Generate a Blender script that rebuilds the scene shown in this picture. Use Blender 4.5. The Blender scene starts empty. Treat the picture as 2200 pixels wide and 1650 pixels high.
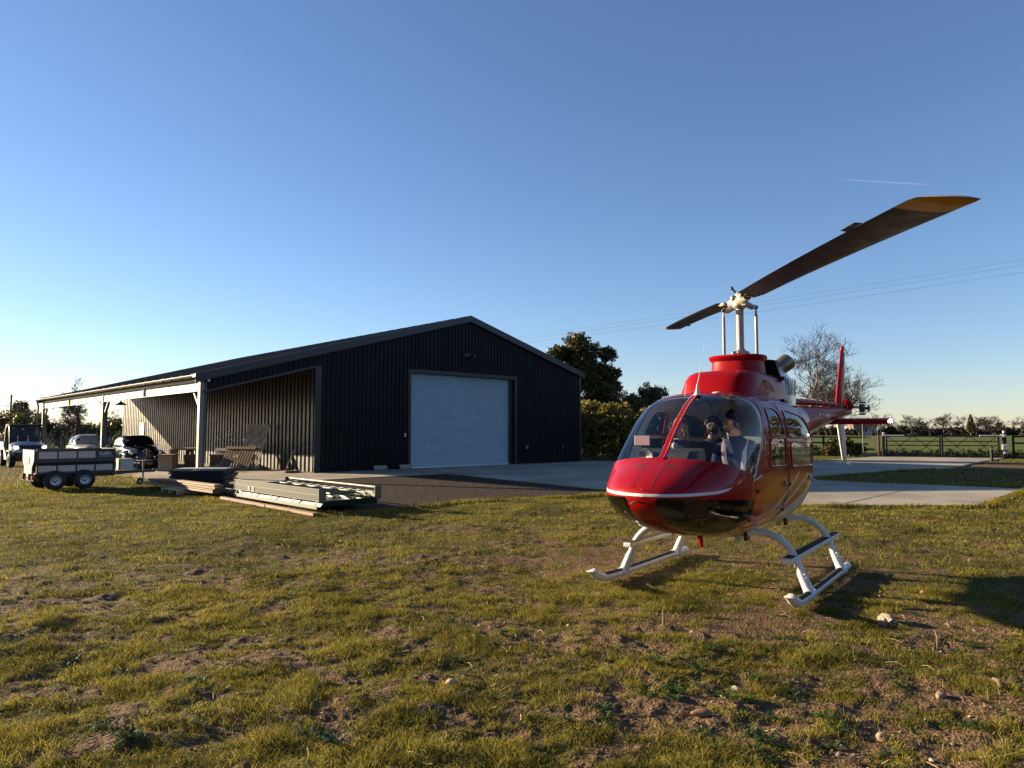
import bpy, math, random
import numpy as np
from mathutils import Vector, Matrix
R = math.radians
sc = bpy.context.scene
col = sc.collection

# ------------------------------------------------------------------ camera, sky, sun, exposure
cam_data = bpy.data.cameras.new("camera")
cam = bpy.data.objects.new("camera", cam_data); col.objects.link(cam)
cam.location = (0, 0, 1.6)
cam.rotation_euler = (R(90) + 0.067, 0, 0)
cam_data.sensor_width = 36.0
cam_data.lens = 36.0 * 1526 / 2200
cam_data.clip_start = 0.05; cam_data.clip_end = 20000
sc.camera = cam

SUN_EL = 12.5
SUN_DIR = Vector((-0.93, 0.367, 0)).normalized()          # horizontal direction towards the sun
world = bpy.data.worlds.new("World"); sc.world = world; world.use_nodes = True
wn = world.node_tree; bg = wn.nodes['Background']
sky = wn.nodes.new('ShaderNodeTexSky'); sky.sky_type = 'NISHITA'
sky.sun_disc = False
sky.sun_elevation = R(SUN_EL)
sky.sun_rotation = math.atan2(SUN_DIR.x, SUN_DIR.y)
sky.altitude = 0; sky.air_density = 0.95; sky.dust_density = 0.10; sky.ozone_density = 3.5
wb = N0 = wn.nodes.new('ShaderNodeMix'); wb.data_type = 'RGBA'; wb.blend_type = 'MULTIPLY'; wb.inputs['Factor'].default_value = 1.0
wb.inputs['B'].default_value = (1.085, 0.98, 1.03, 1)      # camera white balance of the blue
wn.links.new(sky.outputs[0], wb.inputs['A']); wn.links.new(wb.outputs['Result'], bg.inputs[0]); bg.inputs[1].default_value = 0.058

sl = bpy.data.lights.new("sun", 'SUN'); sun = bpy.data.objects.new("sun", sl); col.objects.link(sun)
sl.energy = 5.0; sl.angle = R(0.55); sl.color = (1.0, 0.80, 0.52)
sdir = Vector((SUN_DIR.x * math.cos(R(SUN_EL)), SUN_DIR.y * math.cos(R(SUN_EL)), math.sin(R(SUN_EL))))
sun.rotation_euler = sdir.to_track_quat('Z', 'Y').to_euler()
sun.location = (-30, 20, 20)
sc.view_settings.view_transform = 'Standard'; sc.view_settings.look = 'None'
sc.view_settings.exposure = 1.74; sc.view_settings.gamma = 1.0
sc.cycles.max_bounces = 8; sc.cycles.transparent_max_bounces = 16
sc.cycles.glossy_bounces = 4; sc.cycles.transmission_bounces = 8
sc.cycles.caustics_reflective = False; sc.cycles.caustics_refractive = False

# ------------------------------------------------------------------ helpers
def tag(o, label=None, cat=None, group=None, kind=None):
    if label: o['label'] = label
    if cat: o['category'] = cat
    if group: o['group'] = group
    if kind: o['kind'] = kind
    return o
def thing(name, label, cat, loc=(0, 0, 0), rz=0.0, group=None):
    o = bpy.data.objects.new(name, None); col.objects.link(o)
    o.location = loc; o.rotation_euler = (0, 0, rz); o.empty_display_size = 0.2
    return tag(o, label, cat, group)
def copy_tree(o, parent=None):
    c = o.copy(); col.objects.link(c); c.parent = parent
    for ch in list(o.children): copy_tree(ch, c)
    return c

class MB:
    def __init__(s, M=None): s.v = []; s.f = []; s.m = []; s.M = M or Matrix.Identity(4)
    def add(s, vs, fs, mat=0):
        n = len(s.v)
        s.v += [tuple(s.M @ Vector(p)) for p in vs]
        s.f += [tuple(i + n for i in f) for f in fs]; s.m += [mat] * len(fs)
        return s
    def box(s, x0, x1, y0, y1, z0, z1, mat=0):
        v = [(x0,y0,z0),(x1,y0,z0),(x1,y1,z0),(x0,y1,z0),(x0,y0,z1),(x1,y0,z1),(x1,y1,z1),(x0,y1,z1)]
        return s.add(v, [(0,3,2,1),(4,5,6,7),(0,1,5,4),(1,2,6,5),(2,3,7,6),(3,0,4,7)], mat)
    def cbox(s, c, size, rot=None, mat=0):
        old = s.M; s.M = old @ Matrix.Translation(c) @ (rot.to_4x4() if rot is not None else Matrix.Identity(4))
        a, b, h = [q / 2 for q in size]; s.box(-a, a, -b, b, -h, h, mat); s.M = old; return s
    def bbox(s, x0, x1, y0, y1, z0, z1, b=0.01, mat=0):
        """box with bevelled edges (octagonal plan in every view)"""
        pts = {}
        vs = []
        X = (x0, x1); Y = (y0, y1); Z = (z0, z1)
        def sg(i): return 1 if i == 0 else -1
        for i in (0, 1):
            for j in (0, 1):
                for k in (0, 1):
                    for ax in range(3):
                        p = [X[i], Y[j], Z[k]]
                        d = [sg(i) * b, sg(j) * b, sg(k) * b]
                        for q in range(3):
                            if q != ax: p[q] += d[q]
                        pts[(i, j, k, ax)] = len(vs); vs.append(tuple(p))
        fs = []
        P = pts
        for i in (0, 1): fs.append([P[(i,0,0,0)],P[(i,1,0,0)],P[(i,1,1,0)],P[(i,0,1,0)]])
        for j in (0, 1): fs.append([P[(0,j,0,1)],P[(1,j,0,1)],P[(1,j,1,1)],P[(0,j,1,1)]])
        for k in (0, 1): fs.append([P[(0,0,k,2)],P[(1,0,k,2)],P[(1,1,k,2)],P[(0,1,k,2)]])
        for i in (0, 1):
            for j in (0, 1): fs.append([P[(i,j,0,0)],P[(i,j,1,0)],P[(i,j,1,1)],P[(i,j,0,1)]])
        for i in (0, 1):
            for k in (0, 1): fs.append([P[(i,0,k,0)],P[(i,1,k,0)],P[(i,1,k,2)],P[(i,0,k,2)]])
        for j in (0, 1):
            for k in (0, 1): fs.append([P[(0,j,k,1)],P[(1,j,k,1)],P[(1,j,k,2)],P[(0,j,k,2)]])
        for i in (0, 1):
            for j in (0, 1):
                for k in (0, 1): fs.append([P[(i,j,k,0)],P[(i,j,k,1)],P[(i,j,k,2)]])
        return s.add(vs, fs, mat)
    def tube(s, pts, rad, n=8, mat=0, caps=True, flat=None):
        pts = [Vector(p) for p in pts]; k = len(pts)
        if not hasattr(rad, '__len__'): rad = [rad] * k
        vs = []; fs = []
        up = None
        for i, p in enumerate(pts):
            t = (pts[min(i + 1, k - 1)] - pts[max(i - 1, 0)])
            if t.length < 1e-9: t = Vector((0, 0, 1))
            t.normalize()
            if up is None:
                up = Vector((0, 0, 1)) if abs(t.z) < 0.9 else Vector((1, 0, 0))
            a = t.cross(up)
            if a.length < 1e-6: a = t.orthogonal()
            a.normalize(); b = a.cross(t).normalized(); up = b
            for j in range(n):
                th = 2 * math.pi * j / n
                sx, sy = rad[i], rad[i] * (flat if flat else 1)
                vs.append(tuple(p + a * math.cos(th) * sx + b * math.sin(th) * sy))
        for i in range(k - 1):
            for j in range(n):
                fs.append((i*n + j, i*n + (j+1) % n, (i+1)*n + (j+1) % n, (i+1)*n + j))
        if caps:
            fs.append(tuple(range(n - 1, -1, -1))); fs.append(tuple((k-1)*n + j for j in range(n)))
        return s.add(vs, fs, mat)
    def cyl(s, p0, p1, r0, r1=None, n=16, mat=0):
        return s.tube([p0, p1], [r0, r0 if r1 is None else r1], n, mat)
    def lathe(s, prof, n=24, mat=0, axis='z', o=(0, 0, 0), a0=0, a1=2*math.pi):
        """prof: list of (radius, height) round an axis"""
        vs = []; fs = []; k = len(prof); full = abs(a1 - a0 - 2*math.pi) < 1e-6
        m = n if full else n + 1
        for (r, h) in prof:
            for j in range(m):
                th = a0 + (a1 - a0) * j / n; c, q = r*math.cos(th), r*math.sin(th)
                p = {'z': (c, q, h), 'x': (h, c, q), 'y': (q, h, c)}[axis]
                vs.append((p[0]+o[0], p[1]+o[1], p[2]+o[2]))
        for i in range(k - 1):
            for j in range(n):
                j2 = (j + 1) % m
                fs.append((i*m + j, i*m + j2, (i+1)*m + j2, (i+1)*m + j))
        return s.add(vs, fs, mat)
    def prism(s, poly, z0, z1, mat=0, axis='z'):
        """extruded polygon; poly in the plane normal to the axis"""
        n = len(poly)
        def P(a, b, h): return {'z': (a, b, h), 'y': (a, h, b), 'x': (h, a, b)}[axis]
        vs = [P(a, b, z0) for a, b in poly] + [P(a, b, z1) for a, b in poly]
        fs = [tuple(range(n - 1, -1, -1)), tuple(range(n, 2*n))] + [(i, (i+1) % n, n + (i+1) % n, n + i) for i in range(n)]
        return s.add(vs, fs, mat)
    def loft(s, rings, mat=0, closed=True, caps=True):
        n = len(rings[0]); vs = [p for r in rings for p in r]; fs = []
        for i in range(len(rings) - 1):
            for j in range(n if closed else n - 1):
                fs.append((i*n + j, i*n + (j+1) % n, (i+1)*n + (j+1) % n, (i+1)*n + j))
        if caps: fs.append(tuple(range(n - 1, -1, -1))); fs.append(tuple((len(rings)-1)*n + j for j in range(n)))
        return s.add(vs, fs, mat)
    def sphere(s, c, r, n=12, k=8, mat=0, sc3=(1, 1, 1)):
        rings = []
        for i in range(k + 1):
            ph = math.pi * i / k - math.pi / 2
            rings.append([(c[0] + r*sc3[0]*max(math.cos(ph), 1e-4)*math.cos(2*math.pi*j/n), c[1] + r*sc3[1]*max(math.cos(ph), 1e-4)*math.sin(2*math.pi*j/n), c[2] + r*sc3[2]*math.sin(ph)) for j in range(n)])
        return s.loft(rings, mat)
    def pieces(s, name, mats, parent=None, **kw):
        """one object per connected piece"""
        n = len(s.v); p = list(range(n))
        def find(a):
            while p[a] != a: p[a] = p[p[a]]; a = p[a]
            return a
        for f in s.f:
            for q in f[1:]: p[find(f[0])] = find(q)
        gr = {}
        for i, f in enumerate(s.f): gr.setdefault(find(f[0]), []).append(i)
        out = []
        for ids in gr.values():
            m = MB(); mp = {}
            for i in ids:
                for q in s.f[i]:
                    if q not in mp: mp[q] = len(m.v); m.v.append(s.v[q])
                m.f.append(tuple(mp[q] for q in s.f[i])); m.m.append(s.m[i])
            out.append(m.build(name, mats, parent, **kw))
        return out
    def build(s, name, mats, parent=None, smooth=None, fix=True, merge=False):
        me = bpy.data.meshes.new(name)
        me.from_pydata(s.v, [], s.f)
        if not isinstance(mats, (list, tuple)): mats = [mats]
        for m in mats: me.materials.append(m)
        me.polygons.foreach_set('material_index', s.m)
        if fix or merge:
            import bmesh
            bm = bmesh.new(); bm.from_mesh(me)
            if merge: bmesh.ops.remove_doubles(bm, verts=bm.verts, dist=0.0006)
            if fix: bmesh.ops.recalc_face_normals(bm, faces=bm.faces)
            bm.to_mesh(me); bm.free()
        if smooth is not None:
            me.polygons.foreach_set('use_smooth', [True] * len(me.polygons))
            me.set_sharp_from_angle(angle=R(smooth))
        me.update()
        o = bpy.data.objects.new(name, me); col.objects.link(o); o.parent = parent
        return o

def np_mesh(name, verts, faces, mats, parent=None, smooth=False, mat_idx=None):
    """verts (n,3) array, faces (m,k) int array of one size k"""
    me = bpy.data.meshes.new(name); n = len(verts); m, k = faces.shape
    me.vertices.add(n); me.vertices.foreach_set('co', np.ascontiguousarray(verts, dtype=np.float32).ravel())
    me.loops.add(m * k); me.loops.foreach_set('vertex_index', np.ascontiguousarray(faces, dtype=np.int32).ravel())
    me.polygons.add(m); me.polygons.foreach_set('loop_start', np.arange(0, m * k, k, dtype=np.int32))
    me.polygons.foreach_set('loop_total', np.full(m, k, dtype=np.int32))
    if not isinstance(mats, (list, tuple)): mats = [mats]
    for q in mats: me.materials.append(q)
    if mat_idx is not None: me.polygons.foreach_set('material_index', np.ascontiguousarray(mat_idx, dtype=np.int32))
    if smooth: me.polygons.foreach_set('use_smooth', np.ones(m, dtype=bool))
    me.update(calc_edges=True)
    o = bpy.data.objects.new(name, me); col.objects.link(o); o.parent = parent
    return o
def attr(o, name, arr, dom='POINT'):
    a = o.data.attributes.new(name, 'FLOAT', dom); a.data.foreach_set('value', np.ascontiguousarray(arr, dtype=np.float32))

# ------------------------------------------------------------------ materials
def N(t, k, **kw):
    n = t.nodes.new(k)
    for a, b in kw.items(): setattr(n, a, b)
    return n
def mat(name, base, rough=0.5, metal=0.0, var=0.0, vscale=8.0, bump=0.0, bscale=60.0, coat=0.0, spec=0.5, rvar=0.0, dirt=None, coords='Object', emis=None, trans=0.0, ior=1.5):
    """principled material with procedural colour variation, roughness variation and bump"""
    m = bpy.data.materials.new(name); m.use_nodes = True; t = m.node_tree
    b = t.nodes['Principled BSDF']
    b.inputs['Base Color'].default_value = (*base, 1); b.inputs['Roughness'].default_value = rough
    b.inputs['Metallic'].default_value = metal; b.inputs['Specular IOR Level'].default_value = spec
    b.inputs['Coat Weight'].default_value = coat; b.inputs['Coat Roughness'].default_value = 0.03
    b.inputs['Transmission Weight'].default_value = trans; b.inputs['IOR'].default_value = ior
    if emis: b.inputs['Emission Color'].default_value = (*emis[0], 1); b.inputs['Emission Strength'].default_value = emis[1]
    tc = N(t, 'ShaderNodeTexCoord')
    if var or rvar or dirt:
        nz = N(t, 'ShaderNodeTexNoise'); nz.inputs['Scale'].default_value = vscale; nz.inputs['Detail'].default_value = 6
        nz.inputs['Roughness'].default_value = 0.65
        t.links.new(tc.outputs[coords], nz.inputs['Vector'])
        if var or dirt:
            mx = N(t, 'ShaderNodeMix', data_type='RGBA')
            d = dirt or tuple(c * (1 - var) for c in base)
            mx.inputs['A'].default_value = (*[min(1, c * (1 + (var if not dirt else 0.05))) for c in base], 1); mx.inputs['B'].default_value = (*d, 1)
            cr = N(t, 'ShaderNodeMapRange'); cr.inputs['From Min'].default_value = 0.35; cr.inputs['From Max'].default_value = 0.68
            t.links.new(nz.outputs['Fac'], cr.inputs['Value']); t.links.new(cr.outputs[0], mx.inputs['Factor'])
            t.links.new(mx.outputs['Result'], b.inputs['Base Color'])
        if rvar:
            rr = N(t, 'ShaderNodeMapRange'); rr.inputs['From Min'].default_value = 0.3; rr.inputs['From Max'].default_value = 0.7
            rr.inputs['To Min'].default_value = max(0, rough - rvar); rr.inputs['To Max'].default_value = min(1, rough + rvar)
            t.links.new(nz.outputs['Fac'], rr.inputs['Value']); t.links.new(rr.outputs[0], b.inputs['Roughness'])
    if bump:
        n2 = N(t, 'ShaderNodeTexNoise'); n2.inputs['Scale'].default_value = bscale; n2.inputs['Detail'].default_value = 5
        t.links.new(tc.outputs[coords], n2.inputs['Vector'])
        bp = N(t, 'ShaderNodeBump'); bp.inputs['Strength'].default_value = bump; bp.inputs['Distance'].default_value = 0.01
        t.links.new(n2.outputs['Fac'], bp.inputs['Height']); t.links.new(bp.outputs[0], b.inputs['Normal'])
    return m
def wood(name, c1, c2, axis='x', scale=3.0, rough=0.75):
    m = bpy.data.materials.new(name); m.use_nodes = True; t = m.node_tree; b = t.nodes['Principled BSDF']
    tc = N(t, 'ShaderNodeTexCoord'); mp = N(t, 'ShaderNodeMapping')
    st = {'x': (0.6, 9, 9), 'y': (9, 0.6, 9), 'z': (9, 9, 0.6)}[axis]; mp.inputs['Scale'].default_value = st
    nz = N(t, 'ShaderNodeTexNoise'); nz.inputs['Scale'].default_value = scale; nz.inputs['Detail'].default_value = 8
    t.links.new(tc.outputs['Object'], mp.inputs[0]); t.links.new(mp.outputs[0], nz.inputs['Vector'])
    mx = N(t, 'ShaderNodeMix', data_type='RGBA'); mx.inputs['A'].default_value = (*c1, 1); mx.inputs['B'].default_value = (*c2, 1)
    mr = N(t, 'ShaderNodeMapRange'); mr.inputs['From Min'].default_value = 0.32; mr.inputs['From Max'].default_value = 0.68
    t.links.new(nz.outputs['Fac'], mr.inputs[0]); t.links.new(mr.outputs[0], mx.inputs['Factor']); t.links.new(mx.outputs['Result'], b.inputs['Base Color'])
    bp = N(t, 'ShaderNodeBump'); bp.inputs['Strength'].default_value = 0.4; bp.inputs['Distance'].default_value = 0.005
    t.links.new(nz.outputs['Fac'], bp.inputs['Height']); t.links.new(bp.outputs[0], b.inputs['Normal'])
    b.inputs['Roughness'].default_value = rough
    return m
def leafmat(name, c1, c2, c3=None, rough=0.5, trl=0.35, attrname=None):
    """foliage: colour varies per leaf, a little light passes through"""
    m = bpy.data.materials.new(name); m.use_nodes = True; t = m.node_tree; b = t.nodes['Principled BSDF']
    g = N(t, 'ShaderNodeNewGeometry'); rp = N(t, 'ShaderNodeValToRGB')
    rp.color_ramp.elements[0].color = (*c1, 1); rp.color_ramp.elements[1].color = (*c2, 1)
    if c3: e = rp.color_ramp.elements.new(0.85); e.color = (*c2, 1); rp.color_ramp.elements[2].color = (*c3, 1)
    if attrname:
        at = N(t, 'ShaderNodeAttribute', attribute_name=attrname); t.links.new(at.outputs['Fac'], rp.inputs[0])
    else: t.links.new(g.outputs['Random Per Island'], rp.inputs[0])
    t.links.new(rp.outputs[0], b.inputs['Base Color']); b.inputs['Roughness'].default_value = rough
    b.inputs['Specular IOR Level'].default_value = 0.3
    tr = N(t, 'ShaderNodeBsdfTranslucent'); t.links.new(rp.outputs[0], tr.inputs[0])
    mx = N(t, 'ShaderNodeMixShader'); mx.inputs[0].default_value = trl
    t.links.new(b.outputs[0], mx.inputs[1]); t.links.new(tr.outputs[0], mx.inputs[2])
    t.links.new(mx.outputs[0], t.nodes['Material Output'].inputs[0])
    return m
def glassmat(name, tint=(0.9, 0.95, 0.95), mirror=1.0, rough=0.0, ior=1.45):
    """thin pane: see-through by transparency, mirror by Fresnel"""
    m = bpy.data.materials.new(name); m.use_nodes = True; t = m.node_tree
    t.nodes.remove(t.nodes['Principled BSDF'])
    tr = N(t, 'ShaderNodeBsdfTransparent'); tr.inputs[0].default_value = (*tint, 1)
    gl = N(t, 'ShaderNodeBsdfGlossy'); gl.inputs['Roughness'].default_value = rough; gl.inputs[0].default_value = (mirror, mirror, mirror, 1)
    fr = N(t, 'ShaderNodeFresnel'); fr.inputs['IOR'].default_value = ior
    ge = N(t, 'ShaderNodeNewGeometry')
    ma = N(t, 'ShaderNodeMath', operation='SUBTRACT'); ma.inputs[0].default_value = 1.0
    t.links.new(ge.outputs['Backfacing'], ma.inputs[1])
    mu = N(t, 'ShaderNodeMath', operation='MULTIPLY'); t.links.new(fr.outputs[0], mu.inputs[0]); t.links.new(ma.outputs[0], mu.inputs[1])
    mx = N(t, 'ShaderNodeMixShader'); t.links.new(mu.outputs[0], mx.inputs[0])
    t.links.new(tr.outputs[0], mx.inputs[1]); t.links.new(gl.outputs[0], mx.inputs[2])
    t.links.new(mx.outputs[0], t.nodes['Material Output'].inputs[0])
    return m

def text_mesh(name, body, size, m, parent, loc, rot, ay='BOTTOM_BASELINE', extrude=0.001, bold=0.0):
    fc = bpy.data.curves.new(name, 'FONT'); fc.body = body; fc.size = size; fc.extrude = extrude; fc.align_x = 'CENTER'; fc.align_y = ay; fc.offset = bold
    o = bpy.data.objects.new(name, fc); col.objects.link(o); bpy.context.view_layer.update(); dg = bpy.context.evaluated_depsgraph_get()
    me = bpy.data.meshes.new_from_object(o.evaluated_get(dg)); bpy.data.objects.remove(o); me.materials.clear(); me.materials.append(m)
    o = bpy.data.objects.new(name, me); col.objects.link(o); o.parent = parent; o.location = loc; o.rotation_euler = rot; return o

# ------------------------------------------------------------------ noise in numpy
def vnoise(x, y, seed=0):
    xi = np.floor(x).astype(np.int64); yi = np.floor(y).astype(np.int64); xf = x - xi; yf = y - yi
    def h(a, b):
        n = (a * 374761393 + b * 668265263 + seed * 1442695041) & 0x7fffffff
        n = ((n ^ (n >> 13)) * 1274126177) & 0x7fffffff
        return ((n ^ (n >> 16)) & 0xffff) / 65535.0
    u = xf*xf*(3-2*xf); v = yf*yf*(3-2*yf)
    return (h(xi, yi)*(1-u) + h(xi+1, yi)*u)*(1-v) + (h(xi, yi+1)*(1-u) + h(xi+1, yi+1)*u)*v
def fbm(x, y, sc0, octv=4, seed=0, gain=0.5):
    r = 0; a = 1; s = 0
    for i in range(octv):
        r = r + a * vnoise(x / sc0 * 2**i + 17.3*i, y / sc0 * 2**i - 9.1*i, seed + i); s += a; a *= gain
    return r / s
def inpoly(x, y, poly):
    ins = np.zeros(np.shape(x), bool); n = len(poly)
    for i in range(n):
        x1, y1 = poly[i]; x2, y2 = poly[(i+1) % n]
        c = ((y1 > y) != (y2 > y)) & (x < (x2-x1)*(y-y1)/((y2-y1) + 1e-12) + x1); ins ^= c
    return ins
def polydist(x, y, poly):
    d = np.full(np.shape(x), 1e9); n = len(poly)
    for i in range(n):
        x1, y1 = poly[i]; x2, y2 = poly[(i+1) % n]; dx, dy = x2-x1, y2-y1
        t = np.clip(((x-x1)*dx + (y-y1)*dy) / (dx*dx + dy*dy + 1e-12), 0, 1)
        d = np.minimum(d, np.hypot(x - x1 - t*dx, y - y1 - t*dy))
    return np.where(inpoly(x, y, poly), -d, d)
rng = np.random.default_rng(7)
# ------------------------------------------------------------------ the building's frame and the paved areas
PSI = 0.81
BE = Vector((math.sin(PSI), math.cos(PSI), 0)); BN = Vector((-math.cos(PSI), math.sin(PSI), 0))
BO = Vector((-7.478, 27.286, 0)); BRZ = math.atan2(BE.y, BE.x)
def UV(u, v, z=0): p = BO + BE*u + BN*v; return (p.x, p.y, z)
UV2 = lambda u, v: UV(u, v)[:2]
CONC = [UV2(-5.75, 26.5), UV2(-5.75, -3.7), (-2.48, 27.1), (2.53, 19.6), (5.1, 17.07), (6.52, 15.57), (7.99, 15.38), (9.95, 15.35), (14.1, 19.75),
        (13.3, 20.44), (12.03, 21.51), (10.87, 22.28), (9.95, 23.2), (10.34, 24.73), (11.99, 26.31), (14.81, 28.43), (17.71, 30.53), (18.8, 30.9),
        (20.4, 32.6), (25.1, 38.1), (29.2, 42.4), (30.5, 44.0), (24.5, 46.0), (22.7, 44.9), (20.88, 42.9), (15.64, 38.0), (9.0, 38.2), UV2(15.8, -0.1), UV2(15.8, 26.5)]
GRAV = [UV2(-5.7, -3.7), (-2.48, 27.1), (2.53, 19.6), (2.38, 18.33), (1.14, 17.5), (0.0, 17.0), (-1.06, 16.25), (-2.17, 15.15), (-2.86, 14.3), (-3.3, 13.9), (-4.6, 15.0), (-7.2, 18.2), (-8.8, 20.6)]
PATCH = [(18.9, 30.95), (21.5, 33.7), (24.6, 36.9), (27.5, 36.6), (34, 34.0), (36, 28.0), (24.0, 28.6), (20.3, 29.8)]
SOILC = (0.098, 0.066, 0.042); TURFC = (0.085, 0.082, 0.020)

def dirt_mask(x, y):
    """0 = thick turf, 1 = bare soil"""
    a = fbm(x*0.8 + y*0.35, y*1.5, 1.5, 3, 3)
    b = fbm(x*0.9 + y*0.3, y*1.2, 0.36, 3, 31)
    c = fbm(x, y, 0.11, 2, 33)
    m = 0.24*a + 0.38*b + 0.38*c
    m = (m - 0.515) * 6.0
    bias = -0.14 + 0.26*np.clip((x + 1.0)/4.0, -1, 1.0)*np.clip((7.5 - y)/3.0, 0, 1) + 0.22*np.exp(-((x-1.2)**2+(y-9.0)**2)/3.0) + 0.30*np.exp(-((x-0.0)**2/9+(y-11.5)**2/5.0))
    # the long smooth lawn on the far left has hardly any bare soil
    line = (y - (9.3 + 0.55*(x + 6.5) + 0.8*(fbm(x, y, 2.0, 2, 77)-0.5)))
    bias = bias - 1.6*np.clip(line*1.2, 0, 1)*(x < 0.0) - 0.7*np.clip((y - 9.5)/5, 0, 1) - 0.35*np.clip((-x-3.5)/3, 0, 1)
    return np.clip(m + bias + 0.46, 0, 1)
def ground_z(x, y):
    d = np.hypot(x, y)
    fade = np.clip((60 - d)/40, 0.0, 1)
    near = np.clip((26 - d)/14, 0.25, 1)
    dm = dirt_mask(x, y)
    lawn = np.clip((y - (9.3 + 0.55*(x + 6.5)))*0.8, 0, 1)*(x < 0)
    amp = 1 - 0.62*lawn
    z = 0.11*(fbm(x, y, 2.6, 3, 5) - 0.5)*amp
    z = z + 0.075*(fbm(x*0.8 + y*0.2, y, 0.62, 3, 9) - 0.5)*amp
    z = z + near*(0.046*(fbm(x, y, 0.16, 3, 12) - 0.5)*(0.8 + 0.4*dm)) + near*0.020*(fbm(x, y, 0.05, 2, 14) - 0.5)
    z = z*fade
    # level where the skids, the paving and the stored things stand
    for (cx, cy, rx, ry, rot) in ((2.8, 8.1, 2.2, 1.9, 0), (-12.4, 20.6, 2.8, 1.8, 0), (-5.6, 16.4, 3.4, 2.4, 0)):
        q = np.clip(1.5 - np.sqrt(((x-cx)/rx)**2 + ((y-cy)/ry)**2), 0, 1)
        z = z*(1 - 0.75*np.clip(q*2, 0, 1)) - 0.01*np.clip(q*2, 0, 1)
    dc = np.minimum(polydist(x, y, CONC), polydist(x, y, GRAV))
    k = np.clip(dc/0.7, 0, 1)
    z = np.where(dc < 0.05, -0.10, z*k - 0.015*(1-k))
    return z

# polar sheet: fine in front of the camera's usual stand, reaching the horizon all round
NA, NB = 620, 60
ang = np.concatenate([np.linspace(-42, 42, NA), np.linspace(42, 318, NB + 2)[1:-1]]) * math.pi/180
rad = np.concatenate([[0.6, 1.2, 1.9, 2.5], np.exp(np.linspace(math.log(2.9), math.log(34), 520)), np.exp(np.linspace(math.log(35), math.log(6000), 60))])
AA, RR = np.meshgrid(ang, rad)
gx = (RR*np.sin(AA)).ravel(); gy = (RR*np.cos(AA)).ravel(); gz = ground_z(gx, gy)
nr, na = len(rad), len(ang)
idx = np.arange(nr*na).reshape(nr, na)
a0 = idx[:-1, :]; a1 = np.roll(idx, -1, axis=1)[:-1, :]; b0 = idx[1:, :]; b1 = np.roll(idx, -1, axis=1)[1:, :]
quads = np.stack([a0, b0, b1, a1], -1).reshape(-1, 4)[:, ::-1]
inner = len(gx)
verts = np.concatenate([np.stack([gx, gy, gz], -1), [[0, 0, 0]]])
# inner disc as degenerate-free quads: (centre, i, i+1, i+2)
cq = np.array([[inner, i, (i+1) % na, (i+2) % na] for i in range(0, na, 2)])
quads = np.concatenate([quads, cq])

gm = bpy.data.materials.new('soil_and_turf'); gm.use_nodes = True; t = gm.node_tree; b = t.nodes['Principled BSDF']
tc = N(t, 'ShaderNodeTexCoord'); ad = N(t, 'ShaderNodeAttribute', attribute_name='dirt'); ap = N(t, 'ShaderNodeAttribute', attribute_name='field')
n1 = N(t, 'ShaderNodeTexNoise'); n1.inputs['Scale'].default_value = 26; n1.inputs['Detail'].default_value = 8; n1.inputs['Roughness'].default_value = 0.75
n2 = N(t, 'ShaderNodeTexNoise'); n2.inputs['Scale'].default_value = 1.3; n2.inputs['Detail'].default_value = 7; n2.inputs['Roughness'].default_value = 0.7
n3 = N(t, 'ShaderNodeTexVoronoi'); n3.inputs['Scale'].default_value = 55
for n in (n1, n2, n3): t.links.new(tc.outputs['Object'], n.inputs['Vector'])
def mixc(t, f, A, B):
    m = N(t, 'ShaderNodeMix', data_type='RGBA')
    for s, v in (('A', A), ('B', B)):
        if isinstance(v, tuple): m.inputs[s].default_value = (*v, 1)
        else: t.links.new(v, m.inputs[s])
    if isinstance(f, float): m.inputs['Factor'].default_value = f
    else: t.links.new(f, m.inputs['Factor'])
    return m.outputs['Result']
def mrange(t, v, a, b_, c=0.0, d=1.0):
    m = N(t, 'ShaderNodeMapRange'); t.links.new(v, m.inputs[0])
    for i, q in enumerate((a, b_, c, d)): m.inputs[i+1].default_value = q
    return m.outputs[0]
soil = mixc(t, mrange(t, n1.outputs['Fac'], 0.35, 0.68), (0.055, 0.032, 0.016), (0.215, 0.138, 0.072))
turf = mixc(t, mrange(t, n1.outputs['Fac'], 0.38, 0.64), (0.022, 0.022, 0.006), (0.13, 0.110, 0.026))
field = mixc(t, mrange(t, n2.outputs['Fac'], 0.36, 0.66), (0.060, 0.080, 0.013), (0.120, 0.132, 0.025))
mixv = N(t, 'ShaderNodeMath', operation='ADD'); t.links.new(ad.outputs['Fac'], mixv.inputs[0]); t.links.new(mrange(t, n1.outputs['Fac'], 0.3, 0.7, -0.3, 0.3), mixv.inputs[1])
c1 = mixc(t, mrange(t, mixv.outputs[0], 0.30, 0.62), turf, soil)
c2 = mixc(t, ap.outputs['Fac'], c1, field)
t.links.new(c2, b.inputs['Base Color']); b.inputs['Roughness'].default_value = 0.95; b.inputs['Specular IOR Level'].default_value = 0.15
bp = N(t, 'ShaderNodeBump'); bp.inputs['Strength'].default_value = 0.8; bp.inputs['Distance'].default_value = 0.02
hh = N(t, 'ShaderNodeMath', operation='ADD'); t.links.new(n1.outputs['Fac'], hh.inputs[0]); t.links.new(n3.outputs['Distance'], hh.inputs[1])
t.links.new(hh.outputs[0], bp.inputs['Height']); t.links.new(bp.outputs[0], b.inputs['Normal'])
g = np_mesh('ground', verts, quads, gm, smooth=True); tag(g, kind='structure')
dm_ = dirt_mask(verts[:, 0], verts[:, 1])
dg_ = np.hypot(verts[:, 0], verts[:, 1]); dm_ = dm_*np.clip((40-dg_)/15, 0, 1)
pd_ = polydist(verts[:, 0], verts[:, 1], PATCH); dm_ = np.maximum(dm_, np.clip(0.5 - pd_*1.2, 0, 1))
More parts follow.
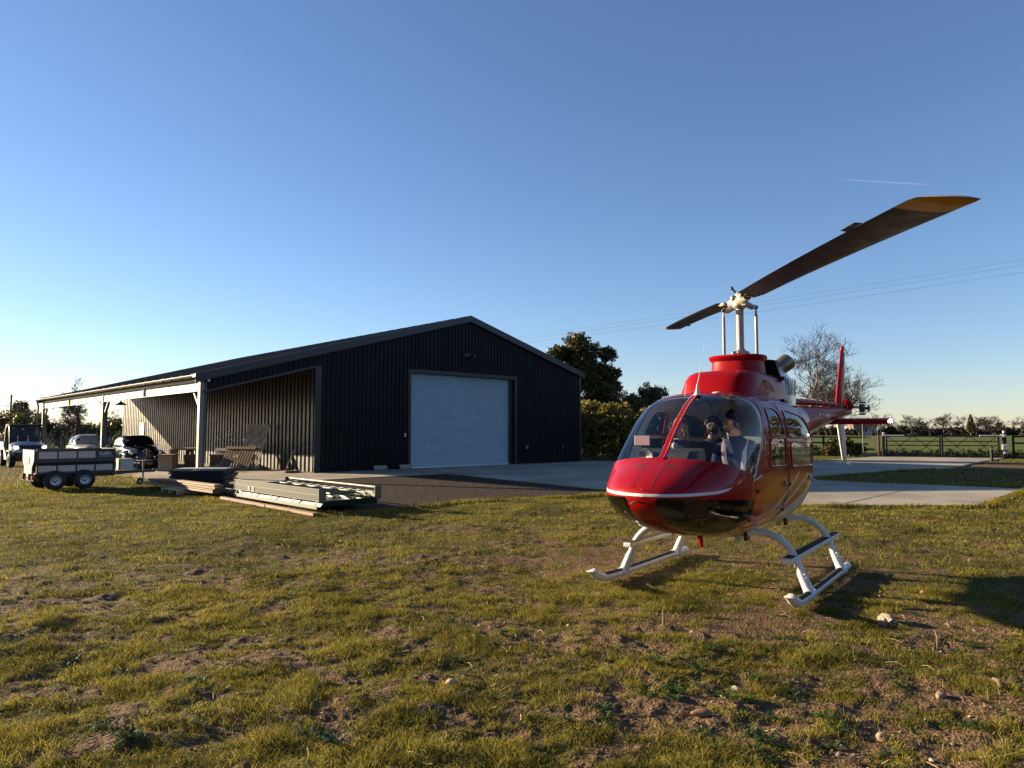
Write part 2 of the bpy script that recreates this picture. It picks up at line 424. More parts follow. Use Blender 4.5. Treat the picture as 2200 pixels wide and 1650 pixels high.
edge = np.minimum(polydist(verts[:, 0], verts[:, 1], CONC), polydist(verts[:, 0], verts[:, 1], GRAV)); dm_ = np.maximum(dm_, np.clip(0.55 - edge*3.0, 0, 0.55)*(edge > 0))
attr(g, 'dirt', dm_); attr(g, 'field', np.clip((verts[:, 1]*0.8 + verts[:, 0]*0.6 - 46)/4, 0, 1)*(verts[:, 1] > 0))

# paved sheets
def sheet(name, poly, z, m, cell=None):
    import bmesh
    bm = bmesh.new(); vs = [bm.verts.new((x, y, z)) for x, y in poly]; f = bm.faces.new(vs)
    if f.normal.z < 0: f.normal_flip()
    r = bmesh.ops.extrude_face_region(bm, geom=[f]); 
    for e in r['geom']:
        if isinstance(e, bmesh.types.BMVert): e.co.z -= 0.14
    bmesh.ops.triangulate(bm, faces=bm.faces)
    bmesh.ops.recalc_face_normals(bm, faces=bm.faces)
    me = bpy.data.meshes.new(name); bm.to_mesh(me); bm.free(); me.materials.append(m)
    o = bpy.data.objects.new(name, me); col.objects.link(o); return tag(o, kind='structure')
def groundmat(name, c1, c2, s1, bump, bs, rough=0.85, vor=None, joints=False, c3=None):
    m = bpy.data.materials.new(name); m.use_nodes = True; t = m.node_tree; b = t.nodes['Principled BSDF']
    tc = N(t, 'ShaderNodeTexCoord'); nz = N(t, 'ShaderNodeTexNoise'); nz.inputs['Scale'].default_value = s1; nz.inputs['Detail'].default_value = 9; nz.inputs['Roughness'].default_value = 0.7
    t.links.new(tc.outputs['Object'], nz.inputs['Vector'])
    cc = mixc(t, mrange(t, nz.outputs['Fac'], 0.33, 0.68), c1, c2)
    if c3:
        n4 = N(t, 'ShaderNodeTexNoise'); n4.inputs['Scale'].default_value = 0.35; n4.inputs['Detail'].default_value = 5; t.links.new(tc.outputs['Object'], n4.inputs['Vector'])
        cc = mixc(t, mrange(t, n4.outputs['Fac'], 0.40, 0.60, 0, 0.9), cc, c3)
    bp = N(t, 'ShaderNodeBump'); bp.inputs['Strength'].default_value = bump; bp.inputs['Distance'].default_value = 0.02
    if vor:
        v = N(t, 'ShaderNodeTexVoronoi'); v.inputs['Scale'].default_value = vor; t.links.new(tc.outputs['Object'], v.inputs['Vector'])
        cc = mixc(t, mrange(t, v.outputs['Color'], 0.35, 1.0, 0, 0.75), cc, tuple(min(1, q*2.6) for q in c2))
        t.links.new(v.outputs['Distance'], bp.inputs['Height'])
    else:
        n5 = N(t, 'ShaderNodeTexNoise'); n5.inputs['Scale'].default_value = bs; n5.inputs['Detail'].default_value = 6; t.links.new(tc.outputs['Object'], n5.inputs['Vector'])
        t.links.new(n5.outputs['Fac'], bp.inputs['Height'])
    t.links.new(cc, b.inputs['Base Color']); t.links.new(bp.outputs[0], b.inputs['Normal']); b.inputs['Roughness'].default_value = rough
    b.inputs['Specular IOR Level'].default_value = 0.06 if vor else 0.25
    return m
M_CONC = groundmat('brushed_concrete', (0.30, 0.262, 0.205), (0.43, 0.378, 0.295), 2.2, 0.25, 90, 0.9, c3=(0.235, 0.205, 0.16))
M_GRAV = groundmat('dark_planings', (0.018, 0.0145, 0.012), (0.050, 0.038, 0.030), 9, 1.0, 60, 0.95, vor=24)
sheet('concrete_apron', CONC, 0.03, M_CONC)
sheet('gravel_area', GRAV, 0.004, M_GRAV)
# saw-cut joints in the slab
jm = mat('joint_sealant', (0.05, 0.045, 0.04), 0.9)
j = MB()
def strip(j, a, b_, w, z=0.0345):
    a = Vector((*a, 0)); b_ = Vector((*b_, 0)); d = (b_-a).normalized(); q = Vector((-d.y, d.x, 0))*w/2
    j.add([tuple((a-q) + Vector((0,0,z))), tuple((b_-q) + Vector((0,0,z))), tuple((b_+q) + Vector((0,0,z))), tuple((a+q) + Vector((0,0,z)))], [(0, 1, 2, 3)])
strip(j, UV2(-4.9, -3.6), UV2(-4.9, 25), 0.02); strip(j, UV2(0.1, -3.5), UV2(0.1, -0.1), 0.015); strip(j, UV2(3.55, -3.4), UV2(15.5, -3.4), 0.02)
strip(j, UV2(9.5, -0.2), UV2(9.5, -13), 0.02); strip(j, UV2(3.7, -9.5), UV2(11.5, -9.5), 0.02); strip(j, (7.2, 15.6), (10.9, 19.6), 0.03)
strip(j, UV2(-5.6, 6), UV2(-0.1, 6), 0.02); strip(j, UV2(-5.6, 0), UV2(-0.1, 0), 0.02)
tag(j.build('concrete_joints', jm, fix=False), kind='structure')
# ------------------------------------------------------------------ the barn
CLAD = mat('anthracite_cladding', (0.0085, 0.0082, 0.0080), 0.5, var=0.2, vscale=1.5, rvar=0.06, spec=0.14)
CLADS = mat('sunlit_cladding', (0.030, 0.028, 0.025), 0.38, var=0.2, vscale=2.5, rvar=0.06, spec=0.5)  # lit copy of the gable cladding, sunlight put into its paler colour
CLAD2 = mat('anthracite_trim', (0.010, 0.0105, 0.012), 0.38, var=0.1, vscale=2)
ROOFM = mat('dark_roof_sheet', (0.022, 0.021, 0.022), 0.6, var=0.25, vscale=0.8, bump=0.1, bscale=5)
GALV = mat('galvanised_steel', (0.20, 0.195, 0.18), 0.42, metal=0.35, var=0.10, vscale=9, rvar=0.08)
CREAM = mat('pale_galvanised_beam', (0.21, 0.17, 0.105), 0.55, metal=0.0, var=0.12, vscale=5)
SHUT = mat('galvanised_shutter', (0.50, 0.60, 0.62), 0.35, metal=0.55, var=0.06, vscale=3, rvar=0.05)
BLACKP = mat('black_plastic', (0.012, 0.012, 0.013), 0.4)
WHITEP = mat('white_plastic', (0.58, 0.58, 0.56), 0.4)
W_, LEN = 15.4, 25.4; UA, ZA, ZE = 7.6, 6.85, 4.70; UL = -4.45; SL = (ZA - ZE)/(W_ - UA)
D1, D2, DZ = 4.37, 10.51, 4.14
def zr(u): return ZA - SL*abs(u - UA)          # roof underside line
barn = thing('barn', 'large black corrugated steel barn with an open lean-to and a silver roller door', 'barn', tuple(BO), BRZ)
def profile(u0, u1, pitch=0.2, depth=0.032, groove=0.036):
    """list of (u, depth) corners of box-profile sheeting"""
    out = []; k = math.floor(u0/pitch)
    c = k*pitch
    while c < u1 + pitch:
        for du, dp in ((0.0, 0), (pitch-groove-0.03, 0), (pitch-groove-0.012, depth), (pitch-0.012, depth)): out.append((c+du, dp))
        c += pitch
    out = [(u, d) for u, d in out if u0 < u < u1]
    return [(u0, 0)] + out + [(u1, 0)]
def cladwall(mb, u0, u1, zlo, zhi, to3, pitch=0.2, depth=0.032, groove=0.036):
    pr = profile(u0, u1, pitch, depth, groove)
    for (a, da), (b_, db) in zip(pr[:-1], pr[1:]):
        mb.add([to3(a, da, zlo(a)), to3(b_, db, zlo(b_)), to3(b_, db, zhi(b_)), to3(a, da, zhi(a))], [(0, 1, 2, 3)])
front = lambda u, d, z: (u, d, z)
w = MB()
zo = lambda u: 3.03 + (4.13 - 3.03)*(u - (-4.1))/4.1      # top of the lean-to opening
cladwall(w, -4.35, -0.05, zo, lambda u: zr(u)-0.02, front)
cladwall(w, -0.05, D1, lambda u: 0.05, lambda u: zr(u)-0.02, front)
cladwall(w, D1, D2, lambda u: DZ, lambda u: min(zr(u), ZA)-0.02, front)
cladwall(w, D2, W_, lambda u: 0.05, lambda u: zr(u)-0.02, front)
w.build('gable_wall', CLAD, barn, fix=False)
w = MB()   # side wall under the lean-to, faces -x ; deep ribs
cladwall(w, 0.03, LEN, lambda v: 0.05, lambda v: zr(0)-0.03, lambda v, d, z: (0.0 + d, v, z), 0.333, 0.075, 0.14)
w.build('side_wall', CLADS, barn, fix=False)
w = MB(); cladwall(w, 0.0, LEN, lambda v: 0.05, lambda v: zr(W_)-0.03, lambda v, d, z: (W_ - d, v, z))
w.build('side_wall', CLAD, barn, fix=False)
w = MB(); cladwall(w, 0, W_, lambda u: 0.05, lambda u: zr(u)-0.02, lambda u, d, z: (u, LEN - d, z)); cladwall(w, -4.35, 0, zo, lambda u: zr(u)-0.02, lambda u, d, z: (u, LEN-d, z))
w.build('rear_wall', CLAD, barn, fix=False)
# flashings
w = MB()
w.box(-0.11, 0.16, -0.012, 0.01, 0.03, 4.13); w.box(-0.012, 0.0, 0.012, 0.20, 0.03, 4.1)
w.box(W_-0.02, W_+0.012, -0.012, 0.2, 0.03, ZE-0.05); w.box(W_-0.16, W_-0.02, -0.012, -0.002, 0.03, ZE-0.02)
for a in (D1, D2):
    s = -1 if a == D1 else 1
    w.box(min(a, a+s*0.14), max(a, a+s*0.14), -0.014, -0.002, 0.03, DZ+0.14)
w.box(D1, D2, -0.014, -0.002, DZ, DZ+0.14)
w.box(D1-0.005, D1+0.012, -0.002, 0.26, 0.03, DZ); w.box(D2-0.012, D2+0.005, -0.002, 0.26, 0.03, DZ); w.box(D1+0.012, D2-0.012, -0.002, 0.26, DZ-0.012, DZ+0.002)
# trim along the sloping top of the lean-to opening and the drip along the wall foot
n = Vector((4.1, 0, zo(0)-zo(-4.1)))
w.add([(-4.35, -0.012, zo(-4.35)-0.05), (-0.05, -0.012, zo(-0.05)-0.05), (-0.05, -0.012, zo(-0.05)+0.03), (-4.35, -0.012, zo(-4.35)+0.03),
       (-4.35, 0.12, zo(-4.35)-0.05), (-0.05, 0.12, zo(-0.05)-0.05)], [(0, 1, 2, 3), (0, 4, 5, 1)])
w.pieces('corner_flashing', CLAD2, barn, fix=False)
def slab_along(mb, u0, z0, u1, z1, y0, y1, th, mat_=0):
    mb.add([(u0, y0, z0), (u1, y0, z1), (u1, y1, z1), (u0, y1, z0), (u0, y0, z0+th), (u1, y0, z1+th), (u1, y1, z1+th), (u0, y1, z0+th)],
           [(0,3,2,1),(4,5,6,7),(0,1,5,4),(1,2,6,5),(2,3,7,6),(3,0,4,7)], mat_)
for (u0, u1) in ((-4.62, UA), (UA, W_+0.2)):
    rf = MB(); slab_along(rf, u0, zr(u0), u1, zr(u1), -0.12, LEN+0.12, 0.06)
    k = int(LEN/1.0)
    for i in range(k+1):      # standing ribs running down the slope
        y = i*1.0 + 0.2
        slab_along(rf, u0, zr(u0)+0.06, u1, zr(u1)+0.06, y, y+0.05, 0.035)
    rf.build('roof', ROOFM, barn)
bb = MB()
for (u0, u1) in ((-4.62, UA), (UA, W_+0.2)):
    slab_along(bb, u0, zr(u0)-0.20, u1, zr(u1)-0.20, -0.14, -0.122, 0.275)
    slab_along(bb, u0, zr(u0)+0.075, u1, zr(u1)+0.075, -0.14, 0.06, 0.012)
    slab_along(bb, u0, zr(u0)-0.20, u1, zr(u1)-0.20, LEN+0.122, LEN+0.14, 0.275)
bb.pieces('bargeboard', CLAD2, barn)
# half-round gutter on brackets along the low eave
GUT = mat('grey_gutter', (0.10, 0.098, 0.09), 0.32, metal=0.2, rvar=0.1, vscale=4)
gt = MB(); zg = zr(-4.55)
prof = [(-4.68 + 0.075*math.cos(a), zg - 0.01 + 0.075*math.sin(a)) for a in np.linspace(math.pi, 2*math.pi, 9)]
prof2 = [(-4.68 + 0.067*math.cos(a), zg - 0.01 + 0.067*math.sin(a)) for a in np.linspace(2*math.pi, math.pi, 9)]
gt.prism([(a, b_) for a, b_ in prof + prof2], -0.15, LEN+0.15, axis='y')
gutter = gt.build('gutter', GUT, barn, smooth=40)
gb = MB()
for i in range(27):
    y = -0.1 + i*0.985
    q = [(-4.68 + 0.088*math.cos(a), zg - 0.01 + 0.088*math.sin(a)) for a in np.linspace(math.pi, 2*math.pi, 9)]
    q2 = [(-4.68 + 0.077*math.cos(a), zg - 0.01 + 0.077*math.sin(a)) for a in np.linspace(2*math.pi, math.pi, 9)]
    gb.prism(q+q2, y, y+0.06, axis='y')
gb.pieces('gutter_bracket', mat('bracket_black', (0.02, 0.02, 0.02), 0.5), gutter)
dp = MB(); dp.tube([(-4.68, LEN+0.05, zg-0.08), (-4.68, LEN+0.05, zg-0.2), (-4.62, LEN+0.02, zg-0.35), (-4.62, LEN+0.02, 0.1)], 0.045, 10)
dp.build('downpipe', mat('downpipe_black', (0.02, 0.02, 0.02), 0.4), barn, smooth=50)
# eave purlin and header beams, posts, knee braces
hb = MB()
hb.box(-4.44, -4.40, 0.05, LEN-0.05, zg-0.19, zg-0.09)
hb.build('eave_rail', GALV, barn)
PV = [0.0, 12.1, 25.2]
for a, b_ in zip(PV[:-1], PV[1:]):
    q = MB(); mid = (a+b_)/2; z0, z1 = 2.98, 3.33
    q.box(-4.40, -4.392, a+0.16, b_-0.16, z0+0.012, z1-0.012)                  # web
    q.box(-4.46, -4.33, a+0.16, b_-0.16, z0, z0+0.012, 1); q.box(-4.46, -4.33, a+0.16, b_-0.16, z1-0.012, z1, 1)
    for yy in (mid-0.09, mid+0.03): q.box(-4.455, -4.335, yy, yy+0.02, z0+0.012, z1-0.012, 1)
    q.box(-4.412, -4.40, mid-0.1, mid+0.1, z0+0.012, z1-0.012, 2)
    q.build('header_beam', [CREAM, GALV, mat('splice_plate', (0.16, 0.155, 0.15), 0.5, metal=0.3)], barn)
for i, v in enumerate(PV):
    q = MB(); u = -4.33; h = 3.35
    q.box(u-0.11, u-0.098, v-0.09, v+0.09, 0.02, h); q.box(u+0.098, u+0.11, v-0.09, v+0.09, 0.02, h); q.box(u-0.098, u+0.098, v-0.006, v+0.006, 0.02, h)
    q.box(u-0.17, u+0.17, v-0.16, v+0.16, 0.012+0.02, 0.05)
    p = q.build('post', GALV, barn)
    q = MB()
    for s in (-1, 1):
        if (i == 0 and s < 0) or (i == 2 and s > 0): continue
        a = Vector((u, v+s*0.12, 2.42)); b_ = Vector((u, v+s*0.66, 2.97)); d = (b_-a).normalized(); nn = Vector((0, -d.z, d.y))
        for off in (-0.05, 0.05):
            c = [a + Vector((off-0.006, 0, 0)), b_ + Vector((off-0.006, 0, 0)), b_ + Vector((off+0.006, 0, 0)), a + Vector((off+0.006, 0, 0))]
            q.add([tuple(x + nn*0.035) for x in c] + [tuple(x - nn*0.035) for x in c], [(0,1,2,3),(7,6,5,4),(0,4,5,1),(1,5,6,2),(2,6,7,3),(3,7,4,0)])
        c = [a + Vector((-0.05, 0, 0)), b_ + Vector((-0.05, 0, 0)), b_ + Vector((0.05, 0, 0)), a + Vector((0.05, 0, 0))]
        q.add([tuple(x + nn*0.036) for x in c] + [tuple(x + nn*0.028) for x in c], [(0,1,2,3),(7,6,5,4),(0,4,5,1),(1,5,6,2),(2,6,7,3),(3,7,4,0)])
    q.pieces('knee_brace', GALV, p)
# rafters and purlins under the lean-to roof
q = MB()
for v in PV: slab_along(q, -4.3, zr(-4.3)-0.26, -0.1, zr(-0.1)-0.26, v-0.05+(0.2 if v == 0 else 0), v+0.05+(0.2 if v == 0 else 0), 0.2)
for u in (-3.4, -2.3, -1.2): q.box(u-0.03, u+0.03, 0.3, LEN-0.3, zr(u)-0.17, zr(u)-0.03)
q.pieces('roof_purlin', mat('painted_steel_dark', (0.05, 0.05, 0.05), 0.5), barn)
# roller door: curved laths
q = MB(); pitch = 0.082; y = 0.20; nl = int((DZ-0.03)/pitch); pts = []
for i in range(nl+1):
    z0 = 0.04 + i*pitch
    for a, dy in ((0, 0.006), (0.10, -0.010), (0.5, -0.028), (0.90, -0.010)): pts.append((y+dy, z0 + a*pitch))
pts = [(a, z) for a, z in pts if z < DZ-0.01] + [(y, DZ-0.01)]
for (ya, za), (yb, zb) in zip(pts[:-1], pts[1:]):
    q.add([(D1+0.05, ya, za), (D2-0.05, ya, za), (D2-0.05, yb, zb), (D1+0.05, yb, zb)], [(0, 1, 2, 3)])
q.box(D1+0.05, D2-0.05, 0.16, 0.215, 0.032, 0.075)
rd = q.build('roller_door', SHUT, barn, fix=False, merge=True, smooth=50)
q = MB()
for a, b_ in ((D1+0.013, D1+0.075), (D2-0.24, D2-0.013)): q.box(a, b_, 0.13, 0.25, 0.035, DZ-0.02)
q.pieces('door_guide', CLAD2, rd)
# small fittings on the front
q = MB(); q.box(4.04, 4.10, -0.05, -0.003, 1.38, 1.54); q.box(4.05, 4.09, -0.06, -0.05, 1.44, 1.5); q.build('door_control_box', WHITEP, barn)
q = MB(); q.box(11.15, 11.40, -0.06, -0.003, 0.86, 0.98); q.box(11.2, 11.26, -0.07, -0.06, 0.78, 0.84, 1); q.box(11.3, 11.36, -0.07, -0.06, 0.78, 0.84, 1); q.build('socket_box', [BLACKP, WHITEP], barn)
q = MB(); q.cyl((13.9, -0.06, 0.85), (13.9, 0, 0.85), 0.05, n=10); q.cyl((13.9, -0.075, 0.85), (13.9, -0.06, 0.85), 0.02, n=8, mat=1); q.build('outside_tap', [BLACKP, WHITEP], barn)
q = MB()
for s in (-1, 1):
    q.M = Matrix.Translation((7.52 + s*0.24, -0.18, 5.08)) @ Matrix.Rotation(s*0.45, 4, 'Z') @ Matrix.Rotation(0.5, 4, 'X')
    q.bbox(-0.11, 0.11, -0.03, 0.03, -0.08, 0.08, 0.01); q.box(-0.09, 0.09, -0.034, -0.031, -0.06, 0.06, 1)
q.M = Matrix.Identity(4); q.box(7.30, 7.74, -0.11, -0.08, 5.10, 5.14); q.box(7.46, 7.58, -0.09, -0.003, 5.05, 5.19); q.sphere((7.52, -0.13, 5.0), 0.05, 10, 6)
q.build('floodlight', [BLACKP, mat('lamp_glass', (0.12, 0.12, 0.11), 0.15)], barn)
q = MB(); q.M = Matrix.Translation((-4.2, -0.16, 3.35)); q.bbox(-0.06, 0.06, -0.07, 0.05, -0.06, 0.06, 0.01); q.cyl((0.0, -0.075, 0), (0, -0.07, 0), 0.04, n=12, mat=1); q.build('security_camera', [BLACKP, WHITEP], barn)
q = MB(); q.box(-0.03, -0.005, 20.9, 21.9, 0.05, 2.12, 0); q.box(-0.05, -0.03, 20.86, 20.92, 0.05, 2.16, 1); q.box(-0.05, -0.03, 21.88, 21.94, 0.05, 2.16, 1); q.box(-0.05, -0.03, 20.92, 21.88, 2.10, 2.16, 1)
sdr = q.build('side_door', [mat('grey_door', (0.055, 0.053, 0.045), 0.5, var=0.1), CLAD2], barn); q = MB(); q.tube([(-0.06, 21.05, 1.05), (-0.09, 21.05, 1.05), (-0.09, 21.18, 1.05)], 0.01, 6); q.build('door_handle', GALV, sdr)
# hanging barn lamp
lp = thing('hanging_lamp', 'black dome lamp hanging under the lean-to eave beside the middle post', 'lamp', UV(-2.2, 17.6, 0), BRZ)
q = MB(); q.lathe([(0.03, 3.26), (0.05, 3.22), (0.10, 3.17), (0.26, 3.08), (0.30, 3.04), (0.29, 3.04), (0.25, 3.07), (0.09, 3.155), (0.0, 3.16)], 20); q.build('lamp_shade', BLACKP, lp, smooth=40)
q = MB(); q.tube([(0, 0, 3.24), (0, 0, 3.62)], 0.012, 6); q.build('lamp_rod', BLACKP, lp)
# stone-coloured slabs leaning on the foot of the gable
for k, (u, lab) in enumerate(((2.78, 'pale slab leaning on the black wall foot, farther from the roller door'), (4.02, 'pale slab leaning on the black wall foot right beside the roller door'))):
    o = MB(Matrix.Rotation(-0.55, 4, 'X')); o.bbox(-0.31, 0.31, -0.03, 0.0, 0.0, 0.2, 0.006)
    o = tag(o.build('paving_slab', mat('pale_slab', (0.24, 0.23, 0.20), 0.8, var=0.15, bump=0.3)), lab, 'slab', 'slabs leaning at the foot of the gable')
    o.location = UV(u, -0.2, 0.04); o.rotation_euler = (0, 0, BRZ + (0.05 if k else -0.04))
# pebbles along the foot of the front wall
rp = np.random.default_rng(3); q = MB()
for i in range(900):
    u = rp.choice([rp.uniform(0.2, 4.6), rp.uniform(10.7, 15.8)]); v = -abs(rp.normal(0.0, 0.16)) - 0.05
    p = UV(u, v); r = rp.uniform(0.012, 0.03)
    q.sphere((p[0], p[1], 0.035), r, 5, 3, sc3=(1, 1, 0.7))
tag(q.build('pebbles', mat('wall_foot_pebbles', (0.16, 0.14, 0.12), 0.8, var=0.5, vscale=2.0), fix=False), 'loose pebbles strewn along the foot of the black gable wall', 'pebbles', kind='stuff')
# ------------------------------------------------------------------ the helicopter (local frame: x forward, y to its left, z up)
HPHI = R(35.5)
HF = Vector((-math.sin(HPHI), -math.cos(HPHI), 0)); HL = Vector((-HF.y, HF.x, 0))
HM = Vector((2.717, 8.396, 0.0)); HRZ = math.atan2(HF.y, HF.x)
heli = thing('helicopter', 'red and white helicopter with a two-blade rotor standing on white skids on the grass', 'helicopter', tuple(HM), HRZ)
def paint(name, c, rough=0.16, coat=0.55, metal=0.0, flake=None):
    m = mat(name, c, rough, metal=metal, coat=coat, bump=0.02, bscale=3)
    m.node_tree.nodes['Principled BSDF'].inputs['Coat IOR'].default_value = 1.48; m.node_tree.nodes['Principled BSDF'].inputs['Specular IOR Level'].default_value = 0.12
    return m
RED = paint('red_paint', (0.27, 0.0010, 0.0018), 0.42)
REDT = paint('red_tail_paint', (0.24, 0.0010, 0.0034), 0.5, coat=0.12)
REDT.node_tree.nodes['Principled BSDF'].inputs['Specular IOR Level'].default_value = 0.05
RED2 = paint('red_cowling_paint', (0.27, 0.0010, 0.0018), 0.45, coat=0.22)
WHITET = mat('white_tail_paint', (0.50, 0.49, 0.46), 0.5, var=0.08)
REDREFL = paint('red_paint_ground_reflection', (0.55, 0.105, 0.010), 0.22, coat=0.35, metal=0.65)  # red paint with the orange reflection of sunlit ground put into its colour
WHITE = paint('white_paint', (0.62, 0.61, 0.58), 0.3)
SILV = paint('silver_stripe_paint', (0.50, 0.46, 0.40), 0.3)
SKIDW = mat('white_skid_paint', (0.62, 0.62, 0.60), 0.35, var=0.06, vscale=14, coat=0.3)
TREAD = mat('black_grip_tape', (0.02, 0.02, 0.02), 0.85, bump=0.4, bscale=400)
GLASS = glassmat('clear_canopy', (0.93, 0.96, 0.97), 0.95, 0.0, 1.5)
DGLASS = glassmat('smoked_canopy', (0.28, 0.29, 0.28), 0.85, 0.0, 1.5)
SGLASS = glassmat('side_window_pane', (0.30, 0.34, 0.36), 0.85, 0.0, 1.55)
INTL = mat('pale_grey_lining', (0.46, 0.47, 0.44), 0.7, var=0.08, vscale=6)
INTD = mat('dark_trim', (0.018, 0.019, 0.022), 0.6, var=0.2)
BLK = mat('satin_black', (0.012, 0.012, 0.013), 0.35)
BLADE = mat('blade_grey_black', (0.0065, 0.0058, 0.0052), 0.5, var=0.3, vscale=6, rvar=0.1)
YEL = mat('blade_tip_yellow', (0.62, 0.30, 0.02), 0.45, var=0.1, vscale=6)
HUBW = mat('cream_hub_enamel', (0.30, 0.285, 0.245), 0.4, var=0.12, vscale=20)
STEEL = mat('machined_steel', (0.45, 0.44, 0.42), 0.3, metal=0.9)
EXH = mat('heat_stained_steel', (0.20, 0.16, 0.12), 0.38, metal=0.8, var=0.35, vscale=9)

TAB = np.array([
# s     ztop   zbot   w     zc    nt    nb
[ 2.80, 1.065, 1.035, 0.03, 1.05, 2.0, 2.0],
[ 2.77, 1.115, 0.955, 0.19, 1.05, 2.0, 2.0],
[ 2.68, 1.180, 0.880, 0.335, 1.05, 2.1, 2.1],
[ 2.55, 1.255, 0.810, 0.445, 1.05, 2.2, 2.2],
[ 2.32, 1.368, 0.725, 0.562, 1.06, 2.2, 2.3],
[ 2.10, 1.570, 0.665, 0.63, 1.07, 2.5, 2.4],
[ 1.90, 1.725, 0.620, 0.665, 1.08, 2.8, 2.5],
[ 1.70, 1.860, 0.590, 0.683, 1.10, 3.1, 2.5],
[ 1.50, 1.955, 0.560, 0.692, 1.12, 3.4, 2.5],
[ 1.30, 2.000, 0.540, 0.692, 1.15, 3.5, 2.5],
[ 1.00, 2.025, 0.520, 0.685, 1.18, 3.5, 2.5],
[ 0.50, 2.035, 0.510, 0.680, 1.20, 3.3, 2.5],
[ 0.00, 2.030, 0.510, 0.680, 1.20, 3.2, 2.5],
[-0.40, 2.010, 0.530, 0.665, 1.22, 3.0, 2.4],
[-0.80, 1.970, 0.640, 0.600, 1.30, 2.7, 2.3],
[-1.20, 1.940, 0.850, 0.480, 1.45, 2.4, 2.2],
[-1.60, 1.930, 1.120, 0.345, 1.58, 2.2, 2.1],
[-2.00, 1.960, 1.340, 0.255, 1.68, 2.0, 2.0],
[-2.40, 1.985, 1.470, 0.215, 1.74, 2.0, 2.0]])
def interp(tab, s):
    t = tab[::-1]; x = t[:, 0]; out = []
    for c in range(1, tab.shape[1]):
        y = t[:, c]; i = int(np.clip(np.searchsorted(x, s) - 1, 0, len(x) - 2))
        h = x[i+1]-x[i]; u = (s-x[i])/h
        d = lambda k: (y[k+1]-y[k])/(x[k+1]-x[k])
        def m(k):
            if k == 0: return d(0)
            if k == len(x)-1: return d(k-1)
            a, b_ = d(k-1), d(k)
            return 0 if a*b_ <= 0 else 2*a*b_/(a+b_)*1.0
        m0, m1 = m(i), m(i+1)
        out.append((2*u**3-3*u**2+1)*y[i] + (u**3-2*u**2+u)*h*m0 + (-2*u**3+3*u**2)*y[i+1] + (u**3-u**2)*h*m1)
    return out
def ring(s, nth=112, off=0.0):
    zt, zb, w, zc, nt, nb = interp(TAB, s); r = []
    for j in range(nth):
        th = 2*math.pi*(j + 0.5)/nth; c, q = math.cos(th), math.sin(th); n = nt if q > 0 else nb
        l = (w-off)*math.copysign(abs(c)**(2/n), c); hz = (zt-zc-off) if q > 0 else (zc-zb-off)
        r.append((s, l, zc + hz*math.copysign(abs(q)**(2/n), q)))
    return r
ss = [2.80 - 0.30*(1-math.cos(math.pi/2*i/12)) for i in range(12)] + list(np.arange(2.49, -0.5, -0.03)) + list(np.arange(-0.5, -2.41, -0.08))
rings = [ring(s) for s in ss]
polys = []
for a, b_ in zip(rings[:-1], rings[1:]):
    for j in range(len(a)):
        k = (j+1) % len(a); polys.append([a[j], b_[j], b_[k], a[k]])
polys.append(list(reversed(rings[0])))
def split(polys, f):
    ins, out = [], []
    for p in polys:
        v = [f(*q) for q in p]
        if max(v) <= 0: ins.append(p); continue
        if min(v) > 0: out.append(p); continue
        a, b_ = [], []
        for i in range(len(p)):
            j = (i+1) % len(p)
            (a if v[i] <= 0 else b_).append(p[i])
            if (v[i] <= 0) != (v[j] <= 0):
                t_ = v[i]/(v[i]-v[j]); q = tuple(p[i][c] + t_*(p[j][c]-p[i][c]) for c in range(3)); a.append(q); b_.append(q)
        if len(a) > 2: ins.append(a)
        if len(b_) > 2: out.append(b_)
    return ins, out
def smax(*a):
    k = 0.045; r = a[0]
    for x in a[1:]:
        h = max(k - abs(r-x), 0)/k; r = max(r, x) + h*h*k*0.25
    return r
PILZ = [1.0, 1.18, 1.34, 1.50, 1.72, 1.88, 1.96, 2.2]; PILS = [1.92, 1.77, 1.64, 1.52, 1.385, 1.345, 1.41, 1.43]
def spil(z): return float(np.interp(z, PILZ, PILS))
def f_wind(s, l, z): return smax(1.178 + (s-1.77)*0.335 - z, spil(z) + 0.05 - s, 0.026 - abs(l))
def f_pil(s, l, z): return max(1.170 - z, spil(z) + 0.008 - s, s - spil(z) - 0.085, z-1.93)
def f_chin(s, l, z): return smax(z - (1.0 + 0.045*(s-2.03)/0.8 - 0.005), 1.80 - s + 0.25*max(0, 0.40-abs(l)), 0.125 + 0.02*(2.8-s) - abs(l))
def rpoly(pts, r=0.04):
    n = len(pts); A = sum(pts[i][0]*pts[(i+1) % n][1]-pts[(i+1) % n][0]*pts[i][1] for i in range(n)); sg = 1 if A > 0 else -1
    E_ = []
    for i in range(n):
        x1, y1 = pts[i]; x2, y2 = pts[(i+1) % n]; dx, dy = x2-x1, y2-y1; L_ = math.hypot(dx, dy)
        E_.append((sg*dy/L_, -sg*dx/L_, sg*(dy*x1-dx*y1)/L_))
    def f(s, z):
        v = None; k = r
        for a, b_, c in E_:
            x = a*s + b_*z - c
            if v is None: v = x
            else:
                h = max(k-abs(v-x), 0)/k; v = max(v, x) + h*h*k*0.25
        return v
    return f
FRW = {'u': rpoly([(1.29, 1.56), (0.735, 1.56), (0.76, 1.79), (0.86, 1.845), (1.16, 1.83)], 0.05), 'l': rpoly([(1.38, 1.265), (0.735, 1.25), (0.73, 1.535), (1.30, 1.535)], 0.03),
       'ru': rpoly([(0.60, 1.545), (-0.56, 1.515), (-0.44, 1.68), (-0.22, 1.78), (0.52, 1.835)], 0.06), 'rl': rpoly([(0.52, 1.225), (-0.50, 1.215), (-0.55, 1.475), (0.535, 1.495)], 0.04)}
parts = {}
rest = polys
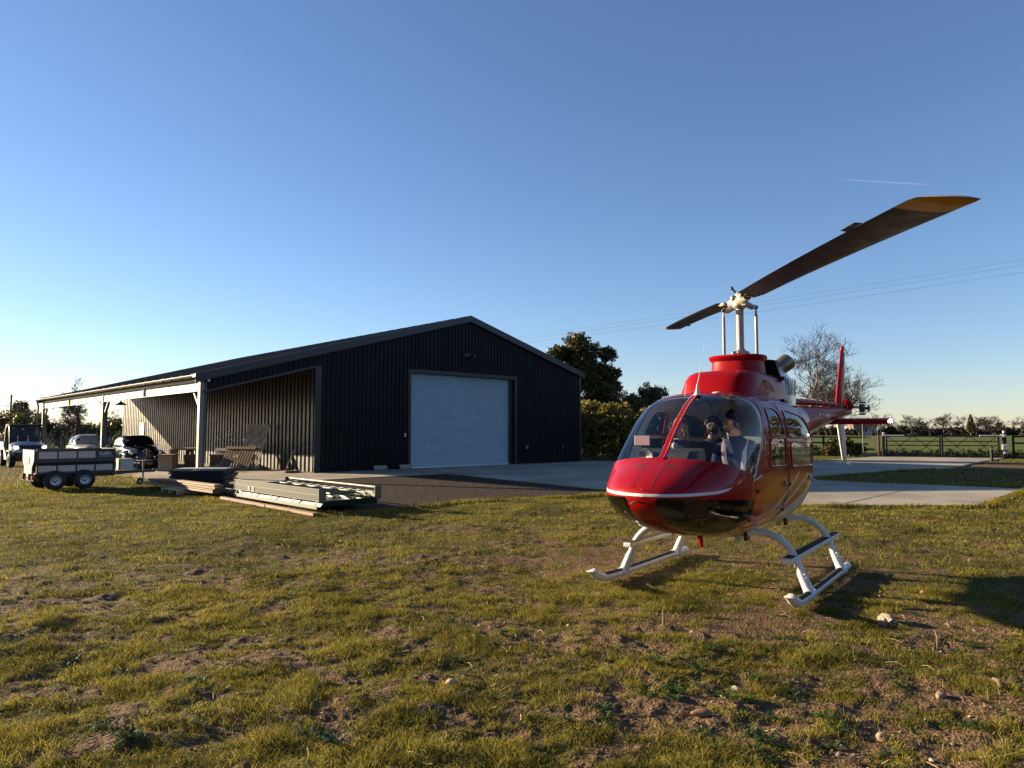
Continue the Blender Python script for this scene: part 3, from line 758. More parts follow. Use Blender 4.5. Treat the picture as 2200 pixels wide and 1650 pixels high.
for sd in (1, -1):
    w_, rest = split(rest, lambda s, l, z: max(f_wind(s, l, z), -sd*l)); parts[('windshield', sd)] = w_
    w_, rest = split(rest, lambda s, l, z: max(f_chin(s, l, z), -sd*l)); parts[('chin_window', sd)] = w_
    for k in FRW:
        w_, rest = split(rest, lambda s, l, z: max(FRW[k](s, z), -sd*l + 0.2)); parts[(k, sd)] = w_
pil, rest = split(rest, f_pil)
pil, p2 = split(pil, lambda s, l, z: 0.31-abs(l)); rest += p2
def stripe_z(s): return float(np.interp(s, [0.6, 0.95, 1.4, 1.77, 2.0, 2.4, 2.9], [1.265, 1.245, 1.212, 1.165, 1.122, 1.073, 1.052]))
st, rest = split(rest, lambda s, l, z: max(abs(z - stripe_z(s) - 0.003) - 0.0125, 0.86 - s))
CA = lambda s: 1.13 - 0.41*(s-0.28) - 0.06*max(0, s-0.9)
CB = lambda s: 1.06 - 0.345*(s+0.0) - 0.04*max(0, s-0.6)
CW = lambda s: 0.905 - 0.275*(s+0.0) if s > -1.2 else 1.235 + (-(s+1.2))*0.42
def belowstripe(s, l, z): return z - 1.19
sa, rest = split(rest, lambda s, l, z: max(abs(z-CA(s)) - 0.030, z-1.17, s-1.55))
sb, rest = split(rest, lambda s, l, z: max(abs(z-CB(s)) - 0.026, z-1.17, s-1.5, -0.75-s))
wb, rest = split(rest, lambda s, l, z: z-CW(s))
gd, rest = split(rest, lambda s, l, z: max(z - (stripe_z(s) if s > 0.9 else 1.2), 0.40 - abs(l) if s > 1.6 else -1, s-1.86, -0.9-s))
def polybuild(name, groups, mats, smooth=35):
    mb = MB()
    for i, g_ in enumerate(groups):
        for p in g_: mb.add(p, [tuple(range(len(p)))], i)
    return mb.build(name, mats, heli, smooth=smooth, merge=True, fix=False)
for q in (polys,): pass
fus = polybuild('fuselage', [rest, gd, wb, sa + sb, st], [RED, REDREFL, WHITE, SILV, WHITE])
fus.data.flip_normals() if fus.data.polygons[2000].normal.dot(fus.data.polygons[2000].center - Vector((0.5, 0, 1.2))) < 0 else None
def orient(o, c=(0.6, 0, 1.2)):
    import bmesh
    bm = bmesh.new(); bm.from_mesh(o.data); c = Vector(c)
    for f in bm.faces:
        m_ = f.calc_center_median(); cc = Vector((m_.x*0.9, 0, c.z + 0.5*(m_.z-c.z)*0))
        if f.normal.dot(m_ - cc) < 0: f.normal_flip()
    bm.to_mesh(o.data); bm.free()
orient(fus)
for sd in (1, -1):
    o = polybuild('windshield', [parts[('windshield', sd)]], [GLASS]); orient(o)
    o = polybuild('chin_window', [parts[('chin_window', sd)]], [DGLASS]); orient(o)
PGW = mat('pillar_grey_white', (0.52, 0.55, 0.50), 0.4)
for sd in (1, -1): o = polybuild('windshield_pillar', [[p for p in pil if sum(q[1] for q in p)*sd > 0]], [PGW]); orient(o)
# doors: frame lines, handles; the panes are their sub-parts
def surf(s, z, sd=1, off=0.0):
    zt, zb, w, zc, nt, nb = interp(TAB, s)
    n = nt if z > zc else nb; hz = (zt-zc) if z > zc else (zc-zb); q = min(1, abs(z-zc)/hz)
    return (s, sd*((w)*(max(0, 1-q**n))**(1/n) + off), z)
def seam(mb, pts, r=0.004, n=5, m=0, off=0.001, sd=1):
    out = []
    for (s0, z0), (s1, z1) in zip(pts[:-1], pts[1:]):
        k = max(2, int(math.hypot(s1-s0, z1-z0)/0.05))
        for i in range(k): out.append(surf(s0+(s1-s0)*i/k, z0+(z1-z0)*i/k, sd, off))
    out.append(surf(*pts[-1], sd, off)); mb.tube(out, r, n, m)
def roundrect(pts, f):
    """points on the zero line of f inside the box of pts"""
    cx = sum(p[0] for p in pts)/len(pts); cz = sum(p[1] for p in pts)/len(pts); out = []
    for i in range(56):
        a = 2*math.pi*i/56; lo, hi = 0, 1.2
        for _ in range(24):
            m_ = (lo+hi)/2
            if f(cx + m_*math.cos(a), cz + m_*math.sin(a)) < 0: lo = m_
            else: hi = m_
        out.append((cx + lo*math.cos(a), cz + lo*math.sin(a)))
    return out + [out[0]]
SEAM = mat('dark_panel_gap', (0.03, 0.004, 0.004), 0.6)
WPTS = {'u': [(1.29, 1.56), (0.735, 1.56), (0.86, 1.845)], 'l': [(1.38, 1.265), (0.735, 1.25), (0.73, 1.535), (1.30, 1.535)], 'ru': [(0.60, 1.545), (-0.56, 1.515), (-0.22, 1.78), (0.52, 1.835)], 'rl': [(0.52, 1.225), (-0.50, 1.215), (-0.55, 1.475), (0.535, 1.495)]}
for sd in (1, -1):
    for nm, outl, wk, hx in (('front_door', [(1.30, 1.84), (1.42, 1.70), (1.78, 1.17), (1.80, 0.90), (1.72, 0.70), (0.72, 0.66), (0.665, 1.0), (0.665, 1.55), (0.68, 1.84), (0.78, 1.92), (1.25, 1.92), (1.30, 1.84)], ('u', 'l'), 0.80),
                             ('rear_door', [(0.63, 1.55), (0.63, 1.0), (0.70, 0.66), (-0.15, 0.70), (-0.52, 0.95), (-0.63, 1.4), (-0.58, 1.62), (-0.35, 1.80), (-0.1, 1.90), (0.60, 1.91), (0.64, 1.84), (0.63, 1.55)], ('ru', 'rl'), -0.30)):
        mb = MB(); seam(mb, outl, 0.0045, 5, 0, -0.001, sd)
        # raised frames round the panes
        for k in wk: seam(mb, roundrect(WPTS[k], FRW[k]), 0.011, 6, 1, 0.0, sd)
        d_ = mb.build(nm, [SEAM, RED], heli, smooth=60)
        for k in wk:
            o = polybuild('window_pane', [parts[(k, sd)]], [SGLASS]); orient(o); o.parent = d_
        hb_ = MB(); p = surf(hx, 1.07, sd); hb_.cbox((p[0], p[1]+sd*0.008, p[2]), (0.035, 0.012, 0.075)); hb_.tube([(p[0], p[1]+sd*0.012, p[2]+0.02), (p[0], p[1]+sd*0.03, p[2]), (p[0], p[1]+sd*0.012, p[2]-0.03)], 0.006, 6)
        hb_.build('door_handle', STEEL, d_)
        hb_ = MB()
        for zz in (1.05, 0.78):
            p = surf(outl[2][0]-0.06 if nm == 'front_door' else 0.60, zz, sd); hb_.cbox((p[0], p[1]+sd*0.006, p[2]), (0.05, 0.014, 0.03))
        hb_.pieces('hinge', mat('hinge_dark', (0.05, 0.02, 0.02), 0.5), d_)
# red centre post with rivets, panel lines and rivets on the nose
def topz(s): return interp(TAB, s)[0]
mb = MB(); rr = []
for s in np.linspace(2.36, 1.42, 22): 
    z = topz(s); rr.append([(s, -0.034, z-0.004), (s, -0.026, z+0.012), (s, 0.026, z+0.012), (s, 0.034, z-0.004), (s, 0.02, z-0.014), (s, -0.02, z-0.014)])
mb.loft(rr); cp = mb.build('windshield_post', RED, heli, smooth=50)
mb = MB()
for l in (-0.022, 0.022):
    mb = MB()
    for s in np.linspace(2.33, 1.45, 44): mb.sphere((s, l, topz(s)+0.011), 0.0042, 5, 3)
    mb.build('rivet_row', STEEL, cp, fix=False)
mb = MB()
for l0 in (-0.09, 0.09): mb.tube([(s, l0*(0.55+0.45*(2.8-s)/0.5), 0) for s in (2.7,)] * 0 + [tuple(Vector((s, l0, 0)) + Vector((0, 0, interp(TAB, s)[3] + (topz(s)-interp(TAB, s)[3])*(1-abs(l0/interp(TAB, s)[2])**2.1)**(1/2.1) - 0.0015))) for s in np.linspace(2.75, 2.30, 14)], 0.0035, 5)
for sd in (-1, 1):      # vent grilles
    for i in range(7):
        s = 2.42 + i*0.014; mb.tube([tuple(Vector((s, sd*l, 0)) + Vector((0, 0, interp(TAB, s)[3] + (topz(s)-interp(TAB, s)[3])*(1-(l/interp(TAB, s)[2])**2.1)**(1/2.1) + 0.0005))) for l in (0.11, 0.15, 0.19)], 0.003, 4)
mb.pieces('nose_vent', SEAM, heli)
mb = MB()
def ns(s, th):
    zt, zb, w, zc, nt, nb = interp(TAB, s); c, q = math.cos(th), math.sin(th); n = nt if q > 0 else nb
    return (s, w*math.copysign(abs(c)**(2/n), c), zc + ((zt-zc) if q > 0 else (zc-zb))*math.copysign(abs(q)**(2/n), q))
for th in np.linspace(0.05, math.pi-0.05, 60):      # along the windshield foot
    lo, hi = 1.6, 2.7
    for _ in range(20):
        m_ = (lo+hi)/2; p = ns(m_, th)
        if 1.178 + (m_-1.77)*0.335 - p[2] < 0.0: lo = m_
        else: hi = m_
    p = ns(lo+0.02, th); mb.sphere(p, 0.004, 5, 3)
for sd in (-1, 1):
    for s in np.linspace(2.75, 1.78, 60): mb.sphere(surf(s, 1.015 + 0.045*(s-2.03)/0.8, sd), 0.0035, 5, 3)
    for s in np.linspace(2.70, 2.0, 26):
        l = 0.105 + 0.02*(2.8-s); zt, zb, w, zc, nt, nb = interp(TAB, s); 
        if l < w*0.9: mb.sphere((s, sd*l, zc-(zc-zb)*(1-(l/w)**nb)**(1/nb)), 0.0035, 5, 3)
mb.build('nose_rivets', mat('painted_rivets', (0.5, 0.05, 0.04), 0.25), heli, fix=False)
# pitot tube, small lights and aerials
mb = MB(); mb.tube([(2.79, -0.02, 1.0), (2.93, -0.02, 1.0)], 0.009, 8); mb.tube([(2.75, 0.02, 1.09), (2.80, 0.02, 1.11)], 0.004, 6); mb.tube([(2.72, -0.12, 1.12), (2.77, -0.12, 1.14)], 0.004, 6)
mb.pieces('pitot_tube', STEEL, heli)
mb = MB(); mb.lathe([(0.04, 1.985), (0.03, 2.0), (0.012, 2.06), (0.006, 2.10)], 12, o=(1.50, 0.03, -0.02)); mb.tube([(1.50, 0.03, 2.06), (1.40, 0.075, 2.46)], [0.006, 0.002], 6); mb.sphere((1.40, 0.075, 2.465), 0.006, 6, 4)
mb.build('whip_aerial', WHITEP, heli, smooth=40)
mb = MB(); mb.tube([(1.42, -0.14, 1.93), (1.36, -0.14, 2.10)], [0.007, 0.003], 6); mb.build('stub_aerial', WHITEP, heli)
mb = MB(); mb.sphere((1.32, 0.17, 1.995), 0.035, 10, 6, sc3=(1.2, 1.5, 0.35)); mb.build('gps_dome', WHITEP, heli, smooth=60)
# ---- cowlings: outlines stacked in z
def outline(sf, sr, w, nf=2.6, nr=2.0, n=56, wr=None):
    """plan shape: round front at sf, straight sides, narrower rear at sr"""
    mid = sf - 0.62*w*1.5; out = []
    for j in range(n):
        th = 2*math.pi*j/n; c, q = math.cos(th), math.sin(th)
        if c >= 0: x = mid + (sf-mid)*abs(c)**(2/nf); y = w*math.copysign(abs(q)**(2/nf), q)
        else:
            x = mid - (mid-sr)*abs(c)**(2/1.6); y = w*math.copysign(abs(q)**(2/nr), q)
            if wr is not None: k = (mid-x)/(mid-sr); y = math.copysign(min(abs(y), w + (wr-w)*k), q) if abs(y) > 0 else y
        out.append((x, y))
    return out
def stack(name, levels, m, smooth=40, parent=heli, caps=True):
    mb = MB(); mb.loft([[(x, y, z) for x, y in outline(*o_)] for z, o_ in levels], caps=caps); return mb.build(name, m, parent, smooth=smooth)
stack('roof_cowling', [(1.95, (1.08, -1.75, 0.415, 3.0, 2.4)), (2.04, (1.05, -1.75, 0.41, 3.0, 2.4)), (2.16, (0.97, -1.72, 0.395, 3.0, 2.4)), (2.225, (0.90, -1.68, 0.375, 3.0, 2.4)), (2.262, (0.80, -1.6, 0.33, 3.0, 2.4)), (2.275, (0.68, -1.5, 0.26, 3.0, 2.4))], RED2, 50)
stack('mast_fairing', [(2.24, (0.40, -0.34, 0.315)), (2.30, (0.375, -0.33, 0.30)), (2.41, (0.36, -0.33, 0.29)), (2.435, (0.385, -0.34, 0.315)), (2.46, (0.40, -0.35, 0.325)), (2.48, (0.385, -0.34, 0.315)), (2.486, (0.34, -0.31, 0.28)), (2.44, (0.32, -0.3, 0.26))], RED2, 45)
mb = MB(); mb.loft([[(x, y, z) for x, y in outline(-0.10, -0.66, w_)] for z, w_ in ((2.2, 0.345), (2.455, 0.315))]); mb.build('air_intake', mat('intake_matt_black', (0.004, 0.004, 0.004), 0.95, spec=0.05), heli)
mb = MB(); mb.tube([(-0.28, 0.318, 2.46), (-0.44, 0.345, 2.24)], 0.008, 6); mb.tube([(-0.28, -0.318, 2.46), (-0.44, -0.345, 2.24)], 0.008, 6); mb.pieces('intake_strut', WHITEP, heli)
mb = MB()
lv = []
for s, zt, w_ in ((-0.46, 2.44, 0.33), (-0.6, 2.47, 0.345), (-0.85, 2.45, 0.35), (-1.1, 2.40, 0.33), (-1.35, 2.30, 0.29), (-1.6, 2.16, 0.22), (-1.8, 2.02, 0.14)):
    r_ = []
    for j in range(24):
        th = math.pi*j/23; r_.append((s, w_*math.copysign(abs(math.cos(th))**0.6, math.cos(th)), 1.93 + (zt-1.93)*abs(math.sin(th))**0.6))
    lv.append(r_)
mb.loft(lv, closed=False, caps=True); ec = mb.build('engine_cowling', WHITE, heli, smooth=45)
mb = MB()
for i in range(6):
    for sd in (-1, 1):
        s = -0.62 - i*0.105; wv = float(np.interp(-s, [0.46, 0.85, 1.1, 1.35], [0.335, 0.352, 0.332, 0.292])) + 0.004
        mb.add([(s, sd*wv, 2.06), (s-0.055, sd*(wv-0.002), 2.06), (s-0.085, sd*(wv-0.012), 2.27), (s-0.03, sd*(wv-0.01), 2.27)], [(0, 1, 2, 3)])
mb.pieces('louvre', mat('louvre_red_brown', (0.16, 0.03, 0.02), 0.4), ec, fix=False)
mb = MB(); mb.cbox((-0.47, 0.355, 2.24), (0.10, 0.05, 0.05)); mb.cbox((-0.47, -0.355, 2.24), (0.10, 0.05, 0.05)); mb.prism([(-0.05, 1.975), (-0.27, 1.955), (-0.24, 1.93), (-0.12, 1.925)], 0.40, 0.47, axis='y'); mb.pieces('cowling_latch', BLK, heli)
mb = MB(); seam(MB(), [(0, 1), (0, 1.1)]);
mb.box(0.30, 0.47, 0.384, 0.4005, 2.06, 2.17); mb.build('access_panel', RED2, heli)
for sd in (1, -1):
    mb = MB(); a = Vector((-0.84, sd*0.16, 2.36)); d_ = Vector((-0.60, sd*0.45, 0.50)).normalized(); b_ = a + d_*0.25
    mb.tube([a, a + d_*0.08, a + d_*0.16, b_, b_, a + d_*0.16], [0.095, 0.10, 0.105, 0.108, 0.098, 0.09], 20, caps=False); mb.build('exhaust_stack', EXH, heli, smooth=40)
# ---- mast, swashplate, hub, pitch links
HZ = 3.17
mb = MB(); mb.cyl((0, 0, 2.40), (0, 0, HZ+0.02), 0.043, n=20); mb.build('rotor_mast', HUBW, heli, smooth=40)
mb = MB(); mb.lathe([(0.0, 2.505), (0.085, 2.505), (0.10, 2.52), (0.10, 2.545), (0.06, 2.56), (0.05, 2.58), (0, 2.58)], 20); mb.lathe([(0, 2.46), (0.14, 2.46), (0.14, 2.49), (0, 2.49)], 20)
for i in range(8): a = i*math.pi/4; mb.sphere((0.095*math.cos(a), 0.095*math.sin(a), 2.532), 0.014, 6, 4)
mb.build('swashplate', HUBW, heli, smooth=40)
wz = Matrix.Rotation(-HRZ, 4, 'Z')
def toloc(v): return wz @ Vector(v)
rx = toloc((1, 0.02, 0)).normalized(); ry = toloc((0.0, 1, 0)).normalized()
for s_, zt in ((-1, 3.04), (1, 3.08)):
    mb = MB(); p = rx*0.195*s_; base = Vector((p.x, p.y, 2.40)); top = Vector((p.x, p.y, zt))
    mb.tube([base, base + (top-base)*0.12, base + (top-base)*0.2, base + (top-base)*0.85, base + (top-base)*0.93, top], [0.011, 0.011, 0.019, 0.019, 0.011, 0.011], 10)
    mb.sphere(top, 0.026, 8, 6, mat=1); mb.build('pitch_link', [HUBW, BLK], heli, smooth=40)
# blades: span vectors in world axes
NEAR = toloc((-0.605, -5.025, -0.438)); FAR = toloc((0.329, 5.055, 0.383))
hubc = Vector((0, 0, HZ))
mb = MB(); mb.lathe([(0, HZ+0.10), (0.035, HZ+0.10), (0.05, HZ+0.07), (0.06, HZ+0.03), (0.085, HZ-0.02), (0.085, HZ-0.08), (0.055, HZ-0.11), (0, HZ-0.11)], 20)
cx = rx
for dv in (NEAR, FAR):
    d_ = dv.normalized(); c_ = d_.cross(Vector((0, 0, 1))).normalized()
    mb.tube([hubc + d_*0.05, hubc + d_*0.2, hubc + d_*0.32, hubc + d_*0.46], [0.06, 0.068, 0.052, 0.046], 14)
    mb.tube([hubc + d_*0.42, hubc + d_*0.60], [0.05, 0.045], 8, flat=0.5)
    for q_ in (-1, 1): mb.tube([hubc + d_*0.44 + c_*0.07*q_, hubc + d_*0.62 + c_*0.09*q_], 0.022, 8)
for s_, dv, zt in ((-1, FAR, 3.04), (1, NEAR, 3.08)):
    p = rx*0.195*s_; d_ = dv.normalized(); mb.tube([hubc + d_*0.22 - Vector((0, 0, 0.05)), Vector((p.x*0.7, p.y*0.7, zt+0.0)) + d_*0.05, Vector((p.x, p.y, zt+0.005))], [0.04, 0.034, 0.024], 10)
    mb.cyl(Vector((p.x, p.y, zt)) - ry*0.03, Vector((p.x, p.y, zt)) + ry*0.03, 0.02, n=8, mat=1)
mb.cyl(hubc - rx*0.10 + Vector((0, 0, 0.02)), hubc + rx*0.10 + Vector((0, 0, 0.02)), 0.032, n=12)
for k in range(10):
    a = k*0.63; mb.sphere(hubc + Vector((0.06*math.cos(a), 0.06*math.sin(a), 0.05 - 0.012*k)), 0.011, 6, 4, mat=1)
mb.tube([hubc + Vector((0, 0, 0.06)) - rx*0.02, hubc + Vector((0, 0, 0.13)) - rx*0.08], 0.011, 6, mat=1); mb.sphere(hubc + Vector((0, 0, 0.14)) - rx*0.09, 0.022, 8, 6, mat=1)
mb.build('rotor_hub', [HUBW, BLK], heli, smooth=40)
def airfoil(ch, th, n=9):
    up = []; lo = []
    for i in range(n):
        x = (1-math.cos(math.pi*i/(n-1)))/2; y = th*ch*5*(0.2969*math.sqrt(x)-0.126*x-0.3516*x*x+0.2843*x**3-0.1036*x**4)
        up.append((x*ch, y)); lo.append((x*ch, -y))
    return up + lo[::-1][1:-1]
def blade(name, span, lead, pitch0, pitch1, droop=0.0):
    L_ = 5.08; d_ = span.normalized(); lead = (lead - d_*lead.dot(d_)).normalized(); up = d_.cross(lead).normalized()
    if up.z < 0: up = -up
    mb = MB(); rg = []; sts = [0.58, 0.62, 0.70, 0.9, 1.5, 2.2, 2.9, 3.6, 4.3, 4.82, 4.98, 5.06, 5.08]
    for r_ in sts:
        ch = 0.305 if 0.7 <= r_ <= 5.0 else (0.20 if r_ < 0.62 else (0.25 if r_ < 0.7 else (0.29 if r_ < 5.07 else 0.24)))
        pt = pitch0 + (pitch1-pitch0)*r_/L_; cv = lead*math.cos(pt) + up*math.sin(pt); nv = up*math.cos(pt) - lead*math.sin(pt)
        dz = droop*(4*r_/L_*(1-r_/L_))
        c0 = hubc + d_*r_ + up*dz
        rg.append([tuple(c0 + cv*(0.5*0.305 - x) + nv*y) for x, y in airfoil(ch, 0.11 if r_ < 5.07 else 0.02)])
    n = len(rg[0])
    for i in range(len(rg)-1): mb.loft([rg[i], rg[i+1]], mat=1 if sts[i] >= 4.81 else 0, caps=False)
    mb.add(rg[0], [tuple(range(n))]); mb.add(rg[-1], [tuple(range(n))], 1)
    b_ = mb.build(name, [BLADE, YEL], heli, smooth=35, merge=True)
    # trim tab on the trailing edge
    mt = MB(); pt = pitch0 + (pitch1-pitch0)*0.83; cv = lead*math.cos(pt) + up*math.sin(pt); dz = droop*(4*0.83*0.17)
    q = hubc + d_*4.12 + up*dz - cv*0.152; e_ = d_*0.26
    mt.add([tuple(q), tuple(q+e_), tuple(q+e_-cv*0.045), tuple(q+e_*0.1-cv*0.045), tuple(q+up*0.004), tuple(q+e_+up*0.004), tuple(q+e_-cv*0.045+up*0.004), tuple(q+e_*0.1-cv*0.045+up*0.004)], [(0,1,2,3),(7,6,5,4),(0,4,5,1),(1,5,6,2),(2,6,7,3),(3,7,4,0)])
    mt.build('trim_tab', BLADE, b_)
    return b_
blade('rotor_blade', NEAR, toloc((1, 0, 0)), R(-2), R(-4), 0.02)
blade('rotor_blade', FAR, toloc((-1, 0, 0)), R(2), R(3), 0.02)
# ---- tail
TB = [(-2.3, 1.975, 1.44, 0.225), (-3.4, 2.0, 1.60, 0.175), (-4.6, 2.02, 1.745, 0.135), (-5.8, 2.045, 1.865, 0.10), (-6.35, 2.05, 1.91, 0.085), (-6.5, 2.03, 1.94, 0.05)]
mb = MB(); rg = []
for s, zt, zb, w_ in TB:
    zc = (zt+zb)/2; rg.append([(s, w_*math.cos(2*math.pi*(j+0.5)/32), zc + (zt-zb)/2*math.sin(2*math.pi*(j+0.5)/32)) for j in range(32)])
for i in range(len(rg)-1):
    for j in range(32):
        k = (j+1) % 32; mb.add([rg[i][j], rg[i+1][j], rg[i+1][k], rg[i][k]], [(0, 1, 2, 3)], 1 if 19 <= j <= 28 else 0)
mb.add(rg[-1], [tuple(range(32))]); bo = mb.build('tail_boom', [REDT, WHITET], heli, smooth=50, merge=True)
text_mesh('registration', 'G-TOTO', 0.20, SILV, bo, (-3.55, 0.176, 1.74), (R(90), 0, R(180)), extrude=0.002)
mb = MB(); mb.tube([surf(1.62 - 0.012*i, 0.775 + 0.008*math.sin(i*1.9) + 0.0014*i, 1, 0.002) for i in range(28)], 0.0035, 5); mb.build('script_marking', WHITE, heli)
mb = MB(); mb.tube([(-1.75, 0, 2.06), (-2.4, 0, 2.04), (-4.2, 0, 2.07), (-6.2, 0, 2.09), (-6.3, 0, 2.09)], [0.05, 0.048, 0.045, 0.042, 0.02], 14); mb.build('drive_shaft_cover', REDT, bo, smooth=50)
mb = MB()
for i in range(8): s = -2.6 - i*0.5; mb.tube([(s, -0.052, 2.04), (s, -0.04, 2.10), (s, 0, 2.122), (s, 0.04, 2.10), (s, 0.052, 2.04)], 0.005, 5)
mb.pieces('cover_strap', SILV, bo)
mb = MB(); mb.lathe([(0.02, 0.14), (0.09, 0.11), (0.12, 0.02), (0.12, -0.05), (0.07, -0.13), (0.0, -0.16)], 16, axis='x', o=(-6.28, 0, 2.10)); mb.build('tail_gearbox_fairing', REDT, heli, smooth=50)
mb = MB(); mb.cyl((-6.36, 0.03, 2.06), (-6.36, 0.25, 2.06), 0.02, n=10); mb.build('tail_rotor_shaft', STEEL, heli)
TR = Vector((-6.36, 0.25, 2.04))
mb = MB(); mb.cyl(TR - Vector((0, 0.05, 0)), TR + Vector((0, 0.14, 0)), 0.028, n=10); mb.cbox(TR, (0.09, 0.06, 0.16)); mb.cyl(TR + Vector((0, 0.11, -0.0)), TR + Vector((0, 0.125, 0)), 0.07, n=10)
for z in (-0.11, 0.11, -0.05, 0.05): mb.cyl(TR + Vector((-0.05, -0.05, z)), TR + Vector((0.05, 0.06, z)), 0.018, n=8)
for z in (-0.07, 0.07): mb.tube([TR + Vector((0.05, 0.13, z*0.7)), TR + Vector((0.06, 0.02, z*1.6))], 0.007, 6)
mb.build('tail_rotor_hub', mat('tail_hub_dark', (0.09, 0.085, 0.08), 0.4, metal=0.5), heli)
for s_ in (1, -1):
    mb = MB(); rg = []
    for r_ in (0.12, 0.2, 0.3, 0.6, 0.80, 0.83):
        ch = 0.13 if 0.2 < r_ < 0.82 else 0.08; ca = -0.1
        rg.append([tuple(TR + Vector((-(x-0.04)*math.cos(ca), (x-0.04)*math.sin(ca) - y*0.2 + y*math.cos(ca)*0.8, s_*r_))) for x, y in airfoil(ch, 0.13, 7)])
    mb.loft(rg); mb.build('tail_rotor_blade', mat('tail_blade_grey', (0.33, 0.33, 0.32), 0.4, var=0.1) if s_ == 1 else bpy.data.materials['tail_blade_grey'], heli, smooth=40)
mb = MB(); rg = []
for l in (-0.93, -0.91, -0.5, 0, 0.5, 0.91, 0.93):
    k = 0.7 if abs(l) > 0.92 else 1.0; rg.append([(-4.52 - x*k, l, 1.75 + x*0.16*k + y*k*1.2) for x, y in airfoil(0.44, 0.17, 8)])
mb.loft(rg); stz = mb.build('stabiliser', REDT, heli, smooth=40)
mb = MB(); mb.sphere((-4.60, 0.955, 1.775), 0.028, 10, 6); mb.build('position_light', mat('lit_position_light', (1, 0.9, 0.75), 0.3, emis=((1.0, 0.86, 0.68), 60.0)), stz)
mb = MB(); mb.cyl((-4.60, -0.93, 1.775), (-4.60, -0.96, 1.775), 0.022, n=10); mb.build('position_light', mat('red_lens', (0.4, 0.01, 0.01), 0.2), stz)
def fin(name, lv, m):
    mb = MB(); rg = []
    for z, sf, sr, l0, th in lv: rg.append([(sf - x, l0 + y, z) for x, y in airfoil(sf-sr, th, 8)])
    mb.loft(rg); return mb.build(name, m, heli, smooth=40)
uf = fin('upper_fin', [(2.0, -5.28, -6.05, 0.0, 0.13), (2.4, -5.50, -6.13, 0.0, 0.13), (2.85, -5.76, -6.22, 0.0, 0.13), (3.08, -5.88, -6.27, 0.0, 0.12), (3.11, -5.93, -6.22, 0.0, 0.08)], REDT)
mb = MB(); mb.lathe([(0.0, 0.09), (0.03, 0.07), (0.038, 0.02), (0.03, -0.02)], 12, o=(-6.02, 0, 3.13)); mb.build('beacon', mat('red_beacon_lens', (0.35, 0.01, 0.01), 0.15), uf, smooth=50)
lf = fin('lower_fin', [(1.93, -5.30, -6.0, 0.0, 0.13), (1.5, -5.52, -6.08, 0.0, 0.12), (1.10, -5.74, -6.14, 0.0, 0.12), (1.07, -5.80, -6.10, 0.0, 0.08)], WHITET)
mb = MB(); mb.tube([(-5.85, 0, 1.12), (-6.0, 0, 1.03), (-6.35, 0, 0.98), (-6.42, 0, 1.04)], 0.012, 8); mb.build('tail_skid', STEEL, lf)
# ---- skid gear
def arc(pts, n=8):
    """smooth polyline through control points (Catmull-Rom)"""
    P = [Vector(p) for p in pts]; P = [P[0]*2-P[1]] + P + [P[-1]*2-P[-2]]; out = []
    for i in range(1, len(P)-2):
        for k in range(n):
            u = k/n; a, b_, c, d_ = P[i-1], P[i], P[i+1], P[i+2]
            out.append(0.5*((2*b_) + (c-a)*u + (2*a-5*b_+4*c-d_)*u*u + (3*b_-a-3*c+d_)*u**3))
    return out + [P[-2]]
for sx in (1.13, -0.34):
    mb = MB(); pts = [(sx+0.03, 0.965, 0.10), (sx+0.03, 0.90, 0.25), (sx+0.02, 0.82, 0.43), (sx, 0.68, 0.56), (sx, 0.50, 0.60), (sx, 0.25, 0.565), (sx, 0, 0.555)]
    pts = pts + [(x, -y, z) for x, y, z in pts[:-1][::-1]]
    mb.tube(arc(pts, 6), 0.035, 14); ct = mb.build('cross_tube', SKIDW, heli, smooth=60)
    mb = MB()
    for sd in (-1, 1): mb.cbox((sx, sd*0.30, 0.545), (0.11, 0.05, 0.10)); mb.cbox((sx, sd*0.38, 0.55), (0.10, 0.03, 0.09), mat=1)
    mb.pieces('saddle_clamp', [STEEL, BLK], ct)
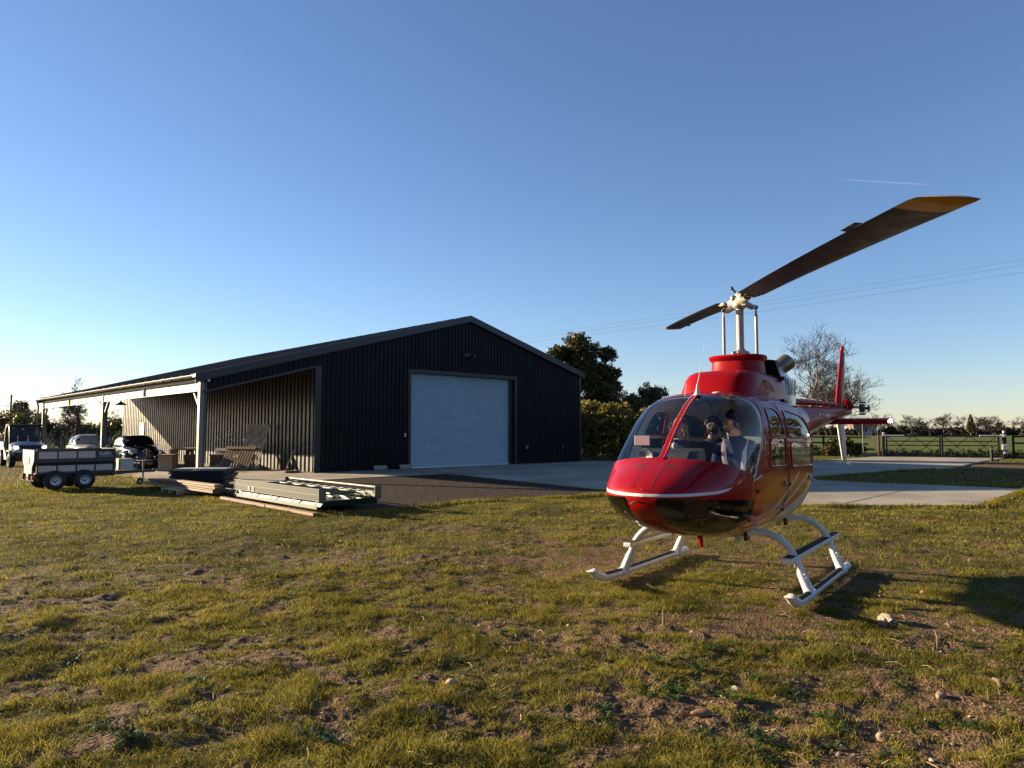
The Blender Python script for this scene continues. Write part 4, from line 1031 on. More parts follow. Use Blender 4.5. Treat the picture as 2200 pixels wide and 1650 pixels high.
for sd in (1, -1):
    mb = MB(); y = sd*0.98
    mb.tube([(-0.66, y, 0.055), (-0.655, y, 0.055), (1.50, y, 0.055)] + arc([(1.50, y, 0.055), (1.66, y, 0.07), (1.80, y, 0.115), (1.88, y, 0.165)], 4)[1:], [0.034, 0.04] + [0.042]*13, 16)
    for q_ in range(len(mb.v)-16, len(mb.v)):
        vx, vy, vz = mb.v[q_]; mb.v[q_] = (1.925 - (vz-0.165)*1.5, y + (vy-y)*1.05, 0.172)
    for sx in (1.16, -0.31): mb.tube([(sx-0.09, y, 0.055), (sx-0.08, y, 0.055), (sx+0.08, y, 0.055), (sx+0.09, y, 0.055)], [0.043, 0.05, 0.05, 0.043], 14); mb.tube([(sx, y-sd*0.01, 0.08), (sx, y-sd*0.055, 0.19), (sx, y-sd*0.085, 0.26)], [0.052, 0.046, 0.040], 12)
    for sx in (1.16, -0.31):
        for k in range(4): z = 0.15 + 0.03*k; mb.sphere((sx+0.03, y-sd*(0.04+0.03*k*0.4)+sd*0.035, z), 0.010, 6, 4)
    sk = mb.build('skid', SKIDW, heli, smooth=45)
    mb = MB()
    for a, b_ in ((1.22, 1.62), (-0.20, 1.06)):
        rg = []
        for x in (a, b_):
            zz = 0.055 if x < 1.5 else 0.067
            rg.append([(x, y + 0.0435*math.cos(t_), zz + 0.0435*math.sin(t_)) for t_ in np.linspace(R(35), R(145), 8)] + [(x, y + 0.040*math.cos(t_), zz + 0.040*math.sin(t_)) for t_ in np.linspace(R(145), R(35), 8)])
        mb.loft(rg)
    mb.pieces('grip_strip', TREAD, sk)
    mb = MB(); yy = sd*0.83
    mb.bbox(-0.82, 1.38, yy-0.045, yy+0.045, 0.355, 0.405, 0.008); 
    stp = mb.build('boarding_step', SKIDW, heli); mb = MB(); mb.box(-0.80, 1.36, yy-0.043, yy+0.043, 0.406, 0.410); mb.build('grip_strip', TREAD, stp)
    mb = MB()
    for sx in (1.15, -0.32): mb.tube([(sx, yy-0.004*sd, 0.37), (sx, yy+0.004*sd, 0.335)], 0.05, 12)
    mb.pieces('step_clamp', SKIDW, stp)
mb = MB(); mb.bbox(0.55, 0.95, -0.10, 0.10, 0.485, 0.53, 0.012); mb.build('belly_panel', WHITE, heli)
mb = MB(); mb.tube([(1.42, 0.0, 0.56), (1.38, 0.0, 0.44)], [0.03, 0.02], 8, flat=0.5); mb.build('belly_aerial', RED, heli)
mb = MB()
for q in (0.03, -0.03): mb.tube([(1.60, q-0.25, 0.62), (1.62, q-0.25, 0.52)], 0.004, 5)
mb.pieces('belly_pin', STEEL, heli)
# ---- cabin lining, seats, panel
lin = []
for p in rest + gd + wb + sa + sb + st:
    m_ = [sum(q[i] for q in p)/len(p) for i in range(3)]
    if -0.62 < m_[0] < 1.95 and m_[2] > 0.60:
        lin.append([(q[0], q[1]*0.972, 1.25 + (q[2]-1.25)*0.972) for q in p][::-1])
mb = MB()
for p in lin: mb.add(p, [tuple(range(len(p)))])
mb.build('cabin_lining', INTL, heli, smooth=40, merge=True, fix=False)
rg_ = ring(-0.58, 48, 0.025); mb = MB(); mb.loft([[(x, y, z) for x, y, z in rg_], [(x+0.03, y, z) for x, y, z in rg_]]); mb.build('cabin_bulkhead', INTL, heli)
mb = MB(); mb.box(-0.54, 1.75, -0.48, 0.48, 0.70, 0.72); mb.build('cabin_floor', INTD, heli)
SEATF = mat('dark_seat_cloth', (0.035, 0.037, 0.042), 0.85, var=0.2, bump=0.2)
for y in (0.31, -0.31):
    mb = MB(); mb.bbox(0.55, 1.05, y-0.20, y+0.20, 0.72, 0.93, 0.03); mb.bbox(0.55, 1.05, y-0.22, y+0.22, 0.935, 1.0, 0.02)
    mb.build('front_seat', SEATF, heli); mb = MB(Matrix.Translation((0.60, y, 0.98)) @ Matrix.Rotation(-0.15, 4, 'Y')); mb.bbox(-0.06, 0.02, -0.21, 0.21, 0.0, 0.50, 0.03); mb.build('seat_back', SEATF, heli)
mb = MB(); mb.bbox(-0.50, -0.02, -0.50, 0.50, 0.76, 0.93, 0.03); mb.build('rear_bench', SEATF, heli)
mb = MB(); mb.box(0.42, 0.50, -0.05, 0.05, 0.72, 1.96); mb.box(0.43, 0.49, -0.42, 0.42, 1.90, 1.95)
for y in (0.61, -0.61): mb.box(0.62, 0.69, y-0.015, y+0.015, 0.95, 1.75)
mb.pieces('cabin_frame', INTL, heli)
mb = MB(); mb.prism([(1.62, 0.70), (2.14, 0.80), (2.10, 1.28), (1.98, 1.40), (1.84, 1.43), (1.80, 1.36), (1.78, 1.12), (1.45, 0.88), (1.40, 0.72)], -0.14, 0.12, axis='y'); 
mb.prism([(1.80, 1.14), (2.04, 1.18), (2.02, 1.32), (1.93, 1.41), (1.80, 1.44), (1.76, 1.38)], -0.42, 0.20, axis='y'); mb.build('instrument_panel', INTD, heli)
mb = MB()
for (y, z, r_) in ((-0.32, 1.28, 0.04), (-0.22, 1.28, 0.04), (-0.12, 1.28, 0.04), (-0.02, 1.28, 0.04), (-0.27, 1.37, 0.03), (-0.1, 1.37, 0.03), (0.08, 1.28, 0.04)): mb.cyl((1.765, y, z), (1.755, y, z), r_, n=12)
mb.pieces('instrument_dial', mat('dial_face', (0.25, 0.25, 0.24), 0.3), heli)
mb = MB(); mb.lathe([(0, 1.50), (0.026, 1.49), (0.03, 1.46), (0.02, 1.44), (0, 1.44)], 10, o=(1.98, -0.02, 0)); mb.tube([(1.98, -0.05, 1.53), (1.98, 0.02, 1.53)], 0.006, 5); mb.build('compass', mat('compass_glass', (0.3, 0.32, 0.33), 0.15), heli)
mb = MB(); mb.bbox(1.84, 1.86, -0.50, -0.33, 1.46, 1.56, 0.006); mb.build('map_holder', mat('pinkish_card', (0.34, 0.19, 0.20), 0.5), heli)
mb = MB(); mb.lathe([(0.0, 0.0), (0.05, 0.01), (0.075, 0.06), (0.08, 0.10), (0.075, 0.11), (0.0, 0.09)], 14, axis='x', o=(1.93, -0.30, 1.36)); mb.build('landing_lamp', STEEL, heli, smooth=50)
for y in (0.33, -0.33):
    mb = MB(); mb.tube([(1.42, y*0.85, 0.72), (1.38, y*0.85, 0.95), (1.34, y*0.85, 1.14)], 0.014, 8); mb.tube([(1.34, y*0.85, 1.12), (1.33, y*0.85, 1.24)], 0.02, 8); mb.build('cyclic_stick', INTD, heli)
    for dy in (-0.1, 0.1):
        mb = MB(); mb.tube([(1.95, y+dy, 0.72), (1.98, y+dy, 0.80)], 0.012, 8); mb.tube([(1.98, y+dy-0.04, 0.80), (1.98, y+dy+0.04, 0.80)], 0.016, 8); mb.build('pedal', STEEL, heli)
mb = MB(); mb.tube(arc([(1.35, 0.02, 1.96), (1.32, 0.10, 1.90), (1.22, 0.08, 1.86), (1.1, 0.0, 1.90)], 6), 0.007, 6); mb.bbox(1.05, 1.30, -0.10, 0.10, 1.90, 1.955, 0.01); mb.build('overhead_console', INTD, heli)
mb = MB(); mb.tube(arc([(1.12, 0.03, 1.90), (1.12, 0.04, 1.75), (1.15, 0.02, 1.60), (1.10, 0.05, 1.5)], 6), 0.006, 6); mb.build('headset_lead', INTD, heli)

# ---- people on board: one skinned surface each, materials by limb
SKIN = mat('skin', (0.48, 0.27, 0.19), 0.5, var=0.06, vscale=20)
def person(label, loc, rz, shirt, trousers, hair, yaw=0.0, nod=0.0, lean=(0, 0), arms=None, long_hair=False, beard=None, group=None, scale=1.0):
    root = thing('person', label, 'person', loc, rz, group); root.scale = (scale,)*3
    V = []; Rr = []; E_ = []; K = []
    def v(p, r, par=None, kind='shirt'):
        V.append(Vector(p)); Rr.append(r); K.append(kind)
        if par is not None: E_.append((par, len(V)-1))
        return len(V)-1
    lx, ly = lean
    pel = v((0, 0, 0.10), 0.145, None, 'trousers'); be = v((lx*0.3, ly*0.3, 0.24), 0.14, pel); ch = v((lx*0.7, ly*0.7, 0.38), 0.145, be); uc = v((lx, ly, 0.49), 0.115, ch)
    nk = v((lx+0.01, ly, 0.585), 0.054, uc, 'skin')
    HR = Matrix.Translation((lx+0.01, ly, 0.60)) @ Matrix.Rotation(yaw, 4, 'Z') @ Matrix.Rotation(nod, 4, 'Y')
    H_ = lambda p: HR @ Vector(p)
    hb_ = v(H_((0.012, 0, 0.055)), 0.062, nk, 'skin'); sk_ = v(H_((0.012, 0, 0.125)), 0.080, hb_, 'skin'); cr_ = v(H_((-0.004, 0, 0.175)), 0.072, sk_, 'skin')
    jw = v(H_((0.058, 0, 0.035)), 0.036, hb_, 'skin'); ns_ = v(H_((0.104, 0, 0.092)), 0.011, sk_, 'skin'); nt_ = v(H_((0.112, 0, 0.078)), 0.009, ns_, 'skin')
    arms = arms or {}
    for sd in (1, -1):
        sh = v((lx-0.005, ly+sd*0.165, 0.475), 0.062, uc); el_, wr_ = arms.get(sd, ((0.10, sd*0.24, 0.23), (0.34, sd*0.20, 0.20)))
        el = v(el_, 0.043, sh); wr = v(wr_, 0.027, el, 'skin'); d_ = (Vector(wr_)-Vector(el_)).normalized(); side = d_.cross(Vector((0, 0, 1))).normalized()
        pm = v(Vector(wr_) + d_*0.065 - Vector((0, 0, 0.008)), 0.026, wr, 'skin')
        for k, (off, ln) in enumerate(((-0.030, 0.070), (-0.010, 0.080), (0.011, 0.076), (0.031, 0.060))):
            b_ = Vector(wr_) + d_*0.095 + side*off; f1 = v(b_, 0.0095, pm, 'skin'); f2 = v(b_ + d_*ln*0.5 - Vector((0, 0, ln*0.25)), 0.0088, f1, 'skin'); v(b_ + d_*ln*0.6 - Vector((0, 0, ln*0.8)), 0.0075, f2, 'skin')
        t1 = v(Vector(wr_) + d_*0.05 - side*0.045*sd*-1 - Vector((0, 0, 0.015)), 0.011, pm, 'skin'); v(V[t1] + d_*0.035 - Vector((0, 0, 0.02)), 0.009, t1, 'skin')
        hp = v((0.08, sd*0.09, 0.09), 0.085, pel, 'trousers'); kn = v((0.46, sd*0.15, 0.13), 0.058, hp, 'trousers'); fz_ = (0.80 - loc[2])/scale; an = v((0.60, sd*0.15, fz_), 0.042, kn, 'trousers'); v((0.73, sd*0.155, fz_-0.02), 0.032, an, 'shoe')
    me = bpy.data.meshes.new('body'); me.from_pydata([tuple(q) for q in V], E_, []); o = bpy.data.objects.new('body', me); col.objects.link(o)
    sm = o.modifiers.new('skin', 'SKIN'); o.modifiers.new('sub', 'SUBSURF').levels = 2; o.modifiers['sub'].render_levels = 2
    for i, sv in enumerate(me.skin_vertices[0].data): sv.radius = (Rr[i], Rr[i]); sv.use_root = (i == 0)
    bpy.context.view_layer.update(); dg = bpy.context.evaluated_depsgraph_get(); m2 = bpy.data.meshes.new_from_object(o.evaluated_get(dg)); o.modifiers.clear(); o.data = m2; o.parent = root
    kinds = ['skin', 'shirt', 'trousers', 'shoe']; m2.materials.clear()
    for mm in (SKIN, shirt, trousers, BLK): m2.materials.append(mm)
    A_ = np.array([V[a] for a, b_ in E_]); B_ = np.array([V[b_] for a, b_ in E_]); KK = [kinds.index(K[b_]) for a, b_ in E_]; D_ = B_-A_; L2 = (D_**2).sum(1) + 1e-9
    RA = np.array([Rr[a] for a, b_ in E_]); RB = np.array([Rr[b_] for a, b_ in E_])
    for p in m2.polygons:
        c = np.array(p.center); tt = np.clip(((c-A_)*D_).sum(1)/L2, 0, 1); dd = np.linalg.norm(c - A_ - D_*tt[:, None], axis=1) - (RA+(RB-RA)*tt)
        k = KK[int(np.argmin(dd))]
        e_ = int(np.argmin(dd))
        if K[E_[e_][1]] == 'skin' and K[E_[e_][0]] == 'shirt' and tt[e_] < 0.82: k = 1
        p.material_index = k; p.use_smooth = True
    # hair
    def shell(name, m, test, grow):
        mb = MB()
        for i in range(20):
            for j in range(28):
                pts = []
                for (a, b_) in ((i, j), (i+1, j), (i+1, j+1), (i, j+1)):
                    ph = math.pi*a/20; th = 2*math.pi*b_/28; x, y, z = math.sin(ph)*math.cos(th), math.sin(ph)*math.sin(th), math.cos(ph); pts.append((x, y, z))
                c = [sum(q[k] for q in pts)/4 for k in range(3)]
                if test(*c):
                    w_ = lambda q: 1 + 0.05*math.sin(23*q[0]+9*q[2])*math.sin(17*q[1])
                    mb.add([tuple(H_((0.004 + q[0]*(0.094+grow)*w_(q), q[1]*(0.080+grow)*w_(q), 0.125 + q[2]*(0.115+grow)*w_(q)))) for q in pts], [(0, 1, 2, 3)])
        return mb.build(name, m, root, smooth=60, merge=True)
    shell('hair', hair, lambda x, y, z: (z > 0.42 - 0.9*max(0, -x) - (0.5 if long_hair and x < 0.3 else 0) and not (x > 0.45 and z < 0.72)), 0.006)
    if long_hair:
        mb = MB()
        for sd in (1, -1): mb.tube([H_((0.0, sd*0.07, 0.14)), H_((-0.01, sd*0.082, 0.04)), H_((0.0, sd*0.085, -0.06)), H_((0.02, sd*0.08, -0.15))], [0.03, 0.033, 0.028, 0.014], 10)
        mb.tube([H_((-0.06, 0, 0.15)), H_((-0.08, 0, 0.02)), H_((-0.07, 0, -0.10))], [0.06, 0.06, 0.03], 10); mb.build('hair_lengths', hair, root, smooth=60)
    if beard: shell('beard', beard, lambda x, y, z: x > 0.15 and z < -0.28, 0.004)
    mb = MB()
    for sd in (1, -1): mb.sphere(H_((0.080, sd*0.030, 0.118)), 0.011, 8, 6)
    mb.pieces('eye', mat('eye', (0.08, 0.06, 0.05), 0.2), root); mb = MB()
    mb.tube([H_((0.091, -0.024, 0.048)), H_((0.097, 0, 0.047)), H_((0.091, 0.024, 0.048))], 0.0055, 6)
    mb.build('mouth', mat('lips', (0.35, 0.12, 0.10), 0.5), root)
    mb = MB()
    for sd in (1, -1): mb.tube([H_((0.088, sd*0.012, 0.140)), H_((0.086, sd*0.045, 0.142))], 0.005, 5)
    mb.pieces('eyebrow', hair, root)
    mb = MB(); bnd = [H_((0.0, 0.098*math.sin(a), 0.12 + 0.125*math.cos(a))) for a in np.linspace(-1.45, 1.45, 16)]
    mb.tube(bnd, 0.010, 8); hs = mb.build('headset', BLK, root, smooth=60)
    for sd in (1, -1):
        mb = MB(); p = H_((0.0, sd*0.088, 0.105)); q = H_((0.0, sd*0.125, 0.105)); d_ = q-p; mb.tube([p, p + d_*0.3, p + d_*0.9, q], [0.036, 0.042, 0.038, 0.02], 16); mb.build('ear_cup', BLK, hs, smooth=50)
    mb = MB(); mb.tube(arc([H_((0.03, 0.10, 0.09)), H_((0.09, 0.075, 0.06)), H_((0.115, 0.03, 0.045))], 5), 0.004, 6); mb.sphere(H_((0.118, 0.015, 0.045)), 0.014, 8, 6); mb.build('microphone', BLK, hs)
    return root, H_
NAVY = mat('navy_shirt_cloth', (0.018, 0.028, 0.075), 0.85, var=0.2, vscale=12, bump=0.2, bscale=40)
DJ = mat('charcoal_jacket_cloth', (0.022, 0.022, 0.026), 0.85, var=0.25, vscale=12, bump=0.2, bscale=40)
BJ = mat('brown_coat_cloth', (0.05, 0.035, 0.03), 0.85, var=0.25, vscale=12)
DARKH = mat('dark_hair', (0.018, 0.012, 0.009), 0.6, var=0.3, vscale=60); FAIRH = mat('fair_hair', (0.36, 0.22, 0.11), 0.55, var=0.3, vscale=60)
JEAN = mat('dark_trousers_cloth', (0.03, 0.035, 0.05), 0.9, var=0.2)
def hloc(s, l, z): p = HM + HF*s + HL*l; return (p.x, p.y, z)
pil_, Hp = person('person in navy shirt with pale harness straps, in the front seat beside the door', hloc(0.80, 0.31, 0.885), HRZ, NAVY, JEAN, DARKH, scale=1.12, yaw=-0.75, nod=0.12, lean=(0.12, -0.08),
       arms={1: ((0.18, 0.29, 0.22), (0.42, 0.16, 0.17)), -1: ((0.25, -0.24, 0.25), (0.52, -0.14, 0.26))})
mb = MB()
for sd in (1, -1): mb.tube(arc([(-0.02, sd*0.11-0.06, 0.54), (0.12, sd*0.10-0.07, 0.56), (0.20, sd*0.095-0.07, 0.47), (0.215, sd*0.08-0.06, 0.33), (0.18, sd*0.02-0.03, 0.18)], 5), 0.024, 6, flat=0.25)
mb.pieces('harness_strap', mat('pale_webbing', (0.52, 0.42, 0.38), 0.8), pil_)
mb = MB(); mb.bbox(0.15, 0.20, -0.10, 0.06, 0.13, 0.20, 0.01); mb.build('harness_buckle', STEEL, pil_)
person('bearded person with dark hair in a brown coat, in the back of the helicopter', hloc(-0.10, -0.36, 0.94), HRZ, BJ, JEAN, DARKH, yaw=0.1, beard=DARKH, lean=(0.12, 0.02))
person('fair-haired person with headset in a charcoal jacket, in the front seat nearer the barn', hloc(0.82, -0.38, 0.93), HRZ, DJ, JEAN, FAIRH, yaw=0.75, nod=0.05, lean=(0.10, -0.02), long_hair=True)
# ------------------------------------------------------------------ vehicles on the left
TYRE = mat('tyre_rubber', (0.022, 0.021, 0.020), 0.8, var=0.2, bump=0.3, bscale=60)
DUSTY = mat('dusty_tyre', (0.16, 0.13, 0.10), 0.9, var=0.35, vscale=12)
RIM = mat('grey_rim', (0.42, 0.43, 0.45), 0.35, metal=0.5)
CHROME = mat('chrome', (0.75, 0.74, 0.72), 0.12, metal=1.0)
DKG = mat('dark_grey_paint', (0.035, 0.035, 0.037), 0.4, var=0.15)
def wheel(parent, c, r, w, name='wheel', rimm=None, tyrem=None, knobs=0, rr=0.55, side=1, chrome=False):
    """axle along local y; side = +1 when the outer face looks to +y"""
    mb = MB(Matrix.Translation(c)); mb.lathe([(r*rr, -w/2), (r*0.86, -w/2), (r*0.97, -w*0.38), (r, -w*0.2), (r, w*0.2), (r*0.97, w*0.38), (r*0.86, w/2), (r*rr, w/2)], 28, axis='y')
    if knobs:
        for i in range(knobs):
            a = 2*math.pi*i/knobs
            for q in (-1, 1):
                o = mb.M; mb.M = mb.M @ Matrix.Rotation(a + q*0.05, 4, 'Y'); mb.box(r*0.97, r*1.05, q*w*0.12 - w*0.16, q*w*0.12 + w*0.16, -0.018, 0.018); mb.M = o
    ty = mb.build(name, tyrem or TYRE, parent, smooth=40)
    mb = MB(Matrix.Translation(c)); s = side; f = w*0.42*s
    mb.lathe([(r*rr*1.02, f*1.05), (r*rr*0.95, f), (r*rr*0.86, f*0.45), (r*rr*0.5, f*0.35), (r*rr*0.42, f*0.6), (r*rr*0.22, f*0.75), (0.001, f*0.8)], 24, axis='y')
    for i in range(5): a = 2*math.pi*i/5; mb.sphere((r*rr*0.36*math.cos(a), f*0.68, r*rr*0.36*math.sin(a)), r*0.035, 6, 4)
    mb.build('rim', rimm or RIM, ty, smooth=40); return ty
# ---- twin-axle tipping trailer (local x = forward to the hitch, y = left, origin rear right corner on the ground)
tr = thing('trailer', 'dark grey twin-axle tipper trailer with checker-plate sides, standing on the grass', 'trailer', (-12.88, 19.3, 0), math.atan2(0.74, 0.673))
CHK = bpy.data.materials.new('checker_plate'); CHK.use_nodes = True; t = CHK.node_tree; b = t.nodes['Principled BSDF']; b.inputs['Base Color'].default_value = (0.42, 0.41, 0.39, 1); b.inputs['Metallic'].default_value = 0.55; b.inputs['Roughness'].default_value = 0.38
tc = N(t, 'ShaderNodeTexCoord'); mp = N(t, 'ShaderNodeMapping'); mp.inputs['Rotation'].default_value = (0, R(45), 0); ck = N(t, 'ShaderNodeTexChecker'); ck.inputs['Scale'].default_value = 38
ck.inputs['Color1'].default_value = (0.62, 0.61, 0.57, 1); ck.inputs['Color2'].default_value = (0.26, 0.26, 0.25, 1)
t.links.new(tc.outputs['Object'], mp.inputs[0]); t.links.new(mp.outputs[0], ck.inputs['Vector']); t.links.new(ck.outputs['Color'], b.inputs['Base Color'])
bp = N(t, 'ShaderNodeBump'); bp.inputs['Strength'].default_value = 0.6; bp.inputs['Distance'].default_value = 0.004; t.links.new(ck.outputs['Fac'], bp.inputs['Height']); t.links.new(bp.outputs[0], b.inputs['Normal'])
TL, TW, z0, z1 = 1.96, 1.15, 0.40, 1.08
for y, s in ((0, -1), (TW, 1)):
    mb = MB(); yo = lambda z: y + s*(0.03*math.sin((z-z0)/(z1-z0)*math.pi)*0 + (0.0 if z < 0.74 else 0.035*min(1, (z-0.74)/0.08)))
    prof = [(y, z0+0.08), (y, 0.68), (y + s*0.045, 0.76), (y + s*0.045, z1)]       # side is folded outwards at mid height
    for (ya, za), (yb, zb) in zip(prof[:-1], prof[1:]): mb.add([(0.02, ya, za), (TL, ya, za), (TL, yb, zb), (0.02, yb, zb), (0.02, ya - s*0.02, za), (TL, ya - s*0.02, za), (TL, yb - s*0.02, zb), (0.02, yb - s*0.02, zb)], [(0, 1, 2, 3), (7, 6, 5, 4), (0, 4, 5, 1), (3, 2, 6, 7), (0, 3, 7, 4), (1, 5, 6, 2)])
    mb.box(0.0, TL+0.02, min(y+s*0.03, y+s*0.075), max(y+s*0.03, y+s*0.075), z1, z1+0.035)
    sp = mb.build('side_panel', DKG, tr)
    for k in range(4):       # lower row of plate insets, then the upper row
        mb = MB(); a = 0.06 + k*0.475; mb.box(a, a+0.43, min(y+s*0.001, y+s*0.006), max(y+s*0.001, y+s*0.006), z0+0.10, 0.665); mb.build('checker_inset', CHK, sp)
        if k < 3: mb = MB(); mb.box(a, a+0.43, min(y+s*0.046, y+s*0.051), max(y+s*0.046, y+s*0.051), 0.86, z1-0.03); mb.build('checker_inset', CHK, sp)
    mb = MB()
    for k in range(5): a = 0.02 + k*0.475; mb.box(a, a+0.035, min(y, y+s*0.02), max(y, y+s*0.02), z0+0.08, 0.68)
    mb.pieces('side_rib', DKG, sp)
text_mesh('lettering', 'Kellfri', 0.13, WHITEP, tr, (1.70, -0.0525, 0.94), (R(90), 0, 0), bold=0.003)
mb = MB(); mb.box(1.52, 1.90, -0.0512, -0.048, 0.895, 0.905); mb.build('white_line', WHITEP, tr)
mb = MB(); mb.box(TL, TL+0.03, 0.0, TW, z0+0.05, z1+0.04); mb.box(TL+0.03, TL+0.06, 0.02, TW-0.02, z1, z1+0.04); mb.build('headboard', DKG, tr)
mb = MB(); mb.box(0, TL, 0.0, TW, z0+0.03, z0+0.08); mb.box(0.05, TL+0.1, 0.22, 0.32, z0-0.08, z0+0.03); mb.box(0.05, TL+0.1, TW-0.32, TW-0.22, z0-0.08, z0+0.03); mb.build('bed_floor', DKG, tr)
GATE = mat('cream_galvanised_gate', (0.36, 0.335, 0.25), 0.45, metal=0.2, var=0.08)
mb = MB(); mb.prism([(0.04, z1+0.02), (TW-0.04, z1+0.02), (TW-0.04, 0.80), (TW-0.22, 0.62), (TW-0.22, 0.36), (0.22, 0.36), (0.22, 0.62), (0.04, 0.80)], -0.035, -0.005, axis='x'); g_ = mb.build('tailgate', GATE, tr)
mb = MB(); mb.box(-0.043, -0.036, 0.42, 0.72, 0.70, 0.92); mb.build('number_plate_frame', BLACKP, g_); mb = MB(); mb.box(-0.0465, -0.0432, 0.45, 0.69, 0.73, 0.80); mb.box(-0.0465, -0.0432, 0.45, 0.69, 0.83, 0.89); mb.build('plate_sticker', WHITEP, g_)
mb = MB()
for y in (0.30, TW-0.30): mb.bbox(-0.09, -0.036, y-0.035, y+0.035, 0.28, 0.46, 0.012)
mb.bbox(-0.07, -0.0, 0.0, 0.12, 0.30, 0.40, 0.01, 1); mb.bbox(-0.07, 0.0, TW-0.12, TW, 0.30, 0.40, 0.01, 1); mb.box(-0.04, 0.02, 0.0, TW, 0.26, 0.32)
mb.pieces('tail_lamp', [DKG, mat('tail_lens', (0.45, 0.05, 0.02), 0.25)], tr)
for a in (0.45, 1.17):
    for y, s in ((-0.09, -1), (TW+0.09, 1)): wheel(tr, (a, y, 0.27), 0.27, 0.19, side=s, rr=0.52)
    mb = MB(); mb.cyl((a, -0.05, 0.27), (a, TW+0.05, 0.27), 0.03, n=10); mb.build('axle', DKG, tr)
mb = MB(); mb.tube([(0.45, 0.02, 0.27), (0.81, 0.02, 0.36), (1.17, 0.02, 0.27)], 0.03, 8); mb.tube([(0.45, TW-0.02, 0.27), (0.81, TW-0.02, 0.36), (1.17, TW-0.02, 0.27)], 0.03, 8); mb.pieces('bogie_beam', DKG, tr)
mb = MB(); yc = TW/2; mb.box(TL, TL+1.35, yc-0.04, yc+0.04, 0.36, 0.44); mb.tube([(TL, yc-0.4, 0.38), (TL+0.75, yc-0.04, 0.38)], 0.03, 8); mb.tube([(TL, yc+0.4, 0.38), (TL+0.75, yc+0.04, 0.38)], 0.03, 8); mb.build('drawbar', DKG, tr)
mb = MB(); mb.tube([(TL+1.30, yc, 0.42), (TL+1.55, yc, 0.44), (TL+1.72, yc, 0.43)], [0.035, 0.04, 0.045], 10); mb.tube([(TL+1.60, yc, 0.46), (TL+1.48, yc, 0.58), (TL+1.44, yc, 0.66)], 0.014, 8); mb.build('hitch_coupling', GALV, tr)
mb = MB(); jx = TL+0.98; mb.cyl((jx, yc-0.10, 0.22), (jx, yc-0.10, 0.74), 0.028, n=12); mb.cyl((jx, yc-0.10, 0.08), (jx, yc-0.10, 0.3), 0.02, n=10); mb.tube([(jx, yc-0.10, 0.74), (jx+0.03, yc-0.10, 0.77), (jx+0.1, yc-0.10, 0.77)], 0.01, 6); jk = mb.build('jockey_stand', GALV, tr); wheel(jk, (jx-0.09, yc-0.10, 0.105), 0.105, 0.06, name='jockey_wheel', rr=0.5, side=-1)
mb = MB(); mb.bbox(TL+0.28, TL+0.66, yc-0.22, yc+0.10, 0.46, 0.80, 0.012); bx = mb.build('battery_box', mat('pale_cream_box', (0.45, 0.46, 0.39), 0.5), tr)
mb = MB(); mb.tube(arc([(TL+0.62, yc-0.16, 0.80), (TL+0.74, yc-0.20, 0.70), (TL+0.82, yc-0.22, 0.48), (TL+0.66, yc-0.28, 0.33), (TL+0.2, yc-0.26, 0.35)], 6), 0.008, 6); mb.tube(arc([(TL+0.6, yc-0.15, 0.81), (TL+0.78, yc-0.1, 0.66), (TL+0.8, yc-0.1, 0.45)], 6), 0.008, 6); mb.pieces('hydraulic_hose', BLACKP, bx)

# ---- utility buggy: local x forward, y left
ut = thing('utility_buggy', 'white and blue-grey open utility buggy with black roof and headlights on, at the left edge', 'utility vehicle', (-22.6, 33.0, 0), math.atan2(-0.71, 0.70))
UB = paint('blue_grey_buggy', (0.36, 0.38, 0.40), 0.45); UW = mat('pale_buggy_panel', (0.34, 0.32, 0.28), 0.45, var=0.08)
for x in (0.98, -0.98):
    for y, s in ((0.62, 1), (-0.62, -1)): wheel(ut, (x, y, 0.33), 0.33, 0.24, side=s, knobs=18, rimm=DUSTY, tyrem=DUSTY if x > 5 else TYRE)
mb = MB(); mb.loft([[(x, y, z) for y, z in ((-w_, zb), (-w_, zt-0.08), (-w_*0.75, zt), (0, zt+0.03), (w_*0.75, zt), (w_, zt-0.08), (w_, zb))] for x, w_, zb, zt in ((0.50, 0.66, 0.75, 1.13), (0.9, 0.68, 0.74, 1.10), (1.25, 0.66, 0.72, 1.0), (1.42, 0.55, 0.70, 0.90), (1.46, 0.48, 0.66, 0.82))])
hd = mb.build('hood', UB, ut, smooth=30)
mb = MB(); mb.loft([[(x, -0.42, z), (x, 0.42, z), (x, 0.46, z-0.06), (x, -0.46, z-0.06)] for x, z in ((1.34, 1.0), (1.47, 0.88))]); mb.box(1.40, 1.47, -0.5, 0.5, 0.40, 0.66); mb.build('grille', BLACKP, hd)
LITW = mat('lit_headlight', (1, 1, 1), 0.2, emis=((1.0, 0.97, 0.9), 9.0))
for s in (1, -1): mb = MB(); mb.loft([[(x, s*(0.50+q), 0.93), (x, s*(0.60+q*0.3), 0.95), (x, s*(0.62+q*0.3), 0.89), (x, s*(0.50+q), 0.86)] for x, q in ((1.30, 0.0), (1.44, -0.03))]); mb.build('headlight', LITW, hd)
mb = MB(); mb.box(0.45, 1.35, -0.5, 0.5, 0.28, 0.72); mb.box(-1.35, 0.5, -0.55, 0.55, 0.30, 0.42)
for x in (0.98, -0.98):
    for s in (1, -1): mb.prism([(x-0.46, 0.55), (x-0.34, 0.78), (x+0.34, 0.78), (x+0.48, 0.52), (x+0.38, 0.52), (x+0.28, 0.71), (x-0.28, 0.71), (x-0.38, 0.55)], min(s*0.50, s*0.78), max(s*0.50, s*0.78), axis='y')
mb.box(1.36, 1.50, -0.55, 0.55, 0.38, 0.62); mb.build('chassis', BLACKP, ut)
mb = MB()
